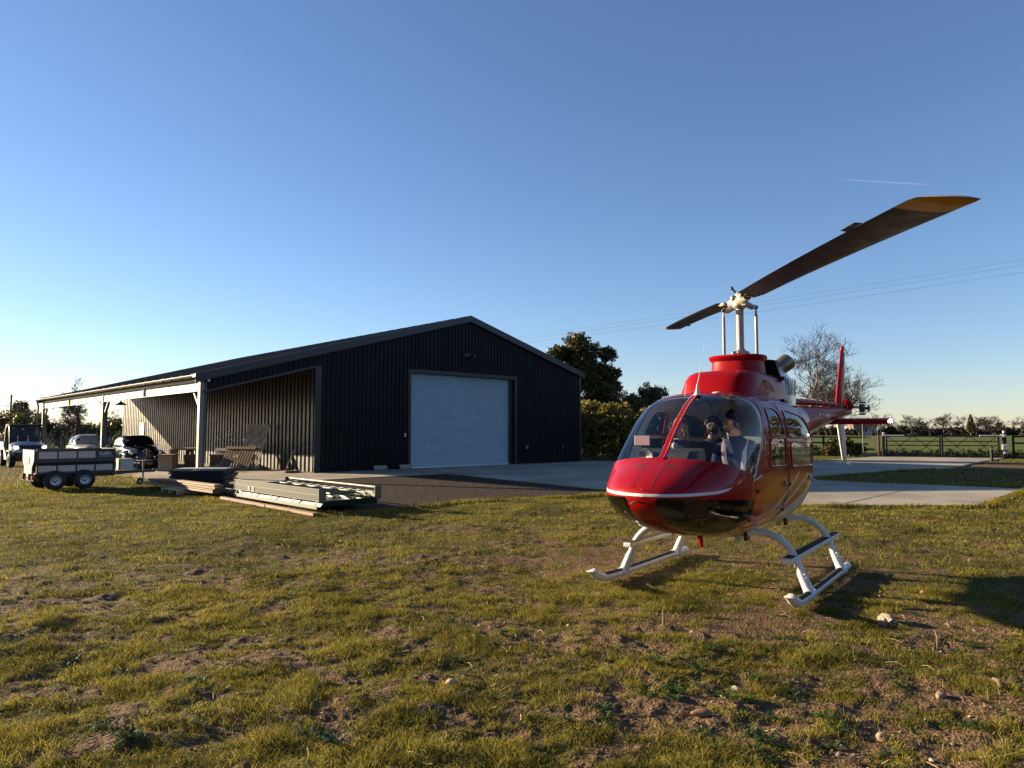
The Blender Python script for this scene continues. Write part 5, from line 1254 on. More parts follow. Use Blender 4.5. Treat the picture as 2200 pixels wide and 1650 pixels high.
for s in (1, -1): mb.prism([(-1.42, 0.78), (-0.42, 0.78), (-0.42, 1.13), (-1.48, 1.13)], min(s*0.68, s*0.72), max(s*0.68, s*0.72), axis='y'); mb.prism([(-0.42, 0.9), (-0.30, 0.9), (0.42, 0.45), (0.42, 0.34), (-0.1, 0.34)], min(s*0.66, s*0.72), max(s*0.66, s*0.72), axis='y')
mb.box(-1.48, -1.42, -0.70, 0.70, 0.78, 1.13); mb.box(-1.42, -0.42, -0.68, 0.68, 0.76, 0.80); mb.box(-0.46, -0.42, -0.68, 0.68, 0.80, 1.13); mb.build('cargo_bed', UW, ut)
mb = MB()
for s in (1, -1):
    mb.tube([(0.52, s*0.62, 1.08), (0.22, s*0.60, 1.80), (0.10, s*0.58, 1.86), (-0.42, s*0.58, 1.86), (-0.50, s*0.62, 1.78), (-0.52, s*0.64, 0.8)], 0.042, 8)
mb.tube([(0.16, -0.6, 1.84), (0.16, 0.6, 1.84)], 0.045, 8); mb.tube([(-0.48, -0.6, 1.82), (-0.48, 0.6, 1.82)], 0.028, 8); mb.tube([(-0.5, -0.6, 1.75), (-0.5, 0.55, 1.1)], 0.022, 8); mb.tube([(-0.5, 0.6, 1.75), (-0.5, -0.55, 1.1)], 0.022, 8)
cg = mb.build('roll_cage', BLACKP, ut, smooth=50)
mb = MB(); mb.bbox(-0.58, 0.30, -0.66, 0.66, 1.86, 1.93, 0.03); mb.box(-0.4, -0.3, -0.62, 0.62, 1.93, 1.945, 1); mb.build('roof', [BLACKP, WHITEP], ut)
mb = MB(); mb.add([(0.50, -0.58, 1.12), (0.50, 0.58, 1.12), (0.23, 0.56, 1.78), (0.23, -0.56, 1.78)], [(0, 1, 2, 3)]); mb.build('windscreen', SGLASS, cg, fix=False)
mb = MB(); mb.bbox(-0.42, 0.0, -0.60, 0.60, 0.62, 0.86, 0.03)
for y in (-0.40, 0, 0.40): mb.bbox(-0.46, -0.34, y-0.18, y+0.18, 0.86, 1.40, 0.03)
mb.pieces('seat_cushion', INTD, ut); mb = MB(); mb.lathe([(0.17, -0.012), (0.185, 0), (0.17, 0.012), (0.155, 0), (0.17, -0.012)], 20); sw = mb.build('steering_wheel', BLACKP, ut, smooth=60); sw.location = (0.20, 0.35, 1.15); sw.rotation_euler = (0, R(-55), 0)
mb = MB(); mb.box(0.30, 0.52, -0.62, 0.62, 0.72, 1.08); mb.build('dashboard', BLACKP, ut)

# ---- old saloons under the lean-to: local x forward, y left
def saloon(name, label, loc, rz, pm, roofm, plate=None, cover=False):
    o = thing(name, label, 'car', loc, rz)
    def sect(x, w, zb, zt, zs, n=22):
        """lower body ring: w half width, zs shoulder height"""
        r = []
        for j in range(n):
            th = math.pi*j/(n-1); r.append((x, w*math.copysign(abs(math.cos(th))**0.55, math.cos(th)), zs + (zt-zs)*abs(math.sin(th))**0.8))
        return [(x, w*0.96, zb)] + r + [(x, -w*0.96, zb)]
    mb = MB(); mb.loft([sect(*a) for a in ((-2.25, 0.42, 0.42, 0.62, 0.50), (-2.18, 0.60, 0.36, 0.80, 0.60), (-1.8, 0.70, 0.30, 0.95, 0.75), (-1.2, 0.76, 0.28, 0.98, 0.82), (-0.6, 0.77, 0.26, 0.99, 0.85), (0.3, 0.76, 0.26, 0.98, 0.86), (0.75, 0.72, 0.26, 0.99, 0.82), (1.2, 0.60, 0.28, 0.97, 0.72), (1.7, 0.46, 0.32, 0.91, 0.60), (2.0, 0.36, 0.36, 0.84, 0.52), (2.10, 0.28, 0.42, 0.74, 0.50))])
    body = mb.build('body', pm, o, smooth=45)
    # wings: long bulges over the wheels
    for s in (1, -1):
        for xs in (((0.45, 0.10, 0.62, 0.75), (0.8, 0.16, 0.62, 0.78), (1.2, 0.20, 0.62, 0.80), (1.6, 0.21, 0.62, 0.78), (1.9, 0.19, 0.60, 0.73), (2.05, 0.13, 0.58, 0.68), (2.12, 0.04, 0.58, 0.62)), ((-2.1, 0.06, 0.52, 0.60), (-1.9, 0.13, 0.55, 0.70), (-1.5, 0.16, 0.56, 0.76), (-1.1, 0.13, 0.56, 0.74), (-0.8, 0.05, 0.56, 0.66))):
            mb = MB(); rg = []
            for x, w_, zc, zt in xs:
                yc_ = s*0.62; rg.append([(x, yc_ + w_*math.cos(a), (zc + (zt-zc)*math.sin(a)) if math.sin(a) > 0 else zc + 0.30*math.sin(a)*(1 if abs(x) > 1.9 or abs(x) < 0.9 else 0.25)) for a in np.linspace(0, 2*math.pi, 19)[:-1]])
            mb.loft(rg); mb.build('wing', pm, o, smooth=50)
    # cabin
    cz = ((-1.75, 0.50, 0.95, 1.00), (-1.45, 0.56, 0.95, 1.20), (-1.0, 0.60, 0.96, 1.38), (-0.4, 0.61, 0.96, 1.43), (0.10, 0.60, 0.97, 1.41), (0.40, 0.57, 0.97, 1.30), (0.72, 0.52, 0.97, 1.00))
    def cab(x, w, zb, zt, n=20): return [(x, w*(1.14 - 0.14*abs(math.sin(math.pi*j/(n-1))))*math.copysign(abs(math.cos(math.pi*j/(n-1)))**0.45, math.cos(math.pi*j/(n-1))), zb + (zt-zb)*abs(math.sin(math.pi*j/(n-1)))**0.6) for j in range(n)]
    xs_ = np.linspace(-1.75, 0.72, 40); C_ = np.array(cz); rg = [cab(x, *[float(np.interp(x, C_[:, 0], C_[:, k])) for k in (1, 2, 3)]) for x in xs_]
    pl = []
    for i in range(len(rg)-1):
        for j in range(len(rg[0])-1): pl.append([rg[i][j], rg[i+1][j], rg[i+1][j+1], rg[i][j+1]])
    sidef = rpoly([(-1.35, 1.0), (-0.42, 1.0), (-0.42, 1.30), (-0.95, 1.28)], 0.06); side2 = rpoly([(-0.34, 1.0), (0.42, 1.0), (0.18, 1.30), (-0.34, 1.31)], 0.05)
    g1, pl = split(pl, lambda x, y, z: max(min(sidef(x, z), side2(x, z)), 0.42-abs(y)))
    g2, pl = split(pl, lambda x, y, z: smax(1.0-z, z - 1.0 - (0.70-x)*1.05 + 0.02, 0.36 - x, abs(y)-0.50, z-1.32))
    g3, pl = split(pl, lambda x, y, z: smax(1.03-z, x+1.42, abs(y)-0.42, z-1.24))
    def sidemesh(g_, nm, m_, par, s_):
        for xa, xb in ((-9, -0.38), (-0.38, 9)):
            mb = MB()
            for p in g_:
                c = [sum(q[k] for q in p)/len(p) for k in range(3)]
                if (nm != 'side_window' and s_ == 1 and xa < -1) or (nm == 'side_window' and c[1]*s_ > 0 and xa < c[0] < xb): mb.add(p, [tuple(range(len(p)))])
            if mb.v: mb.build(nm, m_, par, smooth=45, merge=True)
    def pb_(nm, g_, m_, par):
        mb = MB()
        for p in g_: mb.add(p, [tuple(range(len(p)))])
        q = mb.build(nm, m_, par, smooth=45, merge=True) if nm == 'cabin' else [sidemesh(g_, nm, m_, par, s_) for s_ in (1, -1)]; return q
    cb = pb_('cabin', pl, roofm, o)
    for nm, g_ in (('side_window', g1), ('windscreen', g2), ('rear_window', g3)):
        if g_: pb_(nm, g_, mat('white_paper_cover', (0.50, 0.50, 0.48), 0.8) if (cover and nm == 'side_window') else SGLASS, cb)
    mb = MB(); mb.bbox(-1.3, -0.9, -0.5, 0.5, 0.6, 1.1, 0.04); mb.bbox(-0.4, -0.15, -0.5, -0.05, 0.6, 1.12, 0.04); mb.bbox(-0.4, -0.15, 0.05, 0.5, 0.6, 1.12, 0.04); mb.pieces('seat', SEATF, o)
    mb = MB(); mb.lathe([(0.17, -0.01), (0.18, 0), (0.17, 0.01), (0.16, 0), (0.17, -0.01)], 18); sw = mb.build('steering_wheel', BLACKP, o, smooth=60); sw.location = (0.25, -0.30, 1.02); sw.rotation_euler = (0, R(-60), 0)
    for x in (1.38, -1.35):
        for y, s in ((0.66, 1), (-0.66, -1)): wheel(o, (x, y, 0.33), 0.33, 0.17, side=s, rr=0.62, rimm=mat('cream_wheel', (0.55, 0.50, 0.38), 0.4) if x > 0 and s > 0 else bpy.data.materials['cream_wheel'])
    # tall oval grille, lamps, bumper, plate
    mb = MB(); mb.lathe([(0.0, 0.06), (0.6, 0.055), (1.0, 0.0)], 28, axis='x'); 
    for i, p in enumerate(mb.v): mb.v[i] = (2.07 + p[0]*1.0, p[1]*0.19, 0.58 + p[2]*0.27)
    gr = mb.build('grille', BLACKP, o, smooth=60); mb = MB()
    mb.tube([(2.085 + 0.02*0, 0.195*math.cos(a), 0.58 + 0.275*math.sin(a)) for a in np.linspace(0, 2*math.pi, 33)], 0.012, 6)
    mb.tube([(2.13, 0, 0.84), (2.145, 0, 0.58), (2.12, 0, 0.32)], 0.010, 6)
    for k in (-0.12, -0.08, -0.04, 0.04, 0.08, 0.12): mb.tube([(2.125, k, 0.58 + 0.20), (2.135, k, 0.58), (2.115, k, 0.58-0.2)], 0.004, 4)
    mb.build('grille_bar', CHROME, gr, smooth=50)
    for s in (1, -1):
        mb = MB(); mb.lathe([(0.0, 0.04), (0.06, 0.035), (0.085, 0.015), (0.10, 0.0), (0.10, -0.03)], 20, axis='x', o=(2.08, s*0.55, 0.70)); mb.build('headlight', CHROME, o, smooth=50)
        mb = MB(); mb.lathe([(0.0, 0.03), (0.05, 0.025), (0.07, 0.0), (0.07, -0.03)], 16, axis='x', o=(2.08, s*0.33, 0.52)); mb.build('fog_lamp', CHROME, o, smooth=50)
    mb = MB(); mb.tube([(1.95, -0.75, 0.40), (2.18, -0.55, 0.40), (2.23, 0, 0.40), (2.18, 0.55, 0.40), (1.95, 0.75, 0.40)], 0.035, 8, flat=1.2); mb.build('bumper', CHROME, o, smooth=50)
    if plate:
        mb = MB(); mb.box(2.25, 2.262, -0.27, 0.27, 0.20, 0.32); q = mb.build('number_plate', BLACKP, o)
        text_mesh('plate_lettering', plate, 0.125, WHITEP, q, (2.2635, 0, 0.26), (R(90), 0, R(90)), 'CENTER')
    for s in (1, -1): mb = MB(); mb.tube([(1.0, s*0.60, 0.9), (1.0, s*0.62, 0.98)], 0.006, 6); mb.sphere((1.0, s*0.62, 1.0), 0.045, 10, 6, sc3=(0.5, 1, 1)); mb.build('wing_mirror', CHROME, o, smooth=50)
    return o
CARB = paint('black_car_paint', (0.010, 0.012, 0.012), 0.2); CARW = paint('cream_car_paint', (0.42, 0.39, 0.31), 0.3)
fz = math.atan2(-0.78, 0.62)
saloon('vintage_saloon', 'black vintage saloon with an oval grille and chrome lamps, parked under the lean-to', (-16.45, 31.2, 0.03), fz, CARB, CARB, 'SV 7337', cover=True)
saloon('vintage_saloon', 'cream vintage saloon with a rounded roof, parked behind the trailer and the middle post', (-20.6, 34.6, 0.03), fz, CARW, CARW)
# ------------------------------------------------------------------ things lying and standing about
WD = wood('weathered_brown_timber', (0.20, 0.13, 0.075), (0.36, 0.25, 0.15), 'x'); WD2 = wood('pale_sawn_timber', (0.12, 0.076, 0.038), (0.24, 0.16, 0.082), 'x'); WDG = wood('grey_pallet_wood', (0.30, 0.245, 0.175), (0.52, 0.44, 0.32), 'z')
OAK = wood('red_brown_chest_wood', (0.11, 0.050, 0.025), (0.20, 0.10, 0.05), 'x')
def rot2(dx, dy): return math.atan2(dy, dx)
# big bench-table
tb = thing('work_table', 'long pale-topped timber table under the lean-to, the largest of the wooden furniture', 'table', UV(-2.1, 7.4, 0.03), BRZ + R(58))
mb = MB(); [mb.box(-1.15, 1.15, -0.42+i*0.14, -0.29+i*0.14, 0.80, 0.86) for i in range(6)]; mb.build('tabletop', WD2, tb)
for x in (-0.85, 0.85):
    mb = MB(); mb.box(x-0.05, x+0.05, -0.36, -0.26, 0, 0.80); mb.box(x-0.05, x+0.05, 0.26, 0.36, 0, 0.80); mb.box(x-0.04, x+0.04, -0.26, 0.26, 0.12, 0.20); mb.build('trestle', WD, tb)
mb = MB(); mb.box(-0.8, 0.8, -0.04, 0.04, 0.12, 0.2); mb.tube([(-0.6, 0, 0.2), (0.0, 0, 0.78)], 0.04, 6); mb.build('brace', WD, tb)
tb = thing('side_table', 'small rough wooden table with slab ends in front of the large table', 'table', UV(-3.55, 5.6, 0.03), BRZ + R(60))
mb = MB(); mb.box(-0.62, 0.62, -0.30, 0.30, 0.62, 0.66); mb.build('tabletop', WD2, tb)
for x in (-0.55, 0.10): mb = MB(); mb.box(x, x+0.05, -0.26, 0.26, 0, 0.62); mb.box(x+0.05, x+0.46 if x > 0 else x+0.30, 0.2, 0.24, 0, 0.62); mb.build('end_board', WD, tb)
st_ = thing('stool', 'little pale wooden stool standing on the small rough table', 'stool', UV(-3.3, 5.9, 0.69), BRZ + R(60)); mb = MB(); mb.box(-0.14, 0.14, -0.1, 0.1, 0.16, 0.19); mb.build('seat', WD2, st_)
for x in (-0.11, 0.11): mb = MB(); mb.box(x-0.02, x+0.02, -0.08, 0.08, 0, 0.16); mb.build('leg', WD2, st_)
bn = thing('bench', 'dark low timber bench beside the long table, next to the front post', 'bench', UV(-3.2, 8.6, 0.03), BRZ + R(58)); mb = MB(); mb.box(-0.7, 0.7, -0.16, 0.16, 0.42, 0.47); mb.build('seat', WD, bn)
for x in (-0.5, 0.5): mb = MB(); mb.prism([(x-0.14, 0), (x-0.05, 0), (x, 0.30), (x+0.05, 0), (x+0.14, 0), (x+0.06, 0.42), (x-0.06, 0.42)], -0.13, 0.13, axis='y'); mb.build('leg', OAK, bn)
for i, (u, v, lab) in enumerate(((-2.35, 6.1, 'red-brown wooden chest nearest the front post'), (-1.55, 5.45, 'red-brown wooden chest with carved letters, between the other chest and the leaning pallets'))):
    cr = thing('wooden_chest', lab, 'chest', UV(u, v, 0.03), BRZ + R(40), 'wooden chests by the front post')
    mb = MB(); mb.bbox(-0.36, 0.36, -0.24, 0.24, 0.03, 0.56, 0.008); mb.build('box', OAK, cr); mb = MB(); mb.bbox(-0.38, 0.38, -0.26, 0.26, 0.562, 0.61, 0.008); mb.build('lid', OAK, cr)
    mb = MB(); mb.box(-0.06, 0.06, -0.248, -0.241, 0.38, 0.46); mb.build('handle_slot', BLACKP, cr)
    if i == 1:
        text_mesh('chest_lettering', 'VAL', 0.2, WD2, cr, (0, -0.2425, 0.12), (R(90), 0, 0))
cn = thing('paint_tin', 'white tin standing on the chest with carved letters', 'tin', UV(-1.5, 5.5, 0.64), 0); mb = MB(); mb.lathe([(0, 0), (0.10, 0), (0.10, 0.22), (0.105, 0.23), (0.0, 0.235)], 18); mb.build('tin_body', WHITEP, cn, smooth=40); mb = MB(); mb.tube([(0.1, 0, 0.2), (0.13, 0, 0.26), (0, 0, 0.3), (-0.13, 0, 0.26), (-0.1, 0, 0.2)], 0.004, 5); mb.build('handle', STEEL, cn)
br = thing('log_round', 'upright sawn log round under the small rough table', 'log', UV(-3.45, 6.15, 0.03), 0); mb = MB(); mb.lathe([(0, 0), (0.19, 0), (0.20, 0.2), (0.19, 0.42), (0, 0.42)], 20); mb.build('log', WDG, br, smooth=40)
# pallets leaning on the wall
def pallet(h, w, n, m): 
    o = []; mb = MB()
    for i in range(n): x = -w/2 + (w-0.085)*i/(n-1); mb.box(x, x+0.085, -0.03, 0.0, 0, h)
    o.append(('slats', mb)); mb = MB()
    for z in (0.0, h/2-0.05, h-0.10): mb.box(-w/2-0.03, w/2+0.03, 0.001, 0.075, z, z+0.10)
    o.append(('bearer', mb)); mb = MB(); mb.box(-w/2-0.03, w/2+0.03, -0.06, -0.031, h-0.12, h); mb.box(-w/2-0.03, w/2+0.03, -0.06, -0.031, 0, 0.10); o.append(('rail', mb)); return o
for (u, v, h, w, n, lean, rz, lab, m) in ((-1.05, 3.9, 1.95, 1.15, 9, 0.36, R(90), 'tallest slatted pallet leaning on the ribbed wall, behind the lower one', WDG), (-1.55, 4.0, 1.05, 1.45, 11, 0.50, R(84), 'low wide slatted pallet leaning in front of the tall pallet', WD2),
                                          (-1.75, 5.0, 0.92, 0.9, 8, 0.42, R(90), 'small slatted pallet overlapping the low wide one on its chest side', WDG)):
    p = thing('pallet', lab, 'pallet', UV(u, v, 0.04), BRZ - R(90) , 'slatted pallets leaning on the barn wall')
    p.rotation_euler = (-lean, 0, BRZ + R(-90) + R(22 if h > 1.5 else 27))
    for nm, mb in pallet(h, w, n, m): mb.build(nm, m, p)
mb = MB(); mb.tube([(-0.75, 0, 0.03), (0.0, 0.0, 1.25)], 0.014, 6); o = mb.build('broom_handle', WD2); o.location = UV(-0.12, 1.25, 0.03); o.rotation_euler = (0, 0, BRZ+0.4); tag(o, 'thin wooden pole leaning against the ribbed wall near the barn corner', 'pole')
mb = MB(); mb.bbox(-0.30, 0.30, -0.2, 0.2, 0, 0.07, 0.01); o = mb.build('rubber_mat', mat('rusty_brown_mat', (0.10, 0.045, 0.03), 0.8)); o.location = UV(-0.62, 0.85, 0.035); o.rotation_euler = (0, 0, BRZ); tag(o, 'low rusty brown box on the slab beside the barn corner', 'box')
# stack of plastic ground mats on the timber
MATM = mat('blue_black_plastic', (0.022, 0.028, 0.040), 0.35, var=0.2)
ms = (-9.15, 21.25); mz = rot2(0.724, 0.69) - 0.72
for i in range(7):
    o = MB(); L_, w_ = 1.62 - 0.02*(i % 3), 1.05
    for k in range(13): x = -L_/2 + L_*k/13; o.box(x+0.004, x + L_/13-0.022, -w_/2, w_/2, 0.0, 0.046); 
    for k in range(7): y = -w_/2 + (w_-0.05)*k/6; o.box(-L_/2, L_/2, y, y+0.05, 0.012, 0.034)
    for k in range(13): x = -L_/2 + L_*k/13; o.box(x+0.02, x+L_/13-0.05, -w_/2-0.05, -w_/2, 0.008, 0.038)
    m_ = tag(o.build('ground_mat', MATM), ('lowest', 'second lowest', 'third from the bottom', 'middle', 'third from the top', 'second from the top', 'topmost')[i] + ' dark plastic grid mat in the stack behind the timber', 'mat', 'dark plastic mats stacked beside the timber')
    m_.location = (ms[0] + 0.03*math.sin(i*2.1), ms[1] + 0.03*math.cos(i*1.7), 0.10 + i*0.055); m_.rotation_euler = (0, 0, mz + 0.02*math.sin(i*3))
mb = MB(); mb.box(-0.72, 0.72, -0.35, 0.35, 0, 0.03); o = mb.build('top_sheet', mat('pale_speckled_sheet', (0.35, 0.36, 0.36), 0.6, var=0.3, vscale=30)); o.location = (ms[0]-0.05, ms[1]+0.1, 0.10+7*0.055); o.rotation_euler = (0, 0, mz); tag(o, 'pale sheet lying on top of the stacked dark plastic mats', 'sheet')
for k, q in enumerate((-0.5, 0.5)):
    mb = MB(); mb.bbox(-0.06, 0.06, -0.5, 0.5, -0.02, 0.098, 0.005); o = mb.build('bearer_block', WD); o.location = (ms[0] + q*math.cos(mz), ms[1] + q*math.sin(mz), 0); o.rotation_euler = (0, 0, mz); tag(o, ('left' if k == 0 else 'right') + '-hand timber bearer under the stacked dark plastic mats', 'bearer', 'bearers under the mats')
# sawn timber pile on a pallet
tz = rot2(0.70, -0.70); tcn = (-8.75, 19.35)
pr_ = np.random.default_rng(5); ids = ['top', 'upper', 'middle', 'lower', 'bottom']
pl_ = [(-0.36, 0.12, 4.9, 0.15), (-0.18, 0.12, 4.4, 0.0), (0.0, 0.12, 5.0, -0.3), (0.2, 0.12, 4.2, 0.2), (-0.30, 0.175, 4.6, 0.35), (-0.10, 0.175, 5.1, -0.1), (0.12, 0.175, 4.0, -0.5), (-0.34, 0.23, 4.3, 0.7), (-0.12, 0.23, 3.6, 0.6), (-0.36, 0.285, 3.2, 1.1)]
labs = ['front board in the lowest layer', 'second board from the front in the lowest layer', 'third board from the front in the lowest layer', 'rearmost board in the lowest layer', 'front board in the second layer', 'middle board in the second layer', 'rear board in the second layer', 'front board in the third layer', 'rear board in the third layer', 'single board lying on top']
for i, (y, z, L_, sh) in enumerate(pl_):
    mb = MB(); mb.bbox(-L_/2, L_/2, -0.085, 0.085, 0, 0.048, 0.004); o = mb.build('timber_board', WD2 if i % 3 else WD); d_ = (math.cos(tz), math.sin(tz)); a = tz + pr_.uniform(-0.02, 0.02)
    o.location = (tcn[0] + d_[0]*sh - d_[1]*y, tcn[1] + d_[1]*sh + d_[0]*y, z); o.rotation_euler = (0, 0, a); tag(o, labs[i] + ' of the timber pile on the grass', 'board', 'sawn boards piled on the grass')
p = thing('pallet', 'old grey pallet lying flat under the timber pile', 'pallet', (-8.6, 18.95, 0), tz)
mb = MB(); [mb.box(-0.6, 0.6, -0.45+i*0.16, -0.33+i*0.16, 0.095, 0.115) for i in range(6)]; mb.build('slats', WDG, p); mb = MB(); [mb.box(x, x+0.09, -0.45, 0.45, 0.0, 0.094) for x in (-0.58, -0.05, 0.49)]; mb.build('bearer', WDG, p)
# steel stillage: perforated channels, lattice, green tray
SG = mat('pale_green_grey_steel', (0.105, 0.112, 0.092), 0.6, metal=0.2, var=0.1, vscale=8); GRN = mat('dark_green_sheet', (0.010, 0.040, 0.026), 0.45, var=0.2)
sx_, sy_ = Vector((0.68, -0.733, 0)), Vector((0.733, 0.68, 0))
so = thing('steel_rack_bundle', 'bundle of perforated steel channels and lattice frames over a dark green tray', 'steel bundle', (-6.55, 16.95, 0), rot2(sx_.x, sx_.y))
LS, WS = 4.15, 1.32
PERF = bpy.data.materials.new('perforated_steel'); PERF.use_nodes = True; t = PERF.node_tree; b = t.nodes['Principled BSDF']; b.inputs['Metallic'].default_value = 0.35; b.inputs['Roughness'].default_value = 0.42
tc = N(t, 'ShaderNodeTexCoord'); mp = N(t, 'ShaderNodeMapping'); mp.inputs['Scale'].default_value = (15, 1, 22); vo = N(t, 'ShaderNodeTexVoronoi', voronoi_dimensions='3D'); vo.inputs['Scale'].default_value = 1.0; vo.inputs['Randomness'].default_value = 0.0
t.links.new(tc.outputs['Object'], mp.inputs[0]); t.links.new(mp.outputs[0], vo.inputs['Vector']); t.links.new(mixc(t, mrange(t, vo.outputs['Distance'], 0.50, 0.56, 0, 1), (0.008, 0.008, 0.007), (0.070, 0.072, 0.058)), b.inputs['Base Color'])
mb = MB(); mb.box(0, LS, -0.02, -0.016, 0.25, 0.475)
for z in (0.245, 0.36, 0.475): mb.box(0, LS, -0.028, 0.0, z, z+0.010, 1)
for x in (0.78, 1.0): mb.box(x, x+0.12, -0.030, -0.021, 0.26, 0.36, 1)
mb.box(0, LS, WS-0.06, WS-0.056, 0.25, 0.38, 1); mb.build('perforated_channel', [PERF, SG], so)
mb = MB()
for y in (0.0, WS-0.06): mb.box(LS, LS+0.012, y-0.035, y+0.12, 0.22, 0.49); mb.box(-0.012, 0, y-0.03, y+0.1, 0.24, 0.48)
mb.pieces('end_plate', SG, so)
mb = MB(); mb.tube([(0.0, WS, 0.45), (LS, WS, 0.45)], 0.028, 8); mb.tube([(0, WS-0.3, 0.36), (LS, WS-0.3, 0.36)], 0.022, 8); mb.tube([(0.1, 0.25, 0.38), (LS-0.05, 0.25, 0.38)], 0.022, 8)
k = 11
for i in range(k):
    x = 0.1 + (LS-0.2)*i/k; x2 = 0.1 + (LS-0.2)*(i+1)/k
    mb.tube([(x, 0.25 if i % 2 else WS-0.3, 0.37), (x2, WS-0.3 if i % 2 else 0.25, 0.37)], 0.018, 6); mb.tube([(x, WS-0.3, 0.36), (x2, WS, 0.44)], 0.012, 6); mb.tube([(x, 0.05, 0.33), (x, WS-0.05, 0.33)], 0.016, 6)
mb.build('lattice_frame', SG, so)
mb = MB(); mb.add([(0.02, 0.03, 0.13), (LS-0.05, 0.03, 0.13), (LS+0.0, 0.10, 0.245), (0.02, 0.10, 0.245), (0.02, WS-0.02, 0.13), (LS-0.05, WS-0.02, 0.13), (LS+0.02, WS, 0.26), (0.02, WS, 0.26)], [(0, 1, 2, 3), (4, 5, 6, 7), (1, 5, 6, 2), (0, 4, 5, 1), (0, 4, 7, 3)]); mb.build('green_tray', GRN, so, fix=False)
mb = MB(); mb.box(0.02, LS-0.04, -0.05, -0.035, 0.09, 0.16); mb.box(0.02, LS-0.04, -0.05, -0.01, 0.09, 0.095); mb.build('lower_rail', SG, so)
mb = MB()
for x in (0.15, 1.0, 1.85, 2.1, 3.0, 4.0): mb.tube([(x, -0.03, 0.10), (x, -0.03, 0.0)], 0.010, 6); mb.tube([(x, -0.03, 0.005), (x-0.06, -0.05, 0.005)], 0.010, 6)
for x in (0.1, 1.0, 2.0, 3.05, 4.02): [mb.tube([(x+q-0.05, -0.03, 0.13), (x+q+0.03, -0.01, 0.25)], 0.008, 6) for q in (0, 0.04)]
mb.pieces('support_bracket', GALV, so)
for i, (y0, L_, lab) in enumerate(((-0.18, 2.5, 'reddish timber bearer in front of the steel bundle, left length'), (-0.17, 2.2, 'reddish timber bearer in front of the steel bundle, right length ending at the corner'))):
    mb = MB(); mb.bbox(0, L_, -0.05, 0.05, 0.0, 0.06, 0.004); o = mb.build('timber_bearer', wood('reddish_timber', (0.17, 0.095, 0.062), (0.26, 0.155, 0.105), 'x') if i == 0 else bpy.data.materials['reddish_timber'])
    q = Vector((-6.55, 16.95, 0)) + sx_*(-0.35 + i*2.52) + sy_*y0; o.location = (q.x, q.y, 0.0); o.rotation_euler = (0, 0, rot2(sx_.x, sx_.y) - 0.015*i); tag(o, lab, 'bearer', 'bearers in front of the steel bundle')
# ---- gate, fences, posts (right background)
BLKW = wood('black_stained_timber', (0.006, 0.006, 0.006), (0.015, 0.014, 0.012), 'x'); RUSTW = wood('rust_brown_timber', (0.09, 0.036, 0.022), (0.15, 0.07, 0.045), 'x')
ga, gb_ = Vector((23.45, 44.95, 0)), Vector((29.25, 42.55, 0)); gd_ = (gb_-ga).normalized(); grz = rot2(gd_.x, gd_.y); GLn = (gb_-ga).length
def leaf(lab, off, L_, mirror):
    p_ = ga + gd_*off; o = thing('field_gate', lab, 'gate', tuple(p_), grz, 'black field gates')
    mb = MB()
    for z, h in ((1.28, 0.09), (0.98, 0.06), (0.72, 0.06), (0.22, 0.07), (0.06, 0.09)): mb.box(0.07, L_-0.07, -0.02, 0.02, z, z+h)
    mb.build('rail', BLKW, o)
    for x in (0.0, L_-0.08): mb = MB(); mb.box(x, x+0.08, -0.04, 0.04, 0.05, 1.42); mb.build('stile', BLKW, o)
    mb = MB(); hw = (L_-0.16)/2
    for k in range(2):
        x0 = 0.08 + hw*k
        for (xa, xb) in ((x0, x0+hw*0.55), (x0+hw*0.95, x0+hw*0.45)):
            mb.add([(xa-0.03, -0.021-0.012, 1.30), (xa+0.03, -0.033, 1.30), (xb+0.03, -0.033, 0.70), (xb-0.03, -0.033, 0.70), (xa-0.03, -0.021, 1.30), (xa+0.03, -0.021, 1.30), (xb+0.03, -0.021, 0.70), (xb-0.03, -0.021, 0.70)], [(0,1,2,3),(7,6,5,4),(0,4,5,1),(1,5,6,2),(2,6,7,3),(3,7,4,0)])
            mb.add([(xb-0.02, -0.032, 0.72), (xb+0.02, -0.032, 0.72), (xa+0.02, -0.032, 0.12), (xa-0.02, -0.032, 0.12)], [(0, 1, 2, 3)])
    mb.build('cross_brace', BLKW, o); return o
leaf('left leaf of the closed black field gates at the end of the drive', 0.12, GLn/2-0.14, False); leaf('right leaf of the closed black field gates, next to the white control box', GLn/2+0.02, GLn/2-0.14, True)
def post(loc, w, h, m, lab, group='gate and fence posts', cap=None, name='fence_post'):
    mb = MB(); mb.bbox(-w/2, w/2, -w/2, w/2, -0.1, h, 0.012); o = tag(mb.build(name, m), lab, 'post', group); o.location = loc; o.rotation_euler = (0, 0, grz); return o
lp_ = ga; post(tuple(ga - gd_*0.02), 0.16, 1.45, BLKW, 'black gate post at the left end of the field gates'); post(tuple(ga - gd_*0.28), 0.12, 1.40, RUSTW, 'rusty brown gate post left of the black one')
gp = thing('gate_post', 'tall black gate post carrying a white opener and a white round-faced control box', 'post', tuple(gb_ + gd_*0.12), grz)
mb = MB(); mb.bbox(-0.10, 0.10, -0.10, 0.10, -0.1, 1.5, 0.012); mb.build('post_shaft', BLKW, gp); mb = MB(); mb.bbox(-0.06, 0.06, -0.06, 0.06, 1.50, 1.66, 0.02); mb.bbox(-0.08, 0.08, -0.14, -0.102, 1.28, 1.44, 0.01); mb.build('opener_motor', WHITEP, gp)
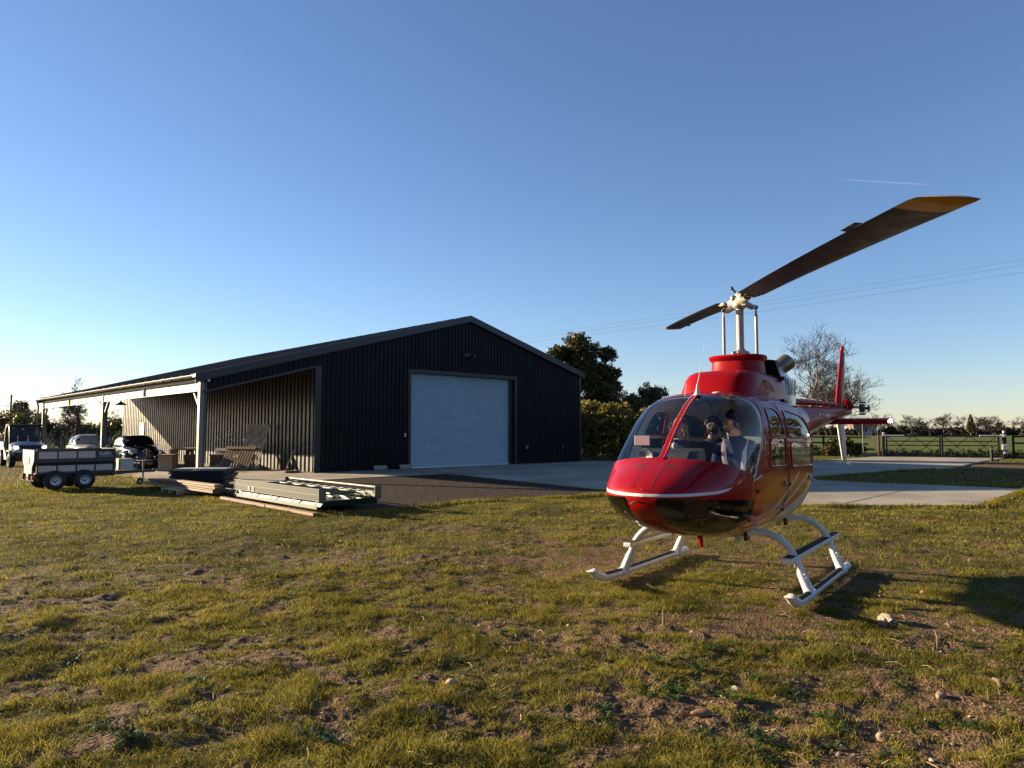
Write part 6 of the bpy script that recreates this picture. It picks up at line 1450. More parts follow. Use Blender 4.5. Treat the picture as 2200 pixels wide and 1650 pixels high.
mb = MB(); mb.bbox(-0.15, 0.15, -0.16, -0.102, 0.52, 0.86, 0.01); cb_ = mb.build('control_box', WHITEP, gp); mb = MB(); mb.lathe([(0.11, 0.0), (0.12, -0.012), (0.10, -0.02), (0.085, -0.012), (0.0, -0.01)], 20, axis='y', o=(0, -0.16, 0.70)); mb.build('speaker_ring', mat('light_grey_plastic', (0.45, 0.45, 0.43), 0.5), cb_, smooth=40)
mb = MB(); mb.bbox(-0.07, 0.07, -0.14, -0.102, 0.28, 0.42, 0.008); mb.build('junction_box', WHITEP, gp)
for (p_, s, lab) in ((ga, 1, 'white gate opener arm on the left gate'), (gb_, -1, 'white gate opener arm on the right gate')):
    mb = MB(); a_, b_ = sorted((s*-0.1, s*1.15)); mb.bbox(a_, b_, -0.12, -0.05, 1.33, 1.40, 0.01); mb.bbox(-0.06, 0.06, -0.10, 0.0, 1.40, 1.56 if s > 0 else 1.44, 0.01); o = tag(mb.build('gate_opener', WHITEP), lab, 'gate opener', 'gate openers'); o.location = tuple(p_ - gd_*0.0); o.rotation_euler = (0, 0, grz)
def fence(pts, lab, m=BLKW, sp=1.9, rails=(1.12, 0.78, 0.42), ph=1.32):
    o = thing('rail_fence', lab, 'fence', (pts[0][0], pts[0][1], 0), 0)
    for (x1, y1), (x2, y2) in zip(pts[:-1], pts[1:]):
        L_ = math.dist((x1, y1), (x2, y2)); n = max(1, round(L_/sp)); rz = rot2(x2-x1, y2-y1); M_ = Matrix.Translation((x1-pts[0][0], y1-pts[0][1], 0)) @ Matrix.Rotation(rz, 4, 'Z')
        for i in range(n):
            mb = MB(M_); x = L_*i/n; mb.bbox(x-0.06, x+0.06, -0.05, 0.05, -0.1, ph + 0.04*math.sin(i*5), 0.01); mb.build('post', m, o)
            mb = MB(M_)
            for k, z in enumerate(rails): dz = 0.02*math.sin(i*3+k*2); mb.box(x+0.0, x+L_/n, 0.05, 0.085, z+dz, z+0.10+dz)
            mb.build('rails', m, o)
    return o
fence([(13.0, 57.0), (17.5, 53.0), (21.2, 48.5), (23.0, 45.3)], 'dark post and rail fence running up to the left gate post', rails=(1.18, 0.78, 0.42))
fence([(29.75, 42.3), (33.0, 40.9), (40.0, 38.0)], 'dark post and rail fence to the right of the gate control post', rails=(1.26, 0.85, 0.25))
mb = MB(); mb.bbox(-0.06, 0.06, -0.06, 0.06, -0.05, 0.80, 0.015); mb.box(-0.03, 0.03, -0.068, -0.061, 0.62, 0.72, 1); o = tag(mb.build('bollard', [BLKW, WHITEP]), 'short black bollard on the verge in front of the right gate', 'bollard'); o.location = (25.75, 38.3, 0)
mb = MB(); mb.bbox(-0.06, 0.06, -0.06, 0.06, -0.05, 0.78, 0.015); o = tag(mb.build('bollard', WDG), 'short grey-brown post at the edge of the drive behind the tail fin', 'bollard'); o.location = (19.9, 42.9, 0)
# ---- overhead wires and their poles
WIRE = mat('overhead_wire', (0.05, 0.05, 0.055), 0.6)
POLEM = wood('tarred_pole', (0.05, 0.04, 0.03), (0.09, 0.07, 0.05), 'z')
for i, (dz, off, lab) in enumerate(((0.0, 0.0, 'lowest of the three overhead wires crossing the sky on the right'), (0.75, 0.5, 'middle one of the three overhead wires crossing the sky on the right'), (1.35, 1.1, 'highest of the three overhead wires crossing the sky on the right'))):
    a = Vector((-44.0, 165.0+off, 17.2+dz)); b_ = Vector((66.0, 50.0+off, 17.6+dz)); pts = [a + (b_-a)*t_ + Vector((0, 0, -1.2*4*t_*(1-t_))) for t_ in np.linspace(0, 1, 24)]
    mb = MB(); mb.tube(pts, 0.010, 4); tag(mb.build('overhead_wire', WIRE), lab, 'wire', 'overhead wires on the right')
def pole(x, y, h, lab, arm=True):
    o = thing('utility_pole', lab, 'pole', (x, y, 0), 0.6); mb = MB(); mb.tube([(0, 0, -0.3), (0, 0, h)], [0.15, 0.10], 10); mb.build('pole_shaft', POLEM, o, smooth=50)
    if arm: mb = MB(); mb.box(-0.06, 0.06, -1.1, 1.1, h-0.35, h-0.22); mb.build('crossarm', POLEM, o)
pole(-29.5*2.15, 62*1.45, 6.3, 'dark wooden pole at the far left edge above the bushes', False)
mb = MB(); a = Vector((-63.4, 89.9, 6.0)); b_ = Vector((-33.0, 120.0, 6.6)); c = Vector((-110, 44, 6.2)); mb.tube([c, a, b_], 0.02, 4); tag(mb.build('overhead_wire', WIRE), 'single thin wire low in the sky left of the lean-to', 'wire')
# ------------------------------------------------------------------ grass: real blades, fewer and coarser with distance
def blades(name, P, h, wd, lean, tone, m, label, seed=1, segs=2):
    """P (n,2) feet; h heights; wd widths; lean horizontal offset of the tip as a share of h; tone 0..1 for colour"""
    n = len(P); r = np.random.default_rng(seed)
    z = ground_z(P[:, 0], P[:, 1]) - 0.004
    az = r.uniform(0, 2*math.pi, n); bz = r.uniform(0, 2*math.pi, n)
    sx, sy = np.cos(az)*wd/2, np.sin(az)*wd/2
    lx, ly = np.cos(bz)*lean*h, np.sin(bz)*lean*h
    base = np.stack([P[:, 0], P[:, 1], z], -1)
    def pt(fx, fh, s): return base + np.stack([lx*fx + s*sx, ly*fx + s*sy, h*fh], -1)
    v = np.stack([pt(0, 0, -1), pt(0, 0, 1), pt(0.35, 0.55, 0.8), pt(0.35, 0.55, -0.8), pt(1, 0.9, 0.06), pt(1, 0.9, -0.06)], 1).reshape(-1, 3)
    k = np.arange(n)[:, None]*6
    f = np.concatenate([k + np.array([[0, 1, 2, 3]]), k + np.array([[3, 2, 4, 5]])], 1).reshape(-1, 4)
    o = np_mesh(name, v, f, m); attr(o, 'tone', np.repeat(tone, 2), 'FACE')
    return tag(o, label, 'grass', kind='stuff')
def seg_points(n, d0, d1, a0=-39.5, a1=39.5, seed=1, power=1.0):
    r = np.random.default_rng(seed)
    a = np.radians(r.uniform(a0, a1, n)); u = r.uniform(0, 1, n)
    if power == 0: d = d0*(d1/d0)**u           # density ~ 1/d^2
    else: d = (d0**power + u*(d1**power - d0**power))**(1/power)
    return np.stack([d*np.sin(a), d*np.cos(a)], -1)
def keep_grass(P, thr, seed, edge=0.02):
    r = np.random.default_rng(seed + 99)
    x, y = P[:, 0], P[:, 1]
    dmk = dirt_mask(x, y); out = np.minimum(polydist(x, y, CONC), polydist(x, y, GRAV)) > edge
    pat = polydist(x, y, PATCH) > 0.15
    return out & pat & (r.uniform(0, 1, len(x)) > np.clip(dmk*thr, 0, 0.985))
GRASSM = leafmat('grass_blade', (0.060, 0.064, 0.010), (0.35, 0.292, 0.042), (0.44, 0.34, 0.13), rough=0.75, trl=0.42, attrname='tone')
GRASSM.node_tree.nodes['Principled BSDF'].inputs['Specular IOR Level'].default_value = 0.12
def tones(P, seed, dry=0.12):
    r = np.random.default_rng(seed + 5); n = len(P)
    patch = fbm(P[:, 0], P[:, 1], 0.9, 3, 41); fine = fbm(P[:, 0], P[:, 1], 0.22, 2, 45)
    tn = 0.06 + 0.50*np.clip((patch-0.3)*1.7, 0, 1) + 0.26*(fine-0.5) + r.normal(0, 0.14, n)
    dryk = r.uniform(0, 1, n) < dry + 0.25*(fbm(P[:, 0], P[:, 1], 0.6, 2, 51) > 0.58)
    return np.clip(np.where(dryk, r.uniform(0.75, 1.0, n), tn), 0, 1)
def clump(P): return np.clip(fbm(P[:, 0], P[:, 1], 0.26, 3, 61)*2.6 - 0.75, 0.10, 1.8)
P = seg_points(420000, 3.1, 8.5, power=1.0, seed=11, a0=-41, a1=41); P = P[keep_grass(P, 1.12, 11)]; r_ = np.random.default_rng(12)
c = clump(P); n = len(P)
blades('grass', P, (0.011 + 0.030*c)*r_.uniform(0.5, 1.6, n), r_.uniform(0.0022, 0.0042, n)*(0.7 + np.hypot(P[:,0],P[:,1])*0.06), r_.uniform(0.3, 1.3, n), tones(P, 13), GRASSM, 'short rough tufted grass growing over the bare soil around the helicopter', 14)
P = seg_points(330000, 8.3, 26, power=1.0, seed=21); P = P[keep_grass(P, 1.05, 21)]; r_ = np.random.default_rng(22); c = clump(P); n = len(P); dd = np.hypot(P[:, 0], P[:, 1])
blades('grass', P, (0.014 + 0.036*c)*r_.uniform(0.5, 1.5, n), r_.uniform(0.0036, 0.0055, n)*(dd/8)**0.9, r_.uniform(0.3, 1.2, n), tones(P, 23, 0.06), GRASSM, 'smooth mown grass stretching from the helicopter to the trailer and the barn slab', 24)
P = seg_points(60000, 25, 60, power=0.6, seed=31); P = P[keep_grass(P, 1.0, 31, 0.1)]; P = P[(P[:, 1]*0.8 + P[:, 0]*0.6) < 50]; r_ = np.random.default_rng(32); n = len(P)
blades('grass', P, 0.07*r_.uniform(0.6, 1.4, n), r_.uniform(0.015, 0.03, n), r_.uniform(0.3, 1.0, n), tones(P, 33, 0.05), GRASSM, 'far grass round the barn, beside the drive and in front of the hedge', 34)
# longer unkempt grass along the paving edges
def along(poly, n, seed, spread=0.12):
    r = np.random.default_rng(seed); out = []
    L_ = [math.dist(poly[i], poly[i+1]) for i in range(len(poly)-1)]; tot = sum(L_)
    for i in range(len(poly)-1):
        k = int(n*L_[i]/tot); t_ = r.uniform(0, 1, k); a, b_ = np.array(poly[i]), np.array(poly[i+1]); out.append(a + (b_-a)*t_[:, None] + r.normal(0, spread, (k, 2)))
    return np.concatenate(out)
P = np.concatenate([along([(2.53, 19.6), (2.38, 18.33), (1.14, 17.5), (0.0, 17.0), (-1.06, 16.25), (-2.17, 15.15), (-2.86, 14.3), (-3.3, 13.9), (-4.6, 15.0)], 15000, 5), along([(2.6, 19.4), (5.1, 17.0), (6.52, 15.5), (7.99, 15.3), (9.95, 15.25), (14.1, 19.65)], 9000, 6, 0.09),
                    along([UV2(-5.8, 24), UV2(-5.8, -3.6)], 9000, 8, 0.1), along([(13.3, 20.5), (12.03, 21.6), (10.95, 22.4), (10.1, 23.3), (10.45, 24.6), (12.1, 26.1), (14.9, 28.2), (17.8, 30.3)], 6000, 7)])
r_ = np.random.default_rng(9); n = len(P); z_ = polydist(P[:, 0], P[:, 1], GRAV); P = P[np.minimum(z_, polydist(P[:, 0], P[:, 1], CONC)) > -0.06]; n = len(P)
blades('edge_grass', P, r_.uniform(0.04, 0.13, n)*(0.5 + fbm(P[:, 0], P[:, 1], 0.5, 2, 71)), r_.uniform(0.006, 0.012, n), r_.uniform(0.2, 0.9, n), tones(P, 63, 0.15), GRASSM, 'longer ragged grass along the edges of the gravel and the concrete', 64)

# ------------------------------------------------------------------ weeds, stones, sticks
WEED = leafmat('weed_leaf', (0.020, 0.045, 0.010), (0.075, 0.125, 0.022), rough=0.35, trl=0.3)
def weed_mesh(seed):
    r = np.random.default_rng(seed); mb = MB()
    for i in range(26):
        a = r.uniform(0, 2*math.pi); L_ = r.uniform(0.05, 0.11); w_ = L_*r.uniform(0.22, 0.34); up = r.uniform(0.1, 0.75); d_ = Vector((math.cos(a), math.sin(a), 0)); s_ = Vector((-math.sin(a), math.cos(a), 0)); o = d_*r.uniform(0, 0.03)
        p = lambda t_, q: tuple(o + d_*L_*t_ + s_*w_*q + Vector((0, 0, L_*up*math.sin(t_*2.0)*0.9 + abs(q)*0.02)))
        mb.add([p(0, -0.05), p(0, 0.05), p(0.35, 0.35), p(0.45, 0.22), p(0.7, 0.5), p(1.0, 0.0), p(0.7, -0.5), p(0.45, -0.22), p(0.35, -0.35)], [(0, 1, 2, 8), (8, 2, 3, 7), (7, 3, 4, 6), (6, 4, 5)])
    return mb
WP = [(1.29, 4.39, 1.2), (1.0, 4.47, 1.3), (1.43, 5.3, 1.0), (1.25, 4.89, 1.1), (1.29, 3.75, 1.5), (1.74, 4.08, 1.2), (1.71, 4.55, 1.1), (2.07, 5.65, 0.9), (2.53, 3.98, 1.0), (3.36, 5.35, 0.9), (-1.98, 3.81, 1.2), (-3.14, 5.21, 0.9), (-1.98, 4.63, 0.8), (-0.39, 5.09, 0.9), (0.51, 4.18, 1.1), (-0.91, 3.75, 1.2), (2.25, 5.09, 1.0), (-1.73, 4.76, 0.7), (-1.77, 3.98, 1.0), (0.71, 5.3, 0.7), (-0.66, 6.05, 0.6), (-0.07, 5.65, 0.7), (-4.58, 15.67, 0.8), (-6.0, 10.65, 0.7), (1.03, 3.7, 1.1), (1.54, 4.71, 1.0)]
def gz1(x, y): return float(ground_z(np.array([x]), np.array([y]))[0])
proto = [weed_mesh(i) for i in range(5)]; allw = MB(); rw = np.random.default_rng(4)
more = [(rw.uniform(-4, 4), rw.uniform(3.6, 9), rw.uniform(0.35, 0.7)) for _ in range(110)]
more += [(x + rw.normal(0, 0.14), y + rw.normal(0, 0.14), k*rw.uniform(0.5, 0.9)) for x, y, k in WP for _ in range(3)]
for i, (x, y, k) in enumerate(WP + more):
    k *= 0.62
    w_ = proto[i % 5]; n0 = len(allw.v); a = rw.uniform(0, 6.28); c_, s_ = math.cos(a)*k, math.sin(a)*k; z0 = gz1(x, y)
    allw.v += [(x + c_*p[0] - s_*p[1], y + s_*p[0] + c_*p[1], z0 + k*p[2]) for p in w_.v]; allw.f += [tuple(q+n0 for q in f) for f in w_.f]; allw.m += w_.m
tag(allw.build('weeds', WEED, fix=False, smooth=60), 'dark green leafy weeds spreading between the grass tufts', 'weeds', kind='stuff')
def stone_mb(seed, r, sx=1, sy=1, sz=0.6, rough=0.18):
    rs = np.random.default_rng(seed); mb = MB(); import bmesh
    bm = bmesh.new(); bmesh.ops.create_icosphere(bm, subdivisions=3 if r > 0.025 else 1, radius=1)
    k = [rs.normal(0, 1, 3) for _ in range(7)]
    for v in bm.verts:
        p = v.co; q = 1.0
        for a in k: q -= max(0, p.dot(Vector(a).normalized()) - 0.62)*0.55      # knocked-off faces
        q += rough*0.22*(math.sin(13*p.x+seed*2)*math.cos(17*p.y+seed) + 0.7*math.sin(29*p.z+3)*math.sin(23*p.x)*math.cos(31*p.y))
        q += rough*0.35*math.sin(7*p.x + seed)*math.sin(6*p.y)*math.sin(8*p.z + 1)
        v.co = Vector((p.x*sx, p.y*sy, p.z*sz))*q*r
    mb.add([tuple(v.co) for v in bm.verts], [tuple(x.index for x in f.verts) for f in bm.faces]); bm.free(); return mb
STM = {'pale': mat('pale_flint', (0.30, 0.24, 0.17), 0.8, var=0.3, vscale=30, bump=0.5, bscale=90), 'grey': mat('lumpy_concrete', (0.25, 0.205, 0.155), 0.95, var=0.45, vscale=55, bump=1.0, bscale=70), 'brick': mat('broken_brick', (0.23, 0.12, 0.07), 0.9, var=0.25, vscale=30, bump=0.4), 'tan': mat('tan_pebble', (0.25, 0.165, 0.10), 0.75, var=0.25, vscale=20)}
for (x, y, r, sc_, m, lab, seed) in (
    (3.16, 6.12, 0.085, (1.5, 0.9, 0.75), 'grey', 'largest rock, a lumpy pale chunk of concrete in the grass right of the skids', 1),
    (-1.09, 5.32, 0.024, (1, 0.9, 1.1), 'pale', 'small white pointed stone on bare soil in the left half of the grass', 2),
    (0.47, 6.05, 0.022, (1.2, 0.9, 0.7), 'pale', 'small white stone in the grass ahead of the far skid', 3),
    (1.94, 3.84, 0.034, (0.9, 0.8, 1.2), 'tan', 'round orange-tan stone near the bottom right corner', 4),
    (1.06, 4.10, 0.045, (1.5, 0.8, 0.45), 'brick', 'flat reddish piece of broken brick lying among the weeds', 5),
    (4.10, 7.22, 0.032, (1.1, 0.9, 0.9), 'brick', 'reddish stone at the edge of the helicopter shadow on the right', 6),
    (-0.38, 4.60, 0.032, (1.3, 0.9, 0.8), 'pale', 'pale stone in a bare patch in the middle foreground', 7),
    (2.58, 4.39, 0.036, (1.3, 0.9, 0.7), 'tan', 'tan flat stone among pebbles in the right foreground', 8),
    (1.40, 4.56, 0.028, (1.2, 0.9, 0.8), 'pale', 'whitish stone among the dark weeds', 9)):
    o = stone_mb(seed, r, *sc_, 0.42 if m == 'grey' else 0.2).build('stone', STM[m], smooth=50, fix=False); o.location = (x, y, gz1(x, y) + r*0.3); o.rotation_euler = (0, 0, seed*1.3); tag(o, lab, 'stone')
pb = MB(); rs = np.random.default_rng(17); protos = [stone_mb(i+30, 1.0, 1.2, 0.9, 0.65) for i in range(6)]
for i in range(2600):
    x = rs.uniform(-4.5, 4.2); y = rs.uniform(3.3, 10)**1.0
    if float(dirt_mask(np.array([x]), np.array([y]))[0]) < rs.uniform(0.15, 0.8): continue
    if rs.uniform() > 0.35 + 0.65*np.clip((x+0.5)/3, 0, 1)*np.clip((7-y)/3, 0.2, 1): continue
    r = float(np.clip(rs.lognormal(-4.95, 0.5), 0.003, 0.026)); q = protos[i % 6]; n0 = len(pb.v); a = rs.uniform(0, 6.28); c_, s_ = math.cos(a)*r, math.sin(a)*r; z0 = gz1(x, y) + r*0.25
    pb.v += [(x + c_*p[0] - s_*p[1], y + s_*p[0] + c_*p[1], z0 + r*p[2]) for p in q.v]; pb.f += [tuple(v_+n0 for v_ in f) for f in q.f]; pb.m += [0 if rs.uniform() < 0.5 else (1 if rs.uniform() < 0.5 else 2)]*len(q.f)
tag(pb.build('gravel_stones', [STM['tan'], STM['pale'], mat('dull_flint', (0.20, 0.15, 0.11), 0.8, var=0.4, vscale=5)], fix=False), 'small stones and flints scattered over the bare soil', 'stones', kind='stuff')
# clods of earth
cl = MB()
for i in range(5200):
    x = rs.uniform(-5, 4.5); y = rs.uniform(3.3, 10.5)
    if float(dirt_mask(np.array([x]), np.array([y]))[0]) < rs.uniform(0.25, 0.9): continue
    r = rs.uniform(0.005, 0.016); q = protos[i % 6]; n0 = len(cl.v); z0 = gz1(x, y)
    cl.v += [(x + r*p[0], y + r*p[1], z0 + r*p[2]) for p in q.v]; cl.f += [tuple(v_+n0 for v_ in f) for f in q.f]; cl.m += [0]*len(q.f)
tag(cl.build('soil_clods', mat('crumbly_soil', (0.10, 0.063, 0.036), 0.95, var=0.4, vscale=8), fix=False), 'crumbs of brown earth lying on the bare patches', 'soil', kind='stuff')
STICK = wood('weathered_twig', (0.22, 0.15, 0.09), (0.11, 0.075, 0.045), 'z')
for (a, b_, r, lab) in (((3.06, 4.63), (2.97, 4.43), 0.012, 'pale split stick lying flat at the right edge of the grass'), ((3.37, 5.78), (3.12, 5.33), 0.006, 'thin curved dry stalk right of the concrete rock'), ((-3.64, 5.35), (-3.73, 5.59), 0.005, 'white bent twig at the left edge of the grass')):
    mb = MB(); za, zb = gz1(*a), gz1(*b_); mb.tube([(a[0], a[1], za+0.02), ((a[0]+b_[0])/2+0.01, (a[1]+b_[1])/2, (za+zb)/2+0.035), (b_[0], b_[1], zb+0.02)], [r, r*1.1, r*0.5], 6); tag(mb.build('stick', STICK, smooth=50), lab, 'stick')
for (x, y, h, lab) in ((1.24, 5.95, 0.13, 'short brown wooden peg standing in the soil left of the near skid toe'), (0.85, 8.88, 0.11, 'short wooden peg standing in the grass beside the far skid')):
    mb = MB(); z0 = gz1(x, y); mb.tube([(x, y, z0-0.05), (x+0.004, y, z0+h*0.5), (x+0.001, y, z0+h)], [0.010, 0.011, 0.008], 6); tag(mb.build('peg', STICK), lab, 'peg')
tw = MB()
for i in range(420):
    x = rs.uniform(-4, 4); y = rs.uniform(3.3, 9); a = rs.uniform(0, 6.28); L_ = rs.uniform(0.03, 0.14); z0 = gz1(x, y); x2, y2 = x + L_*math.cos(a), y + L_*math.sin(a)
    tw.tube([(x, y, z0+0.012), ((x+x2)/2, (y+y2)/2, z0 + 0.02 + rs.uniform(0, 0.02)), (x2, y2, gz1(x2, y2)+0.012)], rs.uniform(0.0012, 0.003), 4)
tag(tw.build('straw_and_twigs', mat('dry_straw', (0.30, 0.21, 0.11), 0.8, var=0.4, vscale=4), fix=False), 'bits of straw and dead twigs lying in the grass', 'twigs', kind='stuff')
# ------------------------------------------------------------------ trees, hedge, bushes
BARK = mat('bark', (0.085, 0.062, 0.044), 0.9, var=0.4, vscale=6, bump=0.5, bscale=20)
TWIGM = mat('bare_twigs', (0.080, 0.062, 0.048), 0.9, var=0.3, vscale=2)
def grow(seed, H, spread=0.75, levels=5, up=0.35, gnarl=0.25, kids=(3, 4), trunk=0.22, r0=None, first=0.28, lenk=0.66):
    """branch skeleton: list of (points, radii, level)"""
    r = np.random.default_rng(seed); out = []; r0 = r0 or H*0.030
    def seg(p, d, L, rad, lv):
        n = 5 if lv < 3 else 3; pts = [p]; rr = [rad]; q = p.copy(); dd = d.copy()
        for i in range(n):
            dd = dd + Vector(r.normal(0, gnarl*(0.5 if lv == 0 else 1), 3)) + Vector((0, 0, up*0.25)); dd.normalize(); q = q + dd*L/n; pts.append(q.copy()); rr.append(rad*(1 - 0.45*(i+1)/n))
        out.append((pts, rr, lv))
        if lv >= levels: return
        k = r.integers(kids[0], kids[1]+1) + (1 if lv == 0 else 0)
        for j in range(k):
            t_ = (first + (1-first)*(j+r.uniform(0.2, 1))/k) if lv == 0 else r.uniform(0.35, 1.0)
            if j == k-1: t_ = 1.0
            i = min(n-1, int(t_*n)); base = pts[i].lerp(pts[i+1], min(1, t_*n-i)); a = r.uniform(0, 2*math.pi)
            side = dd.orthogonal().normalized(); side = Matrix.Rotation(a, 3, dd) @ side; s = spread*r.uniform(0.6, 1.25)
            nd = (dd*(1-0.35*s) + side*s + Vector((0, 0, up*r.uniform(0.0, 0.6)))).normalized()
            seg(base, nd, L*lenk*r.uniform(0.75, 1.15), rr[min(i+1, n)]*0.72, lv+1)
    seg(Vector((0, 0, 0)), Vector((r.normal(0, 0.08), r.normal(0, 0.08), 1)), H*(trunk+0.25), r0, 0)
    zmax = max(p.z for pts, _, _ in out for p in pts); k = H/zmax
    return [([p*k for p in pts], rr, lv) for pts, rr, lv in out]
def tree_meshes(sk, cut=3, minr=0.006, thick=1.0):
    a, b_ = MB(), MB()
    for pts, rr, lv in sk:
        (a if lv < cut else b_).tube(pts, [max(minr, q*thick) for q in rr], 7 if lv < 2 else (5 if lv < cut else 3), caps=False)
    return a, b_
def leaf_cloud(name, centres, radii, n, size, m, parent, seed, squash=0.8, elong=1.7):
    r = np.random.default_rng(seed); C_ = np.array(centres); Rr = np.array(radii); w_ = Rr**2; i = r.choice(len(C_), n, p=w_/w_.sum())
    d = r.normal(0, 1, (n, 3)); d /= np.linalg.norm(d, axis=1)[:, None]; rad_ = Rr[i]*r.uniform(0.25, 1.0, n)**0.6*(1 + 0.25*np.sin(d[:, 0]*7+i)*np.sin(d[:, 2]*6))
    P = C_[i] + d*rad_[:, None]*np.array([1, 1, squash])
    u = r.normal(0, 1, (n, 3)); u /= np.linalg.norm(u, axis=1)[:, None]; v = np.cross(u, r.normal(0, 1, (n, 3))); v /= np.linalg.norm(v, axis=1)[:, None]
    s = size*r.uniform(0.6, 1.4, n)[:, None]
    V = np.stack([P - u*s*elong/2, P + v*s/2, P + u*s*elong/2, P - v*s/2], 1).reshape(-1, 3)
    F = np.arange(n*4).reshape(-1, 4)
    return np_mesh(name, V, F, m, parent)
OLIVE = leafmat('evergreen_leaf', (0.022, 0.028, 0.008), (0.12, 0.10, 0.024), (0.22, 0.17, 0.05), rough=0.4, trl=0.2)
HEDGE = leafmat('hedge_leaf', (0.090, 0.084, 0.014), (0.33, 0.26, 0.050), (0.48, 0.36, 0.10), rough=0.4, trl=0.35)
SCRUB = leafmat('scrub_leaf', (0.040, 0.040, 0.014), (0.12, 0.095, 0.035), (0.18, 0.14, 0.06), rough=0.6, trl=0.2)
SCRUBG = leafmat('green_scrub_leaf', (0.030, 0.042, 0.010), (0.12, 0.12, 0.025), (0.19, 0.17, 0.05), rough=0.5, trl=0.25)
def leafy(name, label, loc, H, blobs, n, size, m, seed, sk=None, group=None, cat='tree'):
    o = thing(name, label, cat, loc, 0, group); sk = sk or grow(seed, H*0.9, 0.8, 4, 0.3, 0.25, (3, 4))
    a, b_ = tree_meshes(sk, 4); a.build('trunk', BARK, o, fix=False, smooth=60)
    if b_.v: b_.build('branches', BARK, o, fix=False)
    leaf_cloud('crown', [q[:3] for q in blobs], [q[3] for q in blobs], n, size, m, o, seed+1); return o
def blobs_for(H, W, z0, n, seed, rr=(0.12, 0.24), top=0.0):
    r = np.random.default_rng(seed); out = []
    while len(out) < n:
        p = r.uniform(-1, 1, 3)
        if (p**2).sum() > 1 or (p**2).sum() < 0.12: continue
        out.append((p[0]*W/2*0.85, p[1]*W/2*0.85, z0 + (H-z0)*(0.5 + 0.46*p[2]), r.uniform(*rr)*W))
    return out
# big evergreen behind the barn's right corner and its lower neighbour
leafy('evergreen_tree', 'tall dark evergreen tree rising behind the right corner of the barn', (5.2, 56.0, 0), 9.5, blobs_for(9.4, 7.2, 1.6, 78, 5, (0.07, 0.15)) + [(2.3, 0, 6.2, 0.9), (2.8, 0.3, 5.2, 0.8), (-2.8, 0, 6.6, 0.9), (2.0, 0, 3.4, 1.3), (1.2, 0, 2.4, 1.5)], 88000, 0.105, OLIVE, 3)
def half_bare(label, loc, H, W, seed, nb, nl, m, size=0.11, extra=None, lean=0):
    o = thing('scrubby_tree', label, 'tree', loc, 0, 'small trees above the hedge'); sk = grow(seed, H, 0.95, 5, 0.28, 0.34, (3, 4), trunk=0.16, r0=H*0.022, first=0.2)
    a, b_ = tree_meshes(sk, 3, 0.010); a.build('trunk', BARK, o, fix=False, smooth=60); b_.build('branches', TWIGM, o, fix=False)
    tips = [pts[-1] for pts, rr, lv in sk if lv >= 3 and pts[-1].z > H*0.35]; r = np.random.default_rng(seed); k = r.choice(len(tips), min(nb, len(tips)), replace=False)
    cs = [tuple(tips[i]) for i in k]; rs_ = [r.uniform(0.15, 0.42) for _ in k]
    if extra: cs += [q[:3] for q in extra]; rs_ += [q[3] for q in extra]
    leaf_cloud('crown', cs, rs_, nl, size, m, o, seed+7)
    return o
half_bare('spreading half-bare tree right of the evergreen, above the hedge', (10.5, 53.0, 0), 5.0, 5, 21, 60, 6500, SCRUB, extra=[(-2.3, 0, 3.9, 1.1), (-3.0, 0, 3.2, 1.2), (-1.4, 0, 3.7, 0.9)])
half_bare('small tree with a dense rounded green top and bare side twigs, above the hedge', (11.1, 56.0, 0), 5.7, 5, 22, 50, 6500, SCRUBG, extra=[(-0.2, 0, 4.6, 0.75), (0.5, 0, 4.7, 0.7), (-0.6, 0, 4.3, 0.6), (0.1, 0, 4.2, 0.8)])
half_bare('low twiggy tree just left of the red rotor cowling', (14.2, 55.0, 0), 4.6, 4, 23, 60, 4200, SCRUB)
half_bare('thin bare-topped tree half hidden behind the rotor cowling', (16.6, 58.0, 0), 6.0, 4, 24, 16, 900, SCRUB)
# hedge
hg = thing('hedge', 'long clipped olive-green hedge beyond the concrete, between the barn and the helicopter', 'hedge', (9.9, 41.6, 0), R(-20))
rh = np.random.default_rng(8); cs = []; rs_ = []
for i in range(760):
    x = rh.uniform(-6.3, 6.6); y = rh.uniform(-0.9, 0.9); z = rh.uniform(0.25, 3.1 + 0.25*math.sin(x*0.9) + 0.15*math.sin(x*3.1)); cs.append((x, y, z)); rs_.append(rh.uniform(0.16, 0.48))
leaf_cloud('foliage', cs, rs_, 80000, 0.085, HEDGE, hg, 9)
mb = MB()
for i in range(40): x = -6.3 + i*0.33; mb.tube([(x, 0.1*math.sin(i), -0.1), (x+0.1*math.sin(i*2), 0.1, 1.5), (x, 0, 2.9)], [0.04, 0.03, 0.012], 5)
mb.build('stems', BARK, hg, fix=False)
# bare oak behind the helicopter tail
FTWIG = mat('far_twigs', (0.021, 0.017, 0.013), 0.9)
def bare(name, label, loc, H, seed, group=None, levels=6, minr=0.008, thick=1.0, **kw):
    o = thing(name, label, 'tree', loc, kw.pop('rz', 0.0), group); sk = grow(seed, H, levels=levels, **kw); a, b_ = tree_meshes(sk, 3, minr, thick); a.build('trunk', FTWIG if name == 'distant_tree' else BARK, o, fix=False, smooth=60); b_.build('crown', FTWIG if name == 'distant_tree' else TWIGM, o, fix=False); return o
bt_ = bare('bare_tree', 'large bare spreading tree standing behind the rotor mast and tail fin', (25.6, 62.0, 0), 10.6, 31, levels=6, minr=0.0078, spread=0.80, up=0.46, gnarl=0.13, kids=(4, 4), trunk=0.02, first=0.22, lenk=0.70)
bt_.scale = (1.65, 1.4, 1.0)
bare('bare_tree', 'gnarled bare oak seen through the open bays of the lean-to', (-37.5, 62.0, 0), 6.4, 37, levels=6, minr=0.016, spread=1.0, up=0.10, gnarl=0.42, kids=(3, 4), trunk=0.08, first=0.2, r0=0.30)
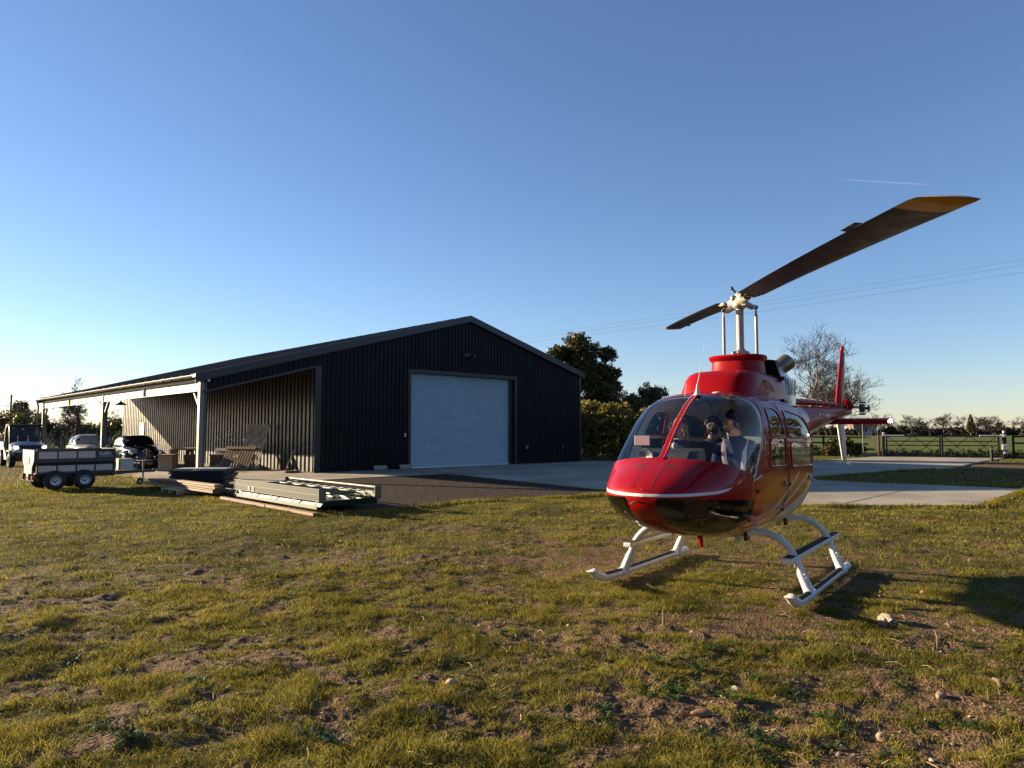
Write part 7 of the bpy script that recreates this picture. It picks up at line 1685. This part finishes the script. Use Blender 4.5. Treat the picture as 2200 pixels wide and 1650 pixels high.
# thicket on the left
def bush(label, loc, W, H, n, m, seed, size=0.12, group='bushes beyond the barn', twigs=True):
    o = thing('bush', label, 'bush', loc, 0, group)
    r = np.random.default_rng(seed); cs = []; rs_ = []
    for i in range(26): a = r.uniform(0, 6.28); q = r.uniform(0, 1)**0.5; cs.append((q*W/2*math.cos(a), q*W/3*math.sin(a), H*r.uniform(0.15, 0.85)*(1-0.35*q*q))); rs_.append(r.uniform(0.15, 0.28)*H)
    leaf_cloud('foliage', cs, rs_, n, size, m, o, seed)
    sk = grow(seed, H*1.12, 0.9, 4, 0.4, 0.3, (3, 5), trunk=0.05, first=0.05, r0=0.05); a, b_ = tree_meshes(sk, 1, 0.010)
    a.build('stem', BARK, o, fix=False); b_.build('branches', TWIGM, o, fix=False); return o
bl = [(-52.5, 66, 5.5, 3.9, SCRUB, 'round brown thicket bush directly behind the utility buggy'), (-48.5, 70, 5.0, 4.4, SCRUB, 'highest brown twiggy bush left of the barn'), (-45.0, 67, 5.0, 3.7, SCRUBG, 'dark bush between the buggy and the rear post of the lean-to'), (-41.5, 66, 5.0, 3.3, SCRUBG, 'dark green bush right of the rear lean-to post'),
      (-38.0, 67, 5.0, 3.5, SCRUB, 'brown bush below the gnarled oak'), (-35.0, 66, 4.6, 3.1, SCRUBG, 'green bush behind the cream saloon'), (-32.6, 65, 4.4, 3.4, SCRUBG, 'dark bush seen just left of the middle post'), (-29.8, 58, 4.2, 3.5, SCRUBG, 'olive bush between the middle post and the ribbed wall'), (-57.0, 70, 5, 3.6, SCRUB, 'bush at the left edge beside the dark pole'), (-27.3, 60, 3.6, 4.2, SCRUBG, 'tall bush peeping out beside the far end of the ribbed wall')]
for i, (x, y, W, H, m, lab) in enumerate(bl): bush(lab, (x, y, 0), W, H, 5200, m, 50+i, 0.15)
ot = thing('slender_tree', 'dark ivy-clad tree at the far left beside the pole', 'tree', (-49.8, 72, 0), 0); sk = grow(71, 4.6, 0.5, 4, 0.5, 0.2, (3, 4)); a, b_ = tree_meshes(sk, 3, 0.012); a.build('trunk', BARK, ot, fix=False); b_.build('branches', TWIGM, ot, fix=False); leaf_cloud('crown', [(0, 0, z) for z in np.linspace(0.8, 4.2, 9)], [0.75]*9, 4200, 0.14, OLIVE, ot, 72)
rd_ = MB(); rr_ = np.random.default_rng(12)
for i in range(650):
    t_ = rr_.uniform(0, 1); x = -47 + 24*t_ + rr_.normal(0, 0.3); y = 54 + 1.5*math.sin(t_*9) + rr_.normal(0, 1.2); h = rr_.uniform(0.9, 1.9); rd_.tube([(x, y, 0), (x + rr_.normal(0, 0.08), y, h*0.6), (x + rr_.normal(0, 0.2), y, h)], [0.018, 0.013, 0.005], 3, caps=False)
tag(rd_.build('dead_stems', mat('dead_stem', (0.30, 0.26, 0.20), 0.8, var=0.4, vscale=1), fix=False), 'pale dead upright stems standing in front of the left-hand bushes', 'dead stems', kind='stuff')
# dark undergrowth by the gate and under the fence
bush('dark ivy bush against the fence left of the gate posts', (21.6, 46.6, 0), 2.4, 1.3, 5200, OLIVE, 91, 0.07, None)
ug = leaf_cloud('undergrowth', [(13.5 + i*0.62, 56.5 - i*0.80, 0.25) for i in range(14)] + [(24 + i*0.8, 45.6 - i*0.36, 0.12) for i in range(24)], [0.55]*14 + [0.5]*24, 9000, 0.09, SCRUBG, None, 93); tag(ug, 'low rough dark growth along the foot of the fence and behind the gates', 'undergrowth', kind='stuff')
# distant tree line beyond the fields: a few grown forms, copied
protos_ = []
for i in range(6):
    o = bare('distant_tree', '', (0, 0, -60), 10, 200+i, 'bare trees along the far field edge', levels=5, minr=0.032, thick=1.0, spread=0.72, up=0.25, gnarl=0.22, kids=(3, 4), trunk=0.10, first=0.15); protos_.append(o)
rt = np.random.default_rng(77); used = [False]*6
places = []; px = 1735
spec = [(1738, 893), (1752, 900), (1768, 905), (1784, 897), (1800, 905), (1815, 902), (1832, 906), (1850, 899), (1868, 906), (1884, 908), (1912, 911), (1932, 908), (1948, 904), (1968, 913), (1992, 912), (2018, 909), (2034, 914), (2050, 916), (2064, 905), (2078, 912), (2094, 914), (2110, 904), (2132, 905), (2150, 914), (2164, 905), (2182, 906), (2200, 904), (2225, 907), (2260, 905), (2300, 908)]
spec = [(1738, 893), (1758, 903), (1776, 905), (1800, 898), (1822, 906), (1846, 903), (1872, 906), (1892, 911), (1916, 908), (1940, 912), (1960, 907), (1985, 914), (1997, 911), (2024, 912), (2044, 907), (2072, 903), (2094, 913), (2112, 909), (2131, 904), (2150, 913), (2168, 906), (2190, 904), (2216, 907), (2250, 905), (2300, 908)]
where = ['first', 'second', 'third', 'fourth', 'fifth', 'sixth', 'seventh', 'eighth', 'ninth', 'tenth', 'eleventh', 'twelfth', 'thirteenth', 'fourteenth', 'fifteenth', 'sixteenth', 'seventeenth', 'eighteenth', 'nineteenth', 'twentieth', 'twenty-first', 'twenty-second', 'twenty-third', 'twenty-fourth', 'twenty-fifth']
for i, (px, ty) in enumerate(spec):
    d = 300 + rt.uniform(-35, 35); H = 1.6 + (927-ty)/1526*d + 3.4 + rt.uniform(-0.8, 1.2); x = (px-1100)/1526*d; k = i % 6
    o = protos_[k] if not used[k] else copy_tree(protos_[k]); used[k] = True
    o.location = (x, d, -0.5); s_ = H/10; o.scale = (s_*rt.uniform(1.25, 1.7), s_*1.5, s_); o.rotation_euler = (0, 0, rt.uniform(0, 6.28))
    o['label'] = 'bare tree on the far field edge, ' + where[i] + ' from the left right of the tail fin'
SCRD = leafmat('far_scrub_leaf', (0.016, 0.014, 0.009), (0.036, 0.029, 0.019), (0.048, 0.038, 0.025), rough=0.8, trl=0.1)
cs = []; rs_ = []
for i in range(420): px = rt.uniform(1690, 2420); d = 315 + rt.uniform(-15, 40); cs.append(((px-1100)/1526*d, d, rt.uniform(0, 2.6))); rs_.append(rt.uniform(0.8, 2.0))
for i in range(300): px = rt.uniform(-220, 1740); d = 330 + rt.uniform(-15, 40); cs.append(((px-1100)/1526*d, d, rt.uniform(0, 3.0))); rs_.append(rt.uniform(1.2, 3.0))
fw = leaf_cloud('far_hedgerow', cs, rs_, 60000, 0.75, SCRD, None, 99, 1.0, 1.4); tag(fw, 'brown far-off hedgerow and scrub along the edge of the fields', 'hedgerow', kind='stuff')
fir = thing('fir_tree', 'small dark pointed fir among the bare trees on the far field edge', 'tree', (187, 290, 0), 0); mb = MB(); mb.tube([(0, 0, 0), (0, 0, 8)], [0.3, 0.1], 6); mb.build('trunk', BARK, fir); leaf_cloud('crown', [(0, 0, z) for z in np.linspace(2.5, 8.2, 9)], [1.7-0.17*i for i in range(9)], 1500, 0.6, OLIVE, fir, 5)
hs_ = thing('distant_house', 'white house with a reddish roof far away beside the tail fin', 'house', (151.0, 310.0, 0), 0.3); mb = MB(); mb.box(-6, 6, -4, 4, 0, 4.2); mb.build('wall', mat('white_render', (0.4, 0.39, 0.36), 0.8), hs_); mb = MB(); mb.prism([(-4.6, 4.1), (4.6, 4.1), (0, 7.0)], -6.4, 6.4, axis='x'); mb.build('roof', mat('clay_roof', (0.30, 0.13, 0.09), 0.8), hs_)
for x in (-3.5, 0, 3.5): mb = MB(); mb.box(x-0.6, x+0.6, -4.06, -4.0, 1.6, 3.0); mb.build('window', BLACKP, hs_)
# vapour trail high up: a thin streak of ice cloud
ct_ = MB(); a = Vector((0.475, 1.0, 0.362))*9000; b_ = Vector((0.603, 1.0, 0.3545))*9000; pts = [a + (b_-a)*t_ for t_ in np.linspace(0, 1, 20)]
ct_.tube(pts, [3 + 9*math.sin(min(1, t_*1.05)*math.pi)**0.6*(0.3+0.7*t_) for t_ in np.linspace(0, 1, 20)], 8); cm = bpy.data.materials.new('ice_cloud'); cm.use_nodes = True; t = cm.node_tree; b = t.nodes['Principled BSDF']; b.inputs['Base Color'].default_value = (0.9, 0.9, 0.9, 1); b.inputs['Roughness'].default_value = 1; b.inputs['Alpha'].default_value = 0.30; b.inputs['Emission Color'].default_value = (0, 0, 0, 1)
trn_ = N(t, 'ShaderNodeBsdfTranslucent'); trn_.inputs[0].default_value = (0.95, 0.95, 0.95, 1); ads = N(t, 'ShaderNodeAddShader'); tp_ = N(t, 'ShaderNodeBsdfTransparent'); mxs = N(t, 'ShaderNodeMixShader'); mxs.inputs[0].default_value = 0.03; t.links.new(b.outputs[0], ads.inputs[0]); t.links.new(trn_.outputs[0], ads.inputs[1]); b.inputs['Alpha'].default_value = 1.0; t.links.new(tp_.outputs[0], mxs.inputs[1]); t.links.new(ads.outputs[0], mxs.inputs[2]); t.links.new(mxs.outputs[0], t.nodes['Material Output'].inputs[0])
tag(ct_.build('vapour_trail', cm), 'thin white vapour trail high in the sky above the rotor blade', 'vapour trail', kind='stuff')

# the wooded belt that closes the field to the right and behind the photographer's stand (mirrored in the panes and the paint)
cs = []; rs_ = []
for i in range(1000):
    a = R(rt.uniform(41, 250)); d = 66 + rt.uniform(-6, 14); cs.append((d*math.sin(a), d*math.cos(a), rt.uniform(0.5, 12))); rs_.append(rt.uniform(0.9, 2.2))
tb_ = leaf_cloud('wooded_belt', cs, rs_, 70000, 0.55, SCRUB, None, 321, 1.0, 1.5); tag(tb_, 'brown winter wood closing the field on the right', 'wood', kind='stuff')
